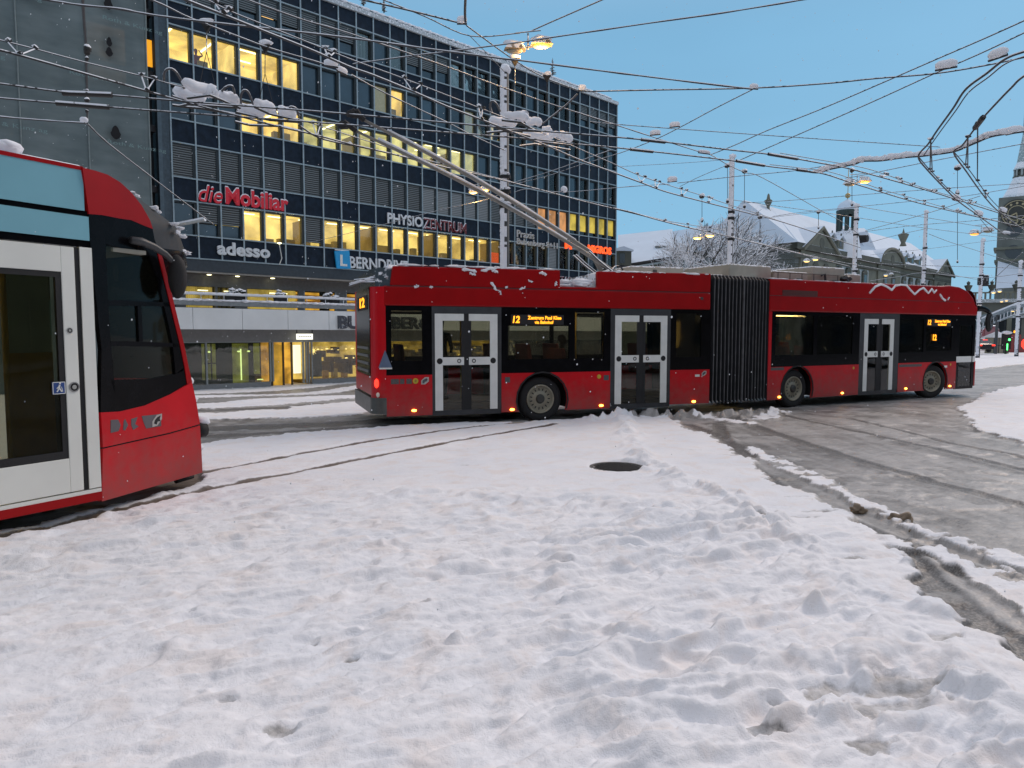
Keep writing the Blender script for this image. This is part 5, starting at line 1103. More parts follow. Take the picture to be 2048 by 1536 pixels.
# little conifer and shrubs on the roof
def conifer(x, y, z0, h, label):
    r_ = thing('roof_conifer', (x, y, z0), label, 'shrub', 'plants on the office roof'); MB().tube([(x, y, z0), (x, y, z0+h)], [.06, .01], 6).build('trunk', mat('bark', (.03, .025, .02), .8), r_)
    mb = MB()
    for i in range(60):
        q = i/60; w = random.uniform(0, 6.28); r0 = (1-q)*h*.20+.05; z = z0+h*(.15+.8*q); mb.tube([(x, y, z), (x+math.cos(w)*r0, y+math.sin(w)*r0, z-.12*r0)], [.05, .01], 4)
    mb.build('branches', mat('needles', (.012, .03, .022), .8, snow=.1), r_)
for u, v, h, y, lab in ((1105, 158, 1.9, 64, 'small dark conifer standing up behind the snowy roof edge'), (768, 22, .9, 51, 'low dark twiggy shrub on the roof edge at the top, right one of two'), (727, 8, .7, 49.5, 'low dark twiggy shrub on the roof edge at the top, left one of two')):
    p = at_y(u, v, y); conifer(p.x, p.y, p.z-.1, h, lab)
for i, (u, v) in enumerate(((464, 594), (480, 594), (562, 595), (655, 600), (668, 601))):
    a, z = B.uv(u, v, TF+.2); r_ = MB().prism(B, [(a-.32, zl1), (a+.32, zl1), (a+.38, zl1+.32), (a-.38, zl1+.32)], TF+.14, TF+.45).build('planter', RUBBER)
    tag(r_, ['black planter with a snowy shrub on the terrace, leftmost', 'black planter with a snowy shrub, second from the left on the terrace', 'black planter with a round snowy shrub alone in the middle of the terrace', 'black planter with a snowy shrub nearest the orange ducted window', 'black planter with a snowy shrub, rightmost on the terrace'][i], 'planter', 'planters on the terrace railing')
    mb = MB()
    for k in range(7): c_ = B.w(a+random.uniform(-.25, .25), TF+.3, zl1+.42+random.uniform(0, .3)); mb.blob(c_, .14, .12, .10, 2, .5)
    mb.build('shrub', mat('snowy_shrub', (.02, .03, .02), .8, snow=.35), r_, smooth=True)
# ================================================================== SCAFFOLDED BUILDING
SC_ = Frame(*B.w(-1.2, -1.5, 0).xy, *B.d.xy)
sa = SC_.s(300, 300)
scf = thing('scaffolded_building', SC_.w(-12, 5, -1.4), 'building at the far left wrapped in grey green scaffold netting', 'building')
MB().box(SC_, -34, sa-.25, 2.0, 12, -1.4, 30).build('wall', mat('old_wall', (.09, .075, .06), .8, var=.3, scale=.8), scf)
mb = MB()
for i in range(12):
    for k in range(9): mb.box(SC_, sa-2.2-2.7*i-1.2, sa-2.2-2.7*i, 1.96, 1.999, .6+3.2*k, 2.5+3.2*k)
mb.build('windows', mat('scaf_pane', (.02, .03, .035), .3, var=.5), scf)
mb = MB(); mb.box(SC_, sa-2.4, sa-.6, 1.4, 1.5, 14.6, 17.6); mb.build('glow_window', mat('net_glow', (.4, .25, .08), .7, var=.8, scale=1.2, emit=(.9, .42, .06), es=.10), scf)
mb = MB(); TB = mat('scaf_tube', (.22, .23, .22), .5, .5)
for i in range(13):
    a = sa-.08-2.55*i; mb.tube([SC_.w(a, .25, -1.4), SC_.w(a, .25, 30)], .04, 6); mb.tube([SC_.w(a, 1.2, -1.4), SC_.w(a, 1.2, 30)], .04, 6)
for k in range(15): mb.tube([SC_.w(-34, .25, .6+2.1*k), SC_.w(sa, .25, .6+2.1*k)], .035, 5); mb.box(SC_, -34, sa, .3, 1.2, .45+2.1*k, .5+2.1*k)
for i in range(6): a = sa-2.55*2*i; mb.tube([SC_.w(a, .3, 2), SC_.w(a-5.1, .3, 14.6)], .03, 5); mb.tube([SC_.w(a-5.1, .3, 14.6), SC_.w(a, .3, 27)], .03, 5)
mb.build('scaffold_frame', TB, scf)
NET = bpy.data.materials.new('netting'); NET.use_nodes = True; n = NET.node_tree.nodes; l = NET.node_tree.links; b = n['Principled BSDF']; b.inputs['Roughness'].default_value = .8
t = n.new('ShaderNodeTexCoord'); nz = n.new('ShaderNodeTexNoise'); nz.inputs['Scale'].default_value = .45; nz.inputs['Detail'].default_value = 6; l.new(t.outputs['Object'], nz.inputs[0])
mp = n.new('ShaderNodeMapping'); mp.inputs['Scale'].default_value = (.5, .5, 1.6); l.new(t.outputs['Object'], mp.inputs[0]); n2 = n.new('ShaderNodeTexNoise'); n2.inputs['Scale'].default_value = 1.3; n2.inputs['Detail'].default_value = 5; l.new(mp.outputs[0], n2.inputs[0])
mm = n.new('ShaderNodeMath'); mm.operation = 'ADD'; l.new(nz.outputs[0], mm.inputs[0]); l.new(n2.outputs[0], mm.inputs[1])
cc = mrange
def mr_(src, a, b_, c, d):
    q = n.new('ShaderNodeMapRange'); q.inputs[1].default_value = a; q.inputs[2].default_value = b_; q.inputs[3].default_value = c; q.inputs[4].default_value = d; l.new(src, q.inputs[0]); return q.outputs[0]
mx3 = n.new('ShaderNodeMix'); mx3.data_type = 'RGBA'; mx3.inputs[6].default_value = (.105, .14, .145, 1); mx3.inputs[7].default_value = (.19, .235, .24, 1); l.new(mr_(mm.outputs[0], .7, 1.3, 0, 1), mx3.inputs[0])
sn = n.new('ShaderNodeTexNoise'); sn.inputs['Scale'].default_value = 4.5; sn.inputs['Detail'].default_value = 6; sn.inputs['Roughness'].default_value = .75; l.new(t.outputs['Object'], sn.inputs[0])
mx4 = n.new('ShaderNodeMix'); mx4.data_type = 'RGBA'; mx4.inputs[7].default_value = (.6, .65, .68, 1); l.new(mr_(sn.outputs[0], .685, .71, 0, 1), mx4.inputs[0]); l.new(mx3.outputs[2], mx4.inputs[6]); l.new(mx4.outputs[2], b.inputs['Base Color'])
b.inputs['Alpha'].default_value = .86
holes = [(215, 8, 6, 12), (217, 85, 4, 9), (217, 105, 5, 9), (230, 266, 7, 13)]
hs = [(SC_.uv(u, v), (w*1.0)/1420*37*1.45, h/1420*37) for u, v, w, h in holes]
da = .09; NA = int(20/da); NZ = int(31/da); vs = []; keepv = {}
fs3 = []
def netp(a, z):
    tt = .04*math.sin(a*1.23+z*.3)*math.sin(z*1.5) + .015*math.sin(a*4.1+1.3*math.sin(z*.9)) - .035*abs(math.sin(math.pi*z/3.3))
    for (ha, hz), rx, rz_ in hs:
        q = math.hypot((a-ha)/(rx*2.2), (z-hz)/(rz_*2.2)); tt += .18*math.exp(-q*q)
    return tt
na = np.linspace(sa-20, sa, NA); nzv = np.linspace(-1.3, 29.7, NZ)
for z in nzv:
    for a in na: vs.append(SC_.w(a, netp(a, z), z))
for i in range(NZ-1):
    for j in range(NA-1):
        a, z = na[j]+da/2, nzv[i]+.045; bad = False
        for (ha, hz), rx, rz_ in hs:
            if ((a-ha)/rx)**2 + ((z-hz)/rz_)**2 < 1: bad = True
        if 1: fs3.append((i*NA+j, i*NA+j+1, (i+1)*NA+j+1, (i+1)*NA+j))
mb = MB(); mb.add(vs, fs3); mb.build('netting', NET, scf, smooth=True)
mb = MB()
for i in range(8): a = sa-2.75*i-.02; mb.tube([SC_.w(a, netp(a, z)-.03, z) for z in np.linspace(-1.3, 29.7, 60)], .035, 5)
pass
tb2 = MB()
for (ha, hz), rx, rz_ in hs:
    tb2.prism(Frame(*SC_.w(0, 0, 0).xy, *SC_.d.xy), [(ha+rx*.9*math.sin(w)*abs(math.sin(w))**.3*(1 if math.cos(w) < 0 else .75), hz+rz_*math.cos(w)) for w in [i*math.pi/9 for i in range(18)]], -.13, -.12)
tb2.build('net_tears', mat('tear_dark', (.008, .008, .01), .9), scf)
mb.build('net_seams', mat('seam', (.17, .21, .215), .7), scf)
mb = MB()
for k in range(8):
    z0 = 2.2+2.95*k
    for i in range(6):
        c_ = sa-5.2*i-1.6+(k % 2)*1.5
        text_mb(Frame(*SC_.w(0, -.24, 0).xy, *SC_.d.xy), 'Roth & Kunz ag', c_-1.9, z0, 2.7, .24, t=0, depth=.004, mb=mb)
mb.build('net_print', mat('net_print', (.17, .26, .26), .8), scf)
# ================================================================== OLD SANDSTONE COMPLEX BEHIND THE BUS
random.seed(31)
SAND = mat('green_sandstone', (.15, .155, .12), .8, var=.2, scale=.6); SAND2 = mat('sandstone_dark', (.085, .09, .072), .8, var=.2, scale=.6); PLAST = mat('pale_plaster', (.36, .41, .42), .8, var=.06)
RSNOW_HAZE = mat('roof_snow', (.60, .69, .79), .8, var=.04, scale=.4, bump=.3, bscale=2); OPANE2 = mat('old_pane', (.02, .028, .034), .15, spec=.8)  # bluish haze is painted into the distant roof snow colour
hc = at_y(1590, 484, 92); HB = Frame(hc.x, hc.y, .7236, .6902); HA = Frame(hc.x, hc.y, -.6902, .7236)
ZE = hc.z
old = thing('sandstone_mansion', HB.w(15, 8, -.7), 'long grey green sandstone mansion with snowy roof, dormers and gables behind the bus', 'building')
h_s = lambda u, v=500, t=0: HB.s(u, v, t)
LEN = h_s(1898, 530)
MB().box(HB, 0, LEN, 0, 14, -3, ZE-.6).build('wall', SAND, old)
MB().box(HB, -.5, LEN+.6, -.6, .3, ZE-.9, ZE-.1).box(HB, -.3, LEN+.4, -.35, .0, ZE-1.9, ZE-1.5).build('cornice', SAND2, old)
def gable(u0, u1, apex_v, t=-.5, rnd=False):
    a0, a1 = h_s(u0), h_s(u1); am = (a0+a1)/2; za = HB.z((u0+u1)/2, apex_v, t); b0 = ZE-.9
    if rnd: pts = [(am+(a1-am)*math.cos(w), b0+(za-b0)*math.sin(w)) for w in [math.pi*i/14 for i in range(15)]]
    else: pts = [(a1, b0), (am, za), (a0, b0)]
    inner = [(am+(a-am)*.80, b0+.35+(z-b0)*.76) for a, z in pts]
    MB().prism(HB, pts, t, 5).build('gable', SAND2, old)
    mb = MB(); mb.prism(HB, inner, t-.08, t-.002); mb.build('gable_field', SAND, old)
    mb = MB(); mb.tube([HB.w(a, t-.2, z) for a, z in pts], .22, 6); mb.build('gable_moulding', SAND, old)
    mb = MB(); out_ = [(am+(a-am)*1.06, z+.25) for a, z in pts]
    for i in range(len(out_)-1):
        (a_, z_), (c_, d_) = out_[i], out_[i+1]; mb.add([HB.w(a_, t-.3, z_), HB.w(c_, t-.3, d_), HB.w(c_, 7, d_), HB.w(a_, 7, z_)], [(0, 1, 2, 3)])
    mb.build('gable_roof', RSNOW_HAZE, old)
    mb = MB(); mb.lathe(HB.w(am, t-.1, b0+(za-b0)*.38), HB.n, [(.0, -.04), (.7, -.04), (.8, .1)], 14); mb.build('gable_medallion', SAND2, old)
    MB().box(HB, a0+.2, a1-.2, -.25, .0, -3, ZE-.9).build('risalit', SAND, old)
gable(1597, 1670, 453); gable(1754, 1801, 497, rnd=True); gable(1868, 1903, 519)
def plaster(u0, u1): MB().box(HB, h_s(u0), h_s(u1), -.06, .0, -3, ZE-2.1).build('plaster_field', PLAST, old)
plaster(1674, 1738); plaster(1797, 1864)
def owin(u, w=1.1):
    a = h_s(u, 530); z1 = ZE-2.9
    for z in (z1, z1-4.6):
        f = MB().box(HB, a-w*.75, a+w*.75, -.34, -.07, z-2.9, z+.25).prism(HB, [(a-w*.8, z+.25), (a+w*.8, z+.25), (a+.4, z+.7), (a-.4, z+.7)], -.38, -.07).build('window', SAND2, old)
        MB().box(HB, a-w*.45, a+w*.45, -.36, -.34, z-2.7, z).build('pane', OPANE2, f)
for u in (1606, 1627, 1648): owin(u)
for u in (1676, 1694, 1711, 1727): owin(u)
for u in (1768, 1784): owin(u)
for u in (1806, 1820, 1834, 1847, 1859): owin(u)
for u in (1876, 1890): owin(u)
# roof: front slope and back slope
ZRG = ZE + 6.2
mb = MB(); mb.profile(HB, [(-.6, ZE-.1), (7, ZRG), (14.6, ZE-.1)], -.4, LEN+.5); mb.build('roof', RSNOW_HAZE, old)
def dormer(u, v0, v1):
    t = -.2; a = HB.s(u, (v0+v1)/2, t); zt_ = HB.z(u, v0, t); zb = HB.z(u, v1, t); w = .9
    d_ = MB().prism(HB, [(a-w, zb), (a+w, zb), (a+w, zt_-.5), (a, zt_), (a-w, zt_-.5)], t, t+4.5).build('dormer', SAND, old)
    MB().box(HB, a-.45, a+.45, t-.03, t, zb+.3, zt_-.7).build('dormer_pane', OPANE2, d_)
    mb = MB(); mb.add([HB.w(a-w-.25, t-.3, zt_-.62), HB.w(a, t-.3, zt_+.1), HB.w(a, t+4.4, zt_+.1), HB.w(a-w-.25, t+4.4, zt_-.62), HB.w(a+w+.25, t-.3, zt_-.62), HB.w(a+w+.25, t+4.4, zt_-.62)], [(0, 1, 2, 3), (1, 4, 5, 2)]); mb.build('dormer_snow', RSNOW_HAZE, d_)
    MB().blob(HB.w(a, t, zt_+.25), .12, .12, .22, 1, .1).build('finial', SAND2, d_)
for u, v0, v1 in ((1664, 467, 496), (1682, 473, 499), (1701, 478, 503), (1718, 484, 507), (1798, 502, 524), (1812, 506, 527), (1825, 509, 530), (1839, 513, 533)): dormer(u, v0, v1)
# side wing running back to the left with its big hipped snow roof
WL = 30
MB().box(HA, 0, WL, -12, 0, -3, ZE-.6).build('wing_wall', PLAST, old)
MB().box(HA, -.5, WL, -.3, .5, ZE-.9, ZE-.1).build('wing_cornice', SAND2, old)
rp = at_y(1536, 432, 100); rp2 = at_y(1300, 470, 118)
mb = MB(); e0 = HA.w(-.8, .8, ZE-.1); e1 = HA.w(WL, .8, ZE-.1); e2 = HB.w(9, -.3, ZE-.1); top = Vector(rp); r2_ = Vector(rp2)
mb.add([e0, e1, r2_, top], [(0, 1, 2, 3)]); mb.add([e0, top, HB.w(7, 7, ZRG), e2], [(0, 1, 2, 3)]); mb.add([top, r2_, HA.w(WL, -16, ZE), HA.w(4, -16, ZE)], [(0, 1, 2, 3)]); mb.build('wing_roof', RSNOW_HAZE, old)
mb = MB(); mb.lathe(top, Vector((0, 0, 1)), [(.45, 0), (.4, .7), (.2, .9), (.2, 1.3), (.5, 1.9), (.55, 2.1), (.25, 2.3), (.15, 2.9), (.0, 3.1)], 14); mb.build('roof_urn', SAND, old, smooth=True)
t3 = at_y(1806, 492, 112); mb = MB(); mb.lathe(t3, Vector((0, 0, 1)), [(.5, 0), (.3, .5), (.7, 1.5), (.8, 1.8), (.2, 2), (.0, 2.8)], 10); mb.build('roof_urn', SAND, old, smooth=True)
# cupola
cc_ = at_y(1693, 470, 104); zc0, zc1, zc2 = cc_.z, at_y(1693, 424, 104).z, at_y(1693, 404, 104).z
rc = 26/1420*104*.62
cu = MB().lathe(Vector((cc_.x, cc_.y, zc0-3.5)), Vector((0, 0, 1)), [(rc*1.9, 0), (rc*1.5, 2.8), (rc*1.35, 3.4), (rc*1.35, 3.9), (rc*1.05, 4.0), (rc*1.05, 4.2)], 8).build('cupola', mat('slate_snowy', (.03, .035, .035), .6, snow=.5), old)
mb = MB()
for i in range(8): w = i*math.pi/4+.3; mb.tube([Vector((cc_.x+rc*math.cos(w), cc_.y+rc*math.sin(w), zc0+.5)), Vector((cc_.x+rc*math.cos(w), cc_.y+rc*math.sin(w), zc1))], .28, 6)
mb.lathe(Vector((cc_.x, cc_.y, zc1-.5)), Vector((0, 0, 1)), [(rc*1.1, 0), (rc*1.25, .4), (rc*1.25, .7), (0, .7)], 16); mb.build('cupola_columns', mat('bronze_green', (.03, .05, .045), .6), cu)
mb = MB(); mb.lathe(Vector((cc_.x, cc_.y, zc1+.2)), Vector((0, 0, 1)), [(rc*1.2, 0), (rc*1.1, .7), (rc*.8, (zc2-zc1)*.8), (rc*.35, zc2-zc1), (.1, zc2-zc1+.2)], 16); mb.build('cupola_dome', RSNOW_HAZE, cu, smooth=True)
mb = MB(); mb.blob((cc_.x, cc_.y, zc2+.9), .38, .38, .38, 2, 0); mb.tube([(cc_.x, cc_.y, zc2), (cc_.x, cc_.y, zc2+4.6)], .05, 5); mb.build('cupola_ball', mat('gilt', (.4, .3, .12), .4, .6), cu, smooth=True)
# mansard shoulder right of the cupola with a round dark opening
c2_ = at_y(1722, 478, 106); mb = MB(); mb.add([at_y(1690, 470, 105), at_y(1735, 462, 106), at_y(1752, 500, 108), at_y(1700, 500, 104), at_y(1700, 458, 110), at_y(1728, 456, 112)], [(0, 1, 2, 3), (0, 4, 5, 1)]); mb.build('mansard', RSNOW_HAZE, old)
MB().lathe(at_y(1734, 477, 103.5), HB.n, [(0, -.1), (.5, -.1), (.6, 1.2)], 16).build('round_opening', RUBBER, old)
# left neighbour: low snowy roof seen between office block and tree
nb = thing('snowy_roof_house', at_y(1290, 560, 80), 'low house under a broad smooth snow roof right beside the office block', 'building')
p1_, p2_, p3_, p4_ = at_y(1236, 534, 82), at_y(1345, 516, 84), at_y(1345, 458, 96), at_y(1236, 470, 96)
mb = MB(); mb.add([p1_, p2_, p3_, p4_], [(0, 1, 2, 3)]); mb.build('roof', RSNOW_HAZE, nb)
mb = MB(); mb.add([p1_-Vector((0, 0, .4)), p2_-Vector((0, 0, .4)), p2_-Vector((0, 0, 12)), p1_-Vector((0, 0, 12))], [(0, 1, 2, 3)]); mb.build('wall', SAND2, nb)
mb = MB(); mb.tube([p1_, p2_], .22, 6); mb.build('gutter', RUBBER, nb)
NF = Frame(p1_.x, p1_.y, 1, .02)
a, z = NF.uv(1247, 528); dd = MB().box(NF, a-.8, a+.9, -.0, 3, z-.2, z+1.5).build('dormer', SAND2, nb); MB().box(NF, a-.45, a+.15, -.03, 0, z+.1, z+1.2).build('dormer_pane', OPANE2, dd); MB().prism(NF, [(a-1, z+1.5), (a+1.1, z+1.45), (a+1.1, z+1.6), (a, z+2), (a-1, z+1.75)], -.2, 3).build('dormer_snow', RSNOW_HAZE, dd)
q_ = at_y(1324, 503, 88); MB().box(Frame(q_.x, q_.y, 1, 0), -.75, .75, 0, 2, q_.z-.9, q_.z+.7).build('chimney', mat('chimney_grey', (.16, .17, .16), .8, snow=.2), nb)
# ================================================================== CLOCK TOWER AND CHURCH
ty_ = 150.0; tcx = at_y(2038, 450, ty_); TWF = Frame(tcx.x, tcx.y, 1, -.71); hw = 3.7
zz = lambda v: at_y(2038, v, ty_).z
tow = thing('clock_tower', (tcx.x, tcx.y, -.7), 'stone church tower with a round clock and slim green spire at the right edge', 'tower')
STN = mat('tower_stone_haze', (.15, .165, .15), .8, var=.2, scale=.4)  # stone lightened to paint in the haze of distance
MB().box(TWF, -hw, hw, 0, 2*hw, -1.5, zz(392)).build('wall', STN, tow)
MB().box(TWF, -hw-.5, hw+.5, -.5, 2*hw+.5, zz(493)-.5, zz(493)).box(TWF, -hw-.3, hw+.3, -.3, 2*hw, zz(518)-.5, zz(518)).build('tower_cornice', SAND, tow)
cz = zz(426); fc = TWF.w(-.5, -.1, cz); rcl = 2.55
ck = MB().lathe(fc, TWF.n, [(rcl*1.12, .3), (rcl*1.12, -.25), (rcl*1.0, -.3), (rcl, -.1), (0, -.1)], 36).build('clock_face', mat('clock_dark', (.035, .035, .03), .5), tow)
mb = MB()
for i in range(12):
    w = i*math.pi/6; q = fc + TWF.n*(-.22) + TWF.d*(rcl*.80*math.cos(w)) + Vector((0, 0, rcl*.80*math.sin(w))); mb.blob(q, .26, .08, .3, 1, 0, TWF.d)
mb.lathe(fc, TWF.n, [(rcl*.62, -.18), (rcl*.56, -.18)], 30); mb.lathe(fc, TWF.n, [(rcl*1.02, -.32), (rcl*.96, -.32)], 36)
mb.build('hour_marks', mat('gilt_marks', (.38, .33, .2), .5), ck)
mb = MB(); mb.tube([fc-TWF.n*.35, fc-TWF.n*.35+Vector((.3, 0, -rcl*.75))], .12, 5); mb.tube([fc-TWF.n*.35, fc-TWF.n*.35+Vector((-rcl*.45, 0, -.6))], .14, 5); mb.build('clock_hands', mat('gilt_marks', (.38, .33, .2), .5), ck)
for v in (460, 503): MB().lathe(TWF.w(-.8, -.05, zz(v)), TWF.n, [(0, 0), (1.4, 0), (1.5, .3)], 16).build('round_window', OPANE2, tow)
SL = mat('spire_copper', (.20, .30, .31), .6, var=.15, snow=.15)
def oct(zs, nm, m, n=8, par=tow, sm=False): return MB().lathe(Vector((*TWF.w(0, hw, 0).xy, 0)), Vector((0, 0, 1)), [(r, z) for r, z in zs], n).build(nm, m, par, smooth=sm)
oct([(hw*1.02, zz(400)), (hw*.86, zz(385)), (hw*.62, zz(368)), (hw*.45, zz(352)), (hw*.40, zz(348))], 'bell_roof', SL)
oct([(hw*.42, zz(349)), (hw*.42, zz(346)), (hw*.27, zz(346)), (hw*.27, zz(337)), (hw*.22, zz(334))], 'lantern', SAND2, 12)
mb = MB(); 
for i in range(8): w = i*math.pi/4+.2; c_ = Vector((TWF.w(0, hw, 0).x+hw*.33*math.cos(w), TWF.w(0, hw, 0).y+hw*.33*math.sin(w), 0)); mb.tube([c_+Vector((0, 0, zz(348))), c_+Vector((0, 0, zz(331)))], .22, 5)
mb.build('lantern_posts', mat('pale_stone', (.3, .34, .34), .7), tow)
oct([(hw*.42, zz(333)), (hw*.40, zz(330)), (hw*.26, zz(318)), (hw*.12, zz(280)), (hw*.04, zz(262)), (.05, zz(205))], 'spire', SL, 8)
# nave roof below the tower
ch = thing('church_nave', at_y(2040, 560, 140), 'snow covered church roof below the clock tower', 'building')
mb = MB(); a_, b2_, c2, d2 = at_y(1992, 577, 142), at_y(2300, 560, 150), at_y(2300, 505, 160), at_y(1996, 520, 152)
mb.add([a_, b2_, c2, d2], [(0, 1, 2, 3)]); mb.build('roof', RSNOW_HAZE, ch)
mb = MB(); mb.add([a_, b2_, Vector((b2_.x, b2_.y, -2)), Vector((a_.x, a_.y, -2))], [(0, 1, 2, 3)]); mb.build('wall', STN, ch)
# ================================================================== STATION-LIKE BUILDING AT THE FAR RIGHT
se_ = thing('balustraded_building', at_y(2000, 700, 128), 'flat roofed stone building with balustrade and urns beyond the road', 'building')
l0, r0 = at_y(1905, 585, 128), at_y(2300, 552, 118); SF = Frame(l0.x, l0.y, r0.x-l0.x, r0.y-l0.y); SLN = (r0-l0).xy.length; zt0 = l0.z
MB().box(SF, -8, SLN, 0, 12, -2, zt0-1.4).build('wall', mat('station_wall', (.12, .125, .105), .8, var=.2, scale=.4), se_)
MB().box(SF, -8, SLN, -.7, .3, zt0-1.9, zt0-1.3).box(SF, -8, SLN, -.3, 0, zt0-4.6, zt0-4.2).build('cornice', mat('cornice_pale', (.30, .33, .33), .7, snow=.3), se_)
mb = MB(); mb.box(SF, -8, SLN, 0, .3, zt0-.25, zt0); x = -7.8
while x < SLN: mb.box(SF, x, x+.28, .05, .25, zt0-1.3, zt0-.25); x += .75
mb.build('balustrade', SAND, se_)
mb = MB()
for u in (1937, 1984, 2033): a = SF.s(u, 580); mb.lathe(SF.w(a, .2, zt0), Vector((0, 0, 1)), [(.5, 0), (.3, .3), (.6, 1.0), (.65, 1.2), (.2, 1.3), (.3, 1.7), (0, 2.0)], 10)
mb.build('urns', SAND2, se_)
mb = MB()
for i in range(-2, 14): a = i*4.2; mb.box(SF, a, a+.7, -.3, 0, -2, zt0-4.6)
mb.build('pilasters', SAND, se_)
for u in (1955, 1996, 2008, 2030): a = SF.s(u, 650); MB().box(SF, a-.9, a+.9, -.12, -.02, .9, 4.6).build('window', OPANE2, se_)
# bus stop canopy: long bowed snowy beam with lamps under it
cp = [at_y(u, v, y) for u, v, y in ((1940, 650, 88), (1960, 642, 86), (1995, 626, 83), (2030, 612, 80), (2075, 603, 76), (2130, 598, 72))]
cn = thing('canopy', cp[0]-Vector((0, 0, 5)), 'long bowed snow topped glass canopy far right beyond the road', 'canopy')
mb = MB(); mb.tube(cp, .32, 8); mb.tube([p+Vector((0, 0, -1.0)) for p in cp], .10, 6)
for i in range(len(cp)-1):
    for k in range(5): q = k/5; c_ = cp[i].lerp(cp[i+1], q); mb.tube([c_, c_+Vector((0, 0, -1.0))], .06, 4)
mb.build('beam', mat('canopy_beam', (.22, .28, .32), .5, snow=.55), cn)
mb = MB(); mb.add([p for c_ in cp for p in (c_-Vector((0, 0, .9)), c_+Vector((1.5, 9, -.9)))], [(2*i, 2*i+1, 2*i+3, 2*i+2) for i in range(len(cp)-1)]); mb.build('glass_roof', mat('canopy_glass', (.12, .16, .18), .3), cn)
mb = MB()
for c_ in cp[::2]: mb.tube([c_, Vector((c_.x, c_.y, -1.0))], .16, 8)
mb.build('columns', DGREY, cn)
# ================================================================== TREE
def tree(x, y, z0, label, **_):
    random.seed(5); r_ = thing('snowy_tree', (x, y, z0), label, 'tree'); tb_ = MB(); cb = MB(); cnt = [0]
    def grow(p, d, L, r, lv):
        k = 3; pts = [p]; q = p
        for i in range(k):
            d = (d + Vector((random.uniform(-1, 1), random.uniform(-1, 1), random.uniform(-.5, .8)))*.17).normalized(); q = q + d*L/k; pts.append(q)
        (tb_ if lv < 1 else cb).tube(pts, [r, r*.9, r*.78, r*.66], 6 if lv < 2 else (4 if lv < 4 else 3), cap=False); cnt[0] += 1
        if lv >= 6: return
        nch = 6 if lv == 0 else (3 if lv < 3 else 4)
        for j in range(nch):
            w = random.uniform(0, 6.28)
            if lv == 0: w = j*6.283/6+random.uniform(-.3, .3)
            sp_ = random.uniform(.45, .85) if lv else random.uniform(.45, .95); s1 = d.orthogonal().normalized(); s2 = d.cross(s1)
            nd = (d*math.cos(sp_) + (s1*math.cos(w)+s2*math.sin(w))*math.sin(sp_)); nd.z += .10 if lv > 1 else .02; nd.x *= 1.12
            grow(pts[random.choice((2, 3)) if j else 3], nd.normalized(), L*random.uniform(.66, .84), max(r*.60, .022), lv+1)
    grow(Vector((x, y, z0)), Vector((0, 0, 1)), 4.1, .42, 0)
    SN = mat('snowy_branch', (.035, .04, .04), .8, snow=.50); tb_.build('trunk', SN, r_); cb.build('crown', SN, r_); return r_
tp = at_y(1428, 640, 60); tree(tp.x, 60, gz(tp.x, 60)-.3, 'bare spreading tree covered in snow above the bus bellows')
# ================================================================== POLES
PSN = mat('pole_plastered', (.03, .033, .036), .6, snow=.05)
def pole(u, vtop, y, r, label, bands=(), grp=None, thick=0):
    p = at_y(u, vtop, y); z0 = gz(p.x, y); r_ = thing('catenary_pole', (p.x, y, z0), label, 'pole', grp)
    MB().tube([(p.x, y, z0), (p.x, y, z0+3), (p.x, y, p.z)], [r*1.15, r, r*.85], 12).build('shaft', mat('pole_steel', (.045, .048, .05), .6), r_, smooth=True)
    mb = MB(); n = int((p.z-z0)/.09)   # driven snow plastered on the left face
    a0 = math.radians(200)
    for i in range(n):
        z = z0+.2+(p.z-z0-.2)*i/n; h = (p.z-z0)/n
        vs = []; k = 7
        for zz_ in (z, z+h*1.02):
            for j in range(k):
                w = math.radians(95+200*j/(k-1)); rr = r*(1.0 if zz_ < p.z-1 else .95)+thick*(.35+.9*random.random())*(math.sin(math.pi*j/(k-1))**.5)
                vs.append((p.x+rr*math.cos(w), y+rr*math.sin(w), zz_))
        mb.add(vs, [(j, j+1, k+j+1, k+j) for j in range(k-1) if random.random() > .30*(j >= k-2)])
    mb.blob((p.x, y, p.z+.02), r*1.5, r*1.4, r*1.1, 2, .3)
    for bz in bands: mb.blob((p.x, y, bz+.12), r*1.35, r*1.3, .07, 2, .3)
    mb.build('plastered_snow', SNOWOBJ, r_, smooth=False)
    if bands:
        mb = MB()
        for bz in bands: mb.lathe(Vector((p.x, y, bz-.06)), Vector((0, 0, 1)), [(r*1.35, 0), (r*1.35, .12)], 14)
        mb.build('clamps', RUBBER, r_)
    return p
PG = 'catenary poles across the square'
P1 = pole(1010, 140, 25, .15, 'thickest nearest pole plastered with snow, in front of the office block', (6.7, 7.2, 6.2, 8.9, 3.9), PG, .035)
P2 = pole(1465, 314, 35, .12, 'snow streaked pole in front of the snowy bare tree', (7.7, 6.4, 7.4), PG, .03)
P3 = pole(1714, 411, 48, .13, 'snow streaked pole in front of the cupola of the sandstone mansion', (8.4, 6.0, 4.8, 9.4), PG, .04)
P4 = pole(1853, 424, 52, .12, 'snow streaked pole between the round gable and the right end of the mansion', (8.0, 6.4, 5.4, 4.6), PG, .04)
P5 = pole(1966, 480, 64, .15, 'snow streaked pole carrying a signal, just right of the bus front', (8.0, 7.0, 4.5), PG, .04)
P6 = pole(2042, 524, 70, .16, 'farthest snow streaked pole below the clock tower', (7.5, 6.3, 5, 3.5), PG, .04)
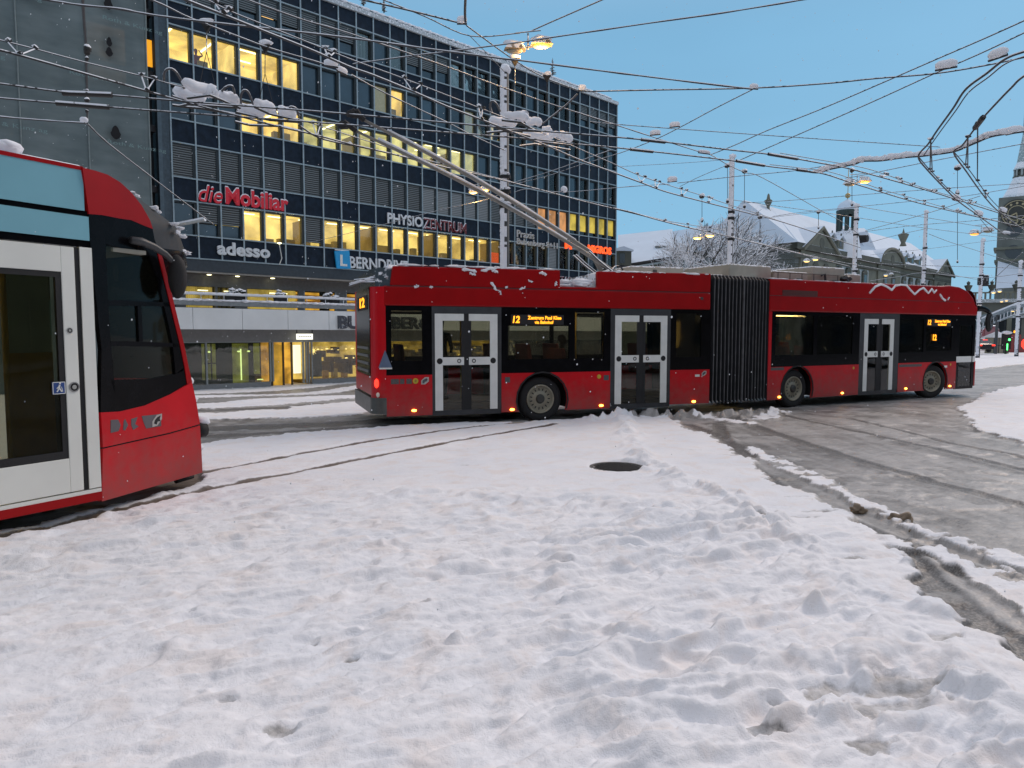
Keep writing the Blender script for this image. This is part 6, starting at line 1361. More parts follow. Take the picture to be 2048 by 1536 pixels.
# signal lamp on pole 5
sp5 = thing('traffic_signal', (P5.x+.35, 63.8, 5.6), 'dark signal head with snow seen from behind on the pole right of the bus front', 'traffic light')
q = at_y(1972, 562, 63.8); SGF = Frame(q.x, 63.8, 1, 0)
MB().box(SGF, -.22, .28, 0, .3, q.z-.45, q.z+.55).box(SGF, -.6, -.3, .05, .3, q.z-.35, q.z+.35).build('signal_head', mat('signal_black', (.02, .02, .02), .6, snow=.2), sp5, bevel=.04)
MB().box(SGF, -.3, -.22, .1, .2, q.z-.05, q.z+.05).build('signal_arm', DARK, sp5)
# ================================================================== SMALL THINGS FAR RIGHT
def gxy(u, y): return at_y(u, 668, y).x
# signal with green light
yy = 82; x = gxy(2015, yy); z0 = at_y(2015, 702, yy).z; r_ = thing('green_signal', (x, yy, z0), 'black signal board with green lights and a snow cap by the snowy island', 'traffic light'); SG = Frame(x, yy, 1, 0)
MB().box(SG, -.5, .5, 0, .3, z0+.2, z0+2.0).box(SG, -.12, .12, .1, .25, z0-.8, z0+.2).build('board', RUBBER, r_, bevel=.05)
MB().blob(SG.w(0, .15, z0+2.1), .65, .35, .22, 2, .2).build('snow_cap', SNOWOBJ, r_, smooth=True)
GL_ = mat('green_light', (.1, .7, .2), .5, emit=(.08, 1, .18), es=4); MB().blob(SG.w(.22, -.05, z0+1.3), .14, .06, .14, 2, 0).box(SG, -.02, .10, -.03, 0, z0-.2+.3, z0+.85).build('green_lamps', GL_, r_)
# kiosk
yy = 86; x = gxy(2003, yy); z0 = at_y(2003, 700, yy).z; r_ = thing('kiosk', (x, yy, z0), 'little shelter with a pointed snow roof left of the green signal', 'kiosk'); KF = Frame(x, yy, 1, 0)
MB().box(KF, -.9, .9, 0, 1.6, z0-.6, z0+1.5).build('cabin', mat('cream', (.30, .27, .2), .7), r_)
mb = MB(); mb.add([KF.w(-1.2, -.3, z0+1.5), KF.w(1.2, -.3, z0+1.5), KF.w(1.2, 1.9, z0+1.5), KF.w(-1.2, 1.9, z0+1.5), KF.w(0, .8, z0+2.3)], [(0, 1, 4), (1, 2, 4), (2, 3, 4), (3, 0, 4), (0, 3, 2, 1)]); mb.build('roof', SNOWOBJ, r_)
mb = MB()
for k in (-.9, -.3, .3, .85): mb.box(KF, k, k+.08, -.05, 0, z0-.6, z0+1.5)
mb.box(KF, -.9, .93, -.05, -.001, z0+.5, z0+.57); mb.build('posts', DARK, r_)
# red hoardings
yy = 92
for i, (u, w, h, lab) in enumerate(((2030, .9, 2.0, 'red hoarding panel right of the green signal, the taller one'), (2041, .7, 1.5, 'red hoarding panel right of the green signal, the lower one'))):
    x = gxy(u, yy); z0 = at_y(u, 700, yy).z; HF = Frame(x, yy, 1, .1); o_ = MB().box(HF, -w, w, 0, .15, z0-.6, z0+h).build('red_hoarding', mat('hoarding', (.22, .035, .03), .6)); tag(o_, lab, 'hoarding', 'red hoardings by the signal')
    if not i: MB().box(HF, -.2, .35, -.1, 0, z0+2.2, z0+2.5).build('orange_lamp', AMBER, o_)
# parked cars and red tram far behind
def car(u, vb, y, col, label, brake=False, head=False, ang=.0):
    x = gxy(u, y); z0 = at_y(u, vb, y).z; CF = Frame(x, y, math.cos(ang), math.sin(ang)); r_ = thing('car', (x, y, z0), label, 'car')
    prof = [(0, .35), (0, .85), (.25, .98), (.9, 1.42), (2.7, 1.46), (3.5, 1.0), (4.3, .85), (4.35, .35)]
    mb = MB(); n = len(prof); mb.add([CF.w(-.86, t, z0+z) for t, z in prof]+[CF.w(.86, t, z0+z) for t, z in prof], [list(range(n)), list(range(2*n-1, n-1, -1))]+[(i, n+i, n+(i+1) % n, (i+1) % n) for i in range(n)]); b_ = mb.build('body', col, r_, bevel=.08)
    mb = MB(); mb.add([CF.w(-.68, .30, z0+1.0), CF.w(.68, .30, z0+1.0), CF.w(.6, .86, z0+1.40), CF.w(-.6, .86, z0+1.40)], [(0, 1, 2, 3)]); 
    for v in mb.v: v -= CF.n*.03
    mb.build('rear_window', DPANE, r_); MB().blob(CF.w(0, 1.8, z0+1.5), .8, .9, .07, 2, .2).build('snow', SNOWOBJ, r_, smooth=True)
    for sx in (-.8, .62):
        for t in (.75, 3.5): MB().lathe(CF.w(sx, t, z0+.32), CF.d, [(0, 0), (.32, 0), (.32, .2), (0, .2)], 14).build('wheel', TYRE, r_)
    for sx in (-.72, .72): MB().box(CF, sx-.16, sx+.16, -.04, .02, z0+.72, z0+.86).build('tail_light', TAIL if brake else mat('lens_red', (.3, .02, .02), .3), r_)
    if brake: MB().box(CF, -.25, .25, .3, .36, z0+1.36, z0+1.40).build('brake_light', TAIL, r_)
    return r_
car(1975, 705, 78, mat('car_black', (.015, .015, .018), .25), 'black car with lit red tail lights just right of the bus front', True)
car(1986, 700, 92, mat('car_grey', (.10, .11, .12), .3, snow=.2), 'grey snow dusted car behind the black car')
q = at_y(1981, 698, 108); TF2 = Frame(q.x, q.y, 1, .4); r_ = thing('distant_tram', q, 'dark red rounded vehicle with snow seen far behind the cars', 'tram')
prof = [(-1.2, 0), (-1.3, 1.2), (-1.15, 2.6), (-.8, 3.2), (.8, 3.2), (1.15, 2.6), (1.3, 1.2), (1.2, 0)]
MB().prism(TF2, [(a*1.6, q.z+.4+z) for a, z in prof], 0, 12).build('body', mat('dull_red', (.20, .03, .035), .4, snow=.15), r_, bevel=.15); MB().box(TF2, -1.5, 1.5, -.05, 0, q.z+1.9, q.z+3.1).build('window', mat('pinkish_glass', (.22, .07, .08), .3), r_)
x = gxy(2049, 80); o_ = MB().blob((x, 80, at_y(2049, 688, 80).z), .35, .1, .5, 2, .1).build('red_signal_lamp', TAIL, smooth=True); tag(o_, 'red glowing lamp at the extreme right edge', 'lamp')
# ================================================================== STREET LAMPS ON SPAN WIRES
LG = mat('sodium', (1, .6, .2), .5, emit=(1, .36, .02), es=2.1); LW = mat('warm_lamp_far', (1, .8, .4), .5, emit=(1, .62, .16), es=2.2); HOUS = mat('lamp_housing', (.20, .16, .10), .5, snow=.45)
def lamp2(u, v, y, label, k=1.0, d=1, glow=LW, near=False, sides=(1, 1), power=0):
    p = at_y(u, v, y); r_ = thing('street_lamp', p, label, 'street lamp', 'lamps hung from the span wires')
    m = MB(); m.tube([p+Vector((0, 0, .5*k)), p], .025*k, 6); m.tube([p+Vector((-.4*k, 0, .02)), p+Vector((.4*k, 0, .12*k))], .03*k, 6); m.tube([p+Vector((-.4*k, 0, .5*k)), p+Vector((.4*k, 0, .58*k))], .022*k, 5); m.build('yoke', mat('yoke', (.08, .08, .08), .5, snow=.35), r_)
    for i, sx in enumerate((-1, 1)):
        c = p + Vector((sx*.42*k, 0, (.0 if sx < 0 else .16)*k)); F2 = Frame(c.x, c.y, 1, .15*d)
        h = MB(); h.prism(F2, [(-.34*k, -.02*k+c.z), (-.22*k, .14*k+c.z), (.18*k, .17*k+c.z), (.36*k, -.02*k+c.z)], -.16*k, .16*k); hh = h.build('lamp_head', HOUS, r_, bevel=.02*k)
        g = MB(); g.blob(F2.w(0, 0, c.z-.05*k), .27*k, .14*k, .08*k, 2, 0); g.build('lamp_glass', glow if sides[i] else mat('unlit_glass', (.3, .27, .2), .3), hh, smooth=True)
        s = MB(); s.blob(F2.w(0, 0, c.z+.18*k), .30*k, .17*k, .09*k*(1.1 if not sides[i] else .8), 2, .3); s.build('lamp_snow', SNOWOBJ, hh, smooth=True)
        if power and sides[i]:
            ld = bpy.data.lights.new('lamp_light', 'POINT'); ld.energy = power; ld.color = (1, .55, .18); ld.shadow_soft_size = .2; lo = bpy.data.objects.new('lamp_light', ld); COL.objects.link(lo); lo.parent = hh; lo.location = Vector(F2.w(0, 0, c.z-.32*k)) - Vector(p)
lamp2(1056, 99, 15.2, 'big twin lamp high above the bus, right head glowing orange, left head buried in snow', .66, glow=LG, sides=(0, 1), power=110)
lamp2(958, 384, 30, 'pair of small glowing lamps in front of the office block, beside the trolley poles', .58, glow=LW, power=60)
lamp2(1407, 475, 48, 'pair of glowing lamps in front of the snowy bare tree', 1.0, power=60)
lamp2(1714, 368, 34, 'twin lamp above the mansion roof, right head glowing, left head snow covered', .85, glow=LG, sides=(0, 1), power=60)
lamp2(1962, 467, 50, 'twin lamp left of the clock tower, left head glowing, right head snow covered', 1.1, glow=LG, sides=(1, 0))
lamp2(1622, 522, 66, 'pair of glowing lamps before the left gable of the mansion', .95)
lamp2(1777, 551, 82, 'pair of tiny glowing lamps below the round gable', .75, sides=(1, 0))
lamp2(1993, 585, 95, 'pair of tiny glowing lamps just below the balustrade', .95)
lamp2(2008, 603, 90, 'pair of tiny glowing lamps below the other pair under the balustrade', .7)
lamp2(2030, 622, 80, 'tiny glowing lamps under the canopy at the right edge', .6)
lamp2(1912, 600, 24, 'lit amber bar lamp hidden above the bus front', .01) if False else None
# ================================================================== OVERHEAD WIRES
WD = mat('wire_dark', (.018, .018, .02), .6, snow=-.02); WS = mat('wire_snowy', (.05, .05, .055), .7, snow=.40); HANG = mat('hanger', (.02, .02, .02), .6, snow=.15)
def cur(pts, z, n=8, sag=0):
    """pts: (u,v[,z]) measured points at mounting height z"""
    P_ = [at_z(p[0], p[1], p[2] if len(p) > 2 else z) for p in pts]; o = []
    for i in range(len(P_)-1):
        a, b, c, d = P_[max(i-1, 0)], P_[i], P_[i+1], P_[min(i+2, len(P_)-1)]
        for k in range(n):
            t = k/n
            if len(P_) == 2: o.append(b.lerp(c, t)); continue
            o.append(.5*((2*b)+(c-a)*t+(2*a-5*b+4*c-d)*t*t+(3*b-a-3*c+d)*t**3))
    o.append(P_[-1]); return o
def ydep(pts, n=6):
    P_ = [at_y(*p) for p in pts]; o = []
    for i in range(len(P_)-1): o += [P_[i].lerp(P_[i+1], k/n) for k in range(n)]
    return o+[P_[-1]]
def wire(label, pts, r=.012, m=None, snow=1, name='span_wire', cat='wire', grp='thin span wires over the square'):
    m = m or (WS if snow else WD); k = len(pts)
    mb = MB(); mb.tube(pts, [r*(1+(random.uniform(-.15, .35) if snow else 0)) for _ in range(k)], 6)
    return tag(mb.build(name, m), label, cat, grp)
CG = 'thick trolley wires'
def contact(label, low, up=None, r=.018, hangers=(), clamps=(), snow=0):
    r_ = thing('trolley_wire', low[0], label, 'wire', CG)
    MB().tube(low, r, 6).build('contact_wire', WS if snow else WD, r_)
    if up:
        MB().tube(up, r*.62, 5).build('carrier_wire', WS, r_)
        def near(cv, u): return min(cv, key=lambda p: abs(px_of(p)[0]-u))
        for (u, w) in hangers:
            a = near(low, u); b = near(up, u-w); c = near(up, u+w); mb = MB(); mb.tube([b, a], .012, 4); mb.tube([c, a], .012, 4)
            for q in (a, b, c): mb.blob(q+Vector((0, 0, .03)), .06, .04, .035, 1, .3)
            mb.build('hanger', HANG, r_)
    for (u, L_, rr) in clamps:
        i = min(range(len(low)), key=lambda i: abs(px_of(low[i])[0]-u)); d_ = (low[min(i+1, len(low)-1)]-low[max(i-1, 0)]).normalized(); mb = MB(); mb.tube([low[i]-d_*L_/2, low[i]+d_*L_/2], rr, 7); mb.build('splice_bar', HANG, r_)
    return r_
def px_of(p):
    q = Vector(p)-CAM; y = q.y*math.cos(PITCH)-q.z*math.sin(PITCH); z = q.y*math.sin(PITCH)+q.z*math.cos(PITCH); return 1024+F*q.x/y, 768-F*z/y
ZC = 5.65
low_a = cur([(-60, 84), (0, 100), (49, 113), (170, 147), (293, 182), (400, 212), (475, 231), (545, 250), (632, 270), (700, 288), (760, 302), (817, 316), (875, 331), (1028, 366), (1165, 402), (1260, 425), (1376, 454), (1532, 490), (1660, 520), (1800, 545)], ZC)
up_a = cur([(-60, 62), (0, 80), (70, 98), (172, 125), (283, 152), (342, 168), (400, 183)], 5.95)
contact('thick dark wire falling from the left edge behind the trolley poles to the tree', low_a, up_a, hangers=((43, 28), (294, 12)))
contact('carrier supported wire low between the office block and the pole by the tree', cur([(600, 252), (640, 276), (700, 290)], ZC), cur([(590, 236), (640, 252), (700, 271), (760, 290), (840, 316), (950, 345), (1020, 362)], 5.95), hangers=((632, 9), (880, 4)))
contact('thin straight trolley wire crossing the netting and office block, upper of two', cur([(-60, 158), (0, 167), (137, 185), (220, 190), (400, 205), (650, 224), (1050, 259), (1230, 274), (1320, 283), (1463, 300), (1542, 309), (1640, 326), (1709, 340), (1862, 383), (2005, 428), (2100, 455)], ZC), cur([(1560, 306), (1600, 313), (1720, 334), (1771, 349), (1797, 358), (1827, 369), (1871, 383), (1941, 403), (2005, 425)], 5.82), r=.016, hangers=((1772, 2), (1797, 2), (1827, 2), (1871, 3), (1945, 2)), clamps=((173, .75, .045), (1304, .55, .035), (1560, .9, .035)))
contact('thin straight trolley wire crossing the netting and office block, lower of two', cur([(-60, 189), (0, 196), (166, 210), (400, 228), (650, 246), (1050, 277), (1150, 288), (1230, 295), (1463, 321), (1540, 333), (1640, 346), (1714, 369), (1849, 409), (2000, 444), (2100, 468)], ZC), cur([(1540, 329), (1600, 336), (1668, 346), (1761, 378), (1807, 391), (1849, 403), (1886, 414), (1920, 424), (2000, 443)], 5.82), r=.016, hangers=((1761, 2), (1807, 2), (1849, 2), (1886, 2), (1920, 3)), clamps=((171, .8, .045), (1275, .55, .035), (1500, .9, .035), (1607, .3, .04)))
contact('thick snowy wire pair falling from the top left across the office to the tree pole', cur([(340, -12), (378, 2), (515, 57), (583, 84), (632, 104), (700, 134), (748, 151), (826, 183), (894, 213), (962, 239), (1010, 258), (1090, 290), (1160, 320), (1230, 346), (1282, 365), (1334, 384), (1417, 406), (1500, 427), (1555, 441), (1640, 468), (1720, 495)], ZC), cur([(400, -6), (417, 1), (466, 25), (554, 60), (700, 118), (777, 146), (841, 170), (923, 202), (990, 228), (1060, 255), (1150, 294), (1230, 329), (1282, 352), (1355, 376), (1401, 390), (1449, 406), (1515, 427), (1555, 440)], 5.95), snow=1, hangers=((445, 12), (658, 6), (828, 16), (962, 7), (1281, 6), (1311, 5), (1365, 6), (1419, 2), (1514, 2)))
contact('low wire with small loops falling from the office corner toward the mansion', cur([(1225, 416), (1262, 424), (1313, 439), (1376, 455), (1428, 466), (1532, 491), (1640, 518), (1700, 533)], 5.6), cur([(1285, 430), (1331, 441), (1376, 449), (1420, 456), (1450, 461)], 5.75), r=.02, hangers=((1331, 2), (1376, 2), (1420, 2)))
# big curved wires at the right
contact('left bowed snow crusted double wire curving down at the upper right', cur([(2120, 82), (2048, 103), (2010, 118), (1974, 146), (1932, 178), (1906, 217), (1875, 260), (1857, 287), (1837, 313), (1854, 339), (1896, 383), (1920, 405), (1958, 432), (2010, 470)], ZC), cur([(1837, 313), (1860, 340), (1902, 383), (1935, 408), (1962, 432)], 5.8), r=.019, snow=1, hangers=((1862, 2), (1880, 2), (1897, 2)))
contact('left bowed wire twin running close beside it', cur([(2120, 95), (2048, 113), (2010, 128), (1977, 154), (1938, 184), (1911, 222), (1880, 264), (1861, 291), (1846, 313)], ZC), r=.011, snow=1)
contact('right bowed snow crusted double wire curving down at the upper right edge', cur([(2120, 110), (2048, 152), (2023, 175), (1994, 205), (1964, 238), (1943, 266), (1925, 290), (1908, 306), (1932, 342), (1971, 396), (2000, 425), (2048, 460)], ZC), cur([(1910, 306), (1940, 342), (1978, 394), (2005, 422)], 5.8), r=.018, snow=1, hangers=((1935, 2), (1955, 2), (1972, 2)), clamps=((1958, .7, .05), (1880, .1, .01)))
SGc = 'thin span wires over the square'
def span(label, pts, z=7.0, r=.011, snow=1): return wire(label, cur(pts, z, 10 if len(pts) == 2 else 5), r, snow=snow, grp=SGc)
span('lumpy snowy wire across the netting at the very top left ending at a snow lump', [(84, -2), (160, 10), (234, 17), (300, 29), (398, 42), (534, 57), (700, 76), (845, 96), (1021, 119), (1034, 120), (1245, 147), (1400, 166), (1505, 178)], 6.8, .016)
span('snowy wire from the top left through two black pulleys to the office snow lump', [(290, -6), (331, 12), (378, 35), (413, 48), (425, 53), (530, 93), (605, 115), (648, 128)], 7.2, .014)
span('sagging snowy wire from the office lump down to the nearest pole', [(703, 150), (770, 186), (835, 217), (905, 250), (943, 270), (1002, 297), (1010, 300)], 7.2, .014)
span('rising snowy wire from the office lump past the big twin lamp to the top edge', [(706, 128), (820, 112), (904, 102), (1050, 83), (1075, 79), (1300, 46), (1450, 25), (1620, -3)], 7.4, .013)
span('upper dark wire in the top centre reaching the snow knot', [(718, -2), (816, 20), (920, 46)], 8.2, .018, 0)
span('second dark wire in the top centre reaching the lamp bracket', [(760, -3), (850, 33), (941, 72), (1040, 66)], 8.4, .012, 0)
span('dark insulator wire dropping from the top edge onto the snow knot', [(931, -5), (930, 25), (931, 48)], 8.2, .026, 0)
span('dark wire from the snow knot sloping down through pulleys to the roof corner lump', [(933, 51), (1021, 115), (1085, 153), (1160, 182)], 8.2, .014, 0)
span('dark wire rising from the lamp bracket to the top edge', [(1060, 63), (1100, 45), (1208, -2)], 8.6, .014, 0)
span('short steep wire from the crossing above down to the nearest pole top', [(941, 73), (975, 108), (1008, 143)], 9.2, .009, 0)
span('lamp lit golden wire falling across the upper office windows to the right', [(488, -3), (605, 39), (700, 67), (884, 130), (992, 170), (1050, 190), (1087, 203), (1214, 244), (1300, 272), (1397, 303)], 7.4, .013)
span('dark wire continuing right past the tree pole down to the mansion', [(1397, 303), (1422, 310), (1453, 328), (1490, 345), (1526, 356), (1640, 420), (1683, 443), (1720, 470)], 7.4, .013, 0)
span('sloping snowy wire from the roof corner lump down left to the wire knots', [(1155, 188), (1130, 212), (1085, 248)], 7.4, .02)
span('nearly level wire from the roof corner lump through the sky node to the right', [(1171, 183), (1300, 180), (1505, 176), (1650, 167), (1750, 157), (1870, 147), (1975, 130), (2060, 112)], 7.6, .018, 0)
span('slanting wire from the sky node down left to the two snowy brackets', [(1505, 179), (1430, 217), (1363, 253), (1310, 279), (1240, 306), (1160, 330), (1095, 352), (1030, 368)], 7.4, .012, 0)
span('upper long slanting wire rising to the top right corner', [(1422, 309), (1470, 290), (1532, 262), (1640, 219), (1750, 172), (1860, 124), (1971, 76), (2060, 36)], 7.6, .014, 0)
span('lower long slanting wire rising to the right edge', [(1480, 320), (1560, 285), (1640, 250), (1753, 200), (1867, 148), (1965, 105), (2060, 60)], 7.6, .014, 0)
span('long level wire crossing the sky from the office corner to the bowed wires', [(1180, 243), (1238, 249), (1440, 264), (1640, 278), (1760, 286), (1880, 294)], 7.2, .011, 0)
span('wire rising from the pinkish snow lump to the thick snowy beam', [(1355, 366), (1480, 352), (1592, 341), (1690, 325)], 6.8, .012, 0)
span('wire from pinkish snow lump up to the tree pole top', [(1360, 373), (1400, 353), (1460, 328)], 7.6, .01, 0)
span('thin wire falling right of the lamp before the office block', [(1028, 385), (1058, 378), (1130, 384), (1260, 373), (1340, 368)], 6.9, .012)
span('snowy wire from the nearest pole rising right through the crossing', [(1018, 368), (1100, 343), (1165, 320), (1222, 300)], 7.0, .012)
span('snowy wire rising from the facade lamp to the pole beside the trolley poles', [(477, 519), (600, 490), (760, 451), (880, 420), (962, 402), (1010, 385)], 7.3, .013)
span('steep snowy wire from the netting knot down to the bracket', [(174, 247), (205, 277), (234, 301), (330, 375), (427, 449)], 6.6, .018)
span('short wire rising from the small facade anchor', [(427, 450), (437, 425), (447, 406)], 9.5, .018)
span('short wire falling from the bracket node to the dark fascia', [(427, 450), (440, 487), (453, 521)], 9.0, .018)
span('level snowy wire across the lower netting', [(-60, 224), (0, 233), (80, 240), (156, 245), (172, 245)], 6.4, .017)
span('upright insulator string in front of the netting', [(165, -5), (168, 40), (172, 95), (173, 150), (175, 200), (174, 245)], 7.0, .018)
span('faint wire from the left pole across to the tree, upper', [(1240, 333), (1380, 325), (1462, 318)], 8, .008, 0)
span('thin wire from the tree pole head down right', [(1468, 400), (1560, 413), (1640, 424), (1720, 436), (1850, 456), (2060, 482)], 7.4, .012, 0)
span('thin wire from the tree pole to the mansion cupola, slightly rising', [(1480, 406), (1560, 402), (1640, 396), (1766, 386), (1900, 376), (2060, 366)], 7.4, .012, 0)
span('long thin wire rising under the bowed wires to the right edge', [(1545, 433), (1600, 425), (1718, 413), (1819, 403), (1930, 392), (2060, 370)], 7.4, .012, 0)
span('long rising wire between the bow pairs to the right edge', [(1500, 440), (1600, 428), (1718, 414)], 7.4, .010, 0)
span('rising wire crossing behind the left bow', [(1690, 356), (1722, 351), (1814, 332), (1906, 314), (2060, 285)], 7.0, .012, 0)
span('rising wire from the cupola up toward the church clock', [(1731, 461), (1797, 443), (1876, 420), (1935, 400), (1960, 392)], 7.6, .014, 0)
span('nearly level wire from the cupola to the tower', [(1731, 463), (1800, 454), (1860, 448), (1940, 442), (2060, 430)], 7.6, .014, 0)
span('falling wire from the cupola pole past the next pole to the tower foot', [(1718, 413), (1800, 427), (1858, 436), (1930, 448), (2060, 470)], 8.2, .014, 0)
span('falling wire starting at the round gable pole', [(1858, 468), (1900, 484), (1959, 503), (2060, 536)], 7.8, .016, 0)
span('rising wire from the mansion dormers to the round gable pole', [(1740, 485), (1790, 471), (1849, 458)], 7.8, .014, 0)
span('wire pair sagging low before the mansion windows', [(1640, 505), (1700, 515), (1760, 527), (1850, 531), (1960, 534), (2060, 537)], 6.6, .018, 0)
span('low wire before the mansion rising to the right', [(1740, 562), (1800, 553), (1850, 546), (1960, 556), (2060, 544)], 6.2, .02)
span('low wire crossing the far balustrade', [(1860, 540), (1960, 560), (2045, 568)], 7.0, .018, 0)
span('slanting snowy wire from the far pole up to the tower foot', [(1975, 570), (2005, 542), (2045, 505)], 7.6, .022)
span('triangular wire top edge left of the clock', [(1984, 466), (2000, 466), (2030, 466)], 6.2, .012)
span('triangular wire left side falling from the crossing knot', [(1960, 437), (1984, 466)], 6.0, .012)
span('triangular wire right side falling from the crossing knot', [(2005, 430), (2030, 465)], 6.0, .012)
span('wire from right edge falling left to the round gable pole', [(2060, 473), (1960, 484), (1860, 497), (1740, 510)], 7.8, .012, 0)
# vertical droppers in the sky
for (u, v0, v1, y, lab) in ((1404, 392, 440, 27, 'thin dropper hanging over the left side of the tree'), (1455, 331, 402, 27, 'thin dropper left of the tree pole with a snow knob'), (1489, 342, 412, 27, 'thin dropper right of the tree pole with a snow knob'), (1637, 424, 455, 40, 'short dropper above the left gable'), (1915, 420, 523, 40, 'dropper hanging between the gable poles'), (1915, 335, 385, 22, 'dropper hanging beneath the right bow'), (1520, 434, 480, 32, 'dropper over the right side of the tree'), (1704, 340, 408, 30, 'dropper beside the snowy twin lamp')):
    a, b = at_y(u, v0, y), at_y(u, v1, y); r_ = thing('dropper', a, lab, 'wire', 'droppers'); MB().tube([a, b], .010*y/27, 5).build('rod', WD, r_); MB().blob(a, .10, .10, .10, 2, .2).blob(b, .06, .06, .1, 2, 0).build('knob', mat('knob', (.03, .03, .03), .6, snow=.45), r_, smooth=True)
# thick snow laden beam on the right
bm_ = thing('wire_switch_beam', at_z(1712, 325, 6), 'long snow laden switch beam joining the bowed wires at the right', 'wire switch')
pts = cur([(1600, 340), (1635, 345), (1660, 338), (1708, 328), (1725, 322), (1760, 321), (1790, 317), (1814, 314), (1850, 311), (1906, 303), (1935, 292), (1954, 284), (1985, 272), (2037, 264), (2080, 258)], 5.8)
MB().tube(pts, .026, 6).build('beam', HANG, bm_); mb = MB()
for i in range(8, len(pts)-10, 2): mb.blob(pts[i]+Vector((0, 0, .05)), random.uniform(.10, .2), .05, random.uniform(.03, .075), 2, .35, (pts[i+1]-pts[i]))
mb.build('beam_snow', SNOWOBJ, bm_, smooth=True)
lp = [at_z(u, v, 5.9) for u, v in ((1709, 328), (1712, 318), (1724, 313), (1738, 314), (1752, 320), (1760, 321))]; MB().tube(lp, .014, 6).build('loop', WS, bm_)
# ------------------------------------------------------------------ snow laden crossings
def crossing(label, mounds, bars, loops=(), z=5.9, rods=()):
    u, v = mounds[0][0]; r_ = thing('wire_crossing', at_z(u, v, z), label, 'wire crossing', 'snow heaped wire crossings')
    mb = MB()
    for ps, rr in bars: mb.tube([at_z(a, b, z-.08) for a, b in ps], rr, 6)
    mb.build('frame_bars', HANG, r_)
    for (p, q, th) in mounds:
        th *= .8
        a, b = at_z(*p, z), at_z(*q, z); mb = MB(); n = 12; L_ = (b-a).length
        pts = [a.lerp(b, i/n) + Vector((0, 0, th*(.35+.12*math.sin(i*1.1)))) for i in range(n+1)]
        mb.tube(pts, [th*(max(.05, 1-(2*i/n-1)**6))**.5*random.uniform(.94, 1.06) for i in range(n+1)], 14, .04); mb.build('snow_mound', SNOWOBJ, r_, smooth=True)
    for lp_ in loops: MB().tube(cur(lp_, z+.1, 5), .02, 7).build('snowy_loop', WS, r_, smooth=True)
    for (a, b) in rods: MB().tube([at_z(*a, z+.9), at_z(*b, z+.1)], .012, 5).build('suspension_rod', WD, r_)
BR = .025
crossing('large snow heaped wire crossing before the office block, left of the pair',
         [((346, 186), (412, 200), .13), ((364, 168), (436, 192), .12), ((437, 194), (478, 204), .12), ((405, 183), (436, 188), .13)],
         [([(344, 192), (400, 210), (475, 215)], BR), ([(345, 210), (375, 214), (400, 216), (470, 228)], BR), ([(375, 196), (420, 190), (480, 216)], BR), ([(360, 212), (385, 206)], BR)],
         [[(328, 160), (329, 145), (338, 137), (350, 142), (362, 160), (368, 176)], [(441, 185), (452, 174), (464, 172), (469, 186)], [(366, 176), (385, 188), (410, 190)]], rods=())
crossing('large snow heaped wire crossing before the office block, right of the pair',
         [((472, 218), (532, 228), .12), ((508, 208), (550, 218), .10), ((556, 222), (592, 232), .11), ((530, 222), (552, 226), .11)],
         [([(472, 224), (540, 240), (600, 244)], BR), ([(470, 243), (500, 250), (560, 252), (600, 262)], BR), ([(510, 214), (540, 228), (595, 240)], BR)],
         [[(482, 206), (482, 190), (489, 180), (498, 187), (506, 208)], [(577, 220), (582, 213), (593, 218), (598, 232)]])
crossing('snow heaped wire crossing beside the nearest pole, left of the pair',
         [((978, 243), (1034, 250), .10), ((1008, 233), (1056, 234), .09), ((1050, 245), (1084, 246), .10), ((1036, 238), (1056, 234), .12)],
         [([(978, 250), (1010, 260), (1080, 262)], BR), ([(974, 265), (1010, 262), (1060, 272)], BR), ([(1004, 240), (1040, 244), (1070, 262)], BR)],
         [[(983, 225), (980, 212), (984, 202), (993, 208), (1000, 222)], [(1070, 246), (1072, 238), (1080, 238), (1085, 246)]])
crossing('snow heaped wire crossing right of the nearest pole, right of the pair',
         [((1046, 268), (1106, 278), .10), ((1084, 262), (1104, 262), .09), ((1098, 270), (1122, 272), .08), ((1120, 272), (1143, 280), .11)],
         [([(1046, 276), (1080, 284), (1140, 290)], BR), ([(1040, 292), (1070, 288), (1140, 300)], BR)])
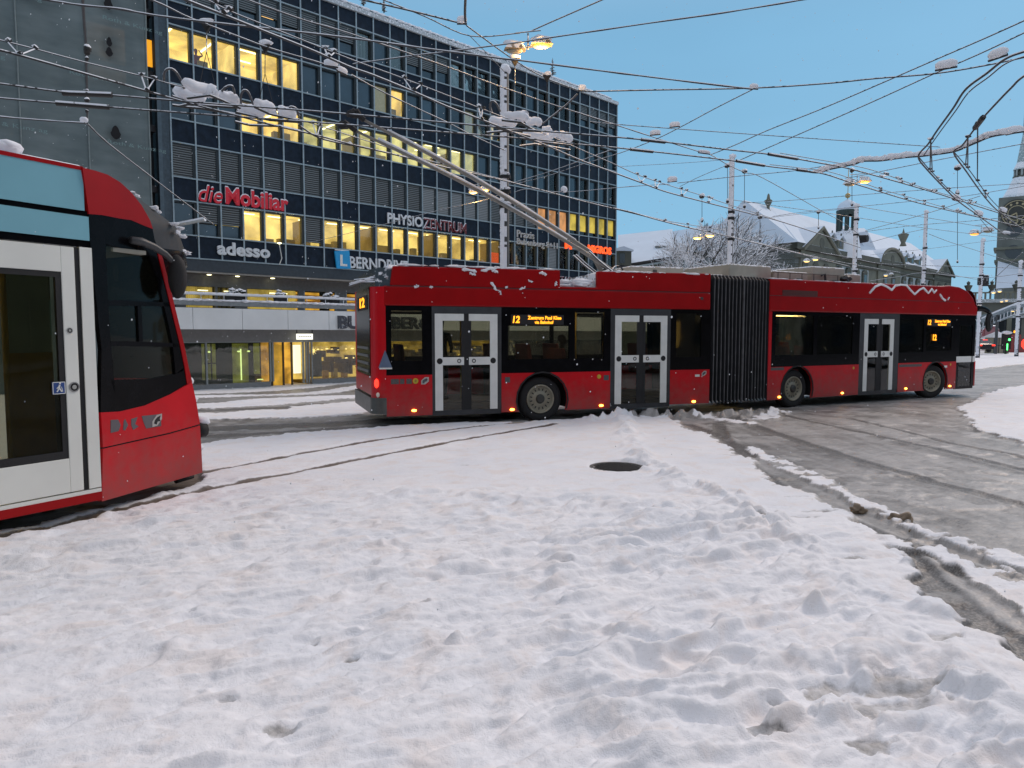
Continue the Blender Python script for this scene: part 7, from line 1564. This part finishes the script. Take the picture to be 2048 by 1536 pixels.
for label, a, b, th, z in (('oblong snow lump on a bracket, upper of the two left of the tree pole', (1339, 252), (1360, 250), .085, 7.4), ('oblong snow lump on a bracket, lower of the two left of the tree pole', (1300, 268), (1321, 266), .085, 7.4), ('pinkish snow lump on the wires between office corner and tree pole', (1335, 362), (1354, 360), .11, 6.6),
                           ('snow lump hanging before the office windows, at the wire junction', (648, 127), (676, 131), .08, 7.0), ('second snow lump just below right of the wire junction', (674, 138), (694, 147), .07, 7.0), ('snow knot under the insulator at the top centre', (914, 44), (934, 44), .10, 8.2),
                           ('snow lump at the roof corner where three wires meet', (1157, 178), (1172, 179), .09, 7.5), ('snow lump on the big bow, left of two at the upper right', (1870, 137), (1915, 129), .10, 6.6), ('snow lump on the big bow, right of two at the upper right', (1977, 118), (2015, 105), .10, 6.4),
                           ('small snow lump at the sky node', (1500, 174), (1516, 175), .07, 7.6), ('flat snow pad on the wire below the two bracket lumps', (1397, 303), (1420, 306), .06, 7.4), ('snow lump before the spire on the right beam', (2012, 266), (2038, 260), .09, 5.9),
                           ('snow lump at the upper crossing knot left of the clock', (1949, 426), (1965, 430), .10, 5.8), ('snow lump at the crossing knot touching the clock', (2000, 420), (2012, 424), .10, 5.8), ('snow ball on the wire knot before the netting', (160, 242), (176, 243), .08, 6.5), ('round snow ball on the wire right of the nearest pole', (1124, 381), (1132, 383), .14, 6.9),
                           ('snow lump on the knot of the left bow', (1906, 397), (1918, 400), .12, 5.8), ('snow lump at the lower end of the wire triangle', (2005, 466), (2020, 467), .08, 6.2)):
    p, q = at_z(*a, z), at_z(*b, z); th *= .82; r_ = thing('snow_lump', p, label, 'snow lump', 'snow lumps on the wires'); mb = MB(); n = 6
    mb.tube([p.lerp(q, i/n)+Vector((0, 0, th*.5)) for i in range(n+1)], [th*k_*random.uniform(.95, 1.05) for k_ in (.4, .85, 1, .97, 1, .85, .4)], 12, .03); mb.build('snow', SNOWOBJ, r_, smooth=True)
    MB().tube([p-Vector((0, 0, .03)), q-Vector((0, 0, .03))], .025, 6).build('clamp', HANG, r_)
for (u, v, z, lab) in ((413, 52, 7.2, 'black triangular pulley with a snow cap, left of two high before the lit windows'), (530, 95, 7.2, 'black triangular pulley with a snow cap, right of two high before the lit windows'), (1030, 122, 7.6, 'black triangular pulley under the snow covered lamp head'), (1094, 155, 8.0, 'black triangular pulley near the roof conifer')):
    p = at_z(u, v, z); r_ = thing('pulley', p, lab, 'pulley', 'triangular pulleys'); PF = Frame(p.x, p.y, 1, .1)
    MB().prism(PF, [(-.10, p.z+.05), (.10, p.z+.05), (.0, p.z-.12)], -.03, .03).build('plate', RUBBER, r_); MB().blob(p+Vector((0, 0, .09)), .12, .06, .05, 2, .3).build('snow', SNOWOBJ, r_, smooth=True)
    e = at_z(u, v+52 if u < 600 else v+45, z-.55); MB().tube([p-Vector((0, 0, .1)), e], .008, 4).tube([e, at_z(u-14, v+120, 6.2) if u < 600 else e-Vector((0, 0, .1))], .006, 4).tube([e, at_z(u+20, v+128, 6.2) if u < 600 else e-Vector((0, 0, .12))], .006, 4).build('rod', WD, r_)
# insulators on the netting string
mb = MB()
for (v, k) in ((97, 1.2), (104, 1), (117, .7), (182, .8), (200, 1), (212, .9), (222, .7)): mb.blob(at_z(174, v, 6.8), .05*k, .05*k, .06*k, 2, .2)
tag(mb.build('insulator', HANG, smooth=True), 'stack of snowy insulators on the upright string before the netting', 'insulator')
# ================================================================== UNSEEN STREET FRONTS ADDED TO DARKEN REFLECTIONS (in glass and shiny paint)
BKF = Frame(-70, -26, 1, .06)
bk = thing('added_street_front', BKF.w(70, -6, 0), 'unseen stone street front added behind the viewer to darken reflections', 'building')
MB().box(BKF, 0, 150, -14, 0, -1, 17).build('wall', mat('street_stone', (.10, .10, .09), .8, var=.3, scale=.3), bk)
MB().box(BKF, -.5, 150.5, -14, .6, 17, 17.8).build('cornice', mat('street_cornice', (.2, .2, .19), .8, snow=.3), bk)
bk0 = bk; wb, wl_ = MB(), MB(); random.seed(8)
for k in range(5):
    for i in range(45): (wl_ if random.random() < .12 else wb).box(BKF, 1+3.3*i, 2.6+3.3*i, 0, .04, .6+3.3*k, 2.8+3.3*k)
BK2 = Frame(78, -40, -.05, 1); bk2 = thing('added_street_front', BK2.w(45, -6, 0), 'unseen stone street front added at the right to darken the bus reflections', 'building')  # second added row, gives the bus front section something dark to reflect
MB().box(BK2, 0, 92, -14, 0, -1, 19).build('wall', mat('street_stone', (.10, .10, .09), .8), bk2); MB().box(BK2, -.5, 92.5, -14, .6, 19, 19.8).build('cornice', mat('street_cornice', (.2, .2, .19), .8), bk2); w2 = MB()
for k in range(5):
    for i in range(27): w2.box(BK2, 1+3.3*i, 2.6+3.3*i, 0, .04, .6+3.5*k, 2.9+3.5*k)
w2.build('dark_windows', DPANE, bk2)
wb.build('dark_windows', DPANE, bk); wl_.build('lit_windows', mat('street_lit', (.6, .4, .1), .6, emit=(1, .6, .15), es=.8), bk)
# ================================================================== FALLING SNOW
random.seed(99); mb = MB(); vs = []; fs = []
for i in range(1100):
    y = random.uniform(3.2, 26); x = random.uniform(-.78, .78)*y; z = random.uniform(.3, 1.8+.5*y)
    if z > 14: continue
    r = random.uniform(.003, .0065)*(.6+y/16); c = Vector((x, y, z)); b_ = len(vs)
    vs += [c+Vector(q)*r for q in ((1, 0, 0), (-1, 0, 0), (0, 1, 0), (0, -1, 0), (.1, 0, 1.3), (-.1, 0, -1.3))]
    fs += [tuple(b_+k for k in f) for f in ((0, 2, 4), (2, 1, 4), (1, 3, 4), (3, 0, 4), (2, 0, 5), (1, 2, 5), (3, 1, 5), (0, 3, 5))]
mb.add(vs, fs); o_ = mb.build('falling_snow', mat('flake', (.75, .78, .82), .8)); o_['kind'] = 'stuff'; o_['label'] = 'scattered falling snowflakes in the air'
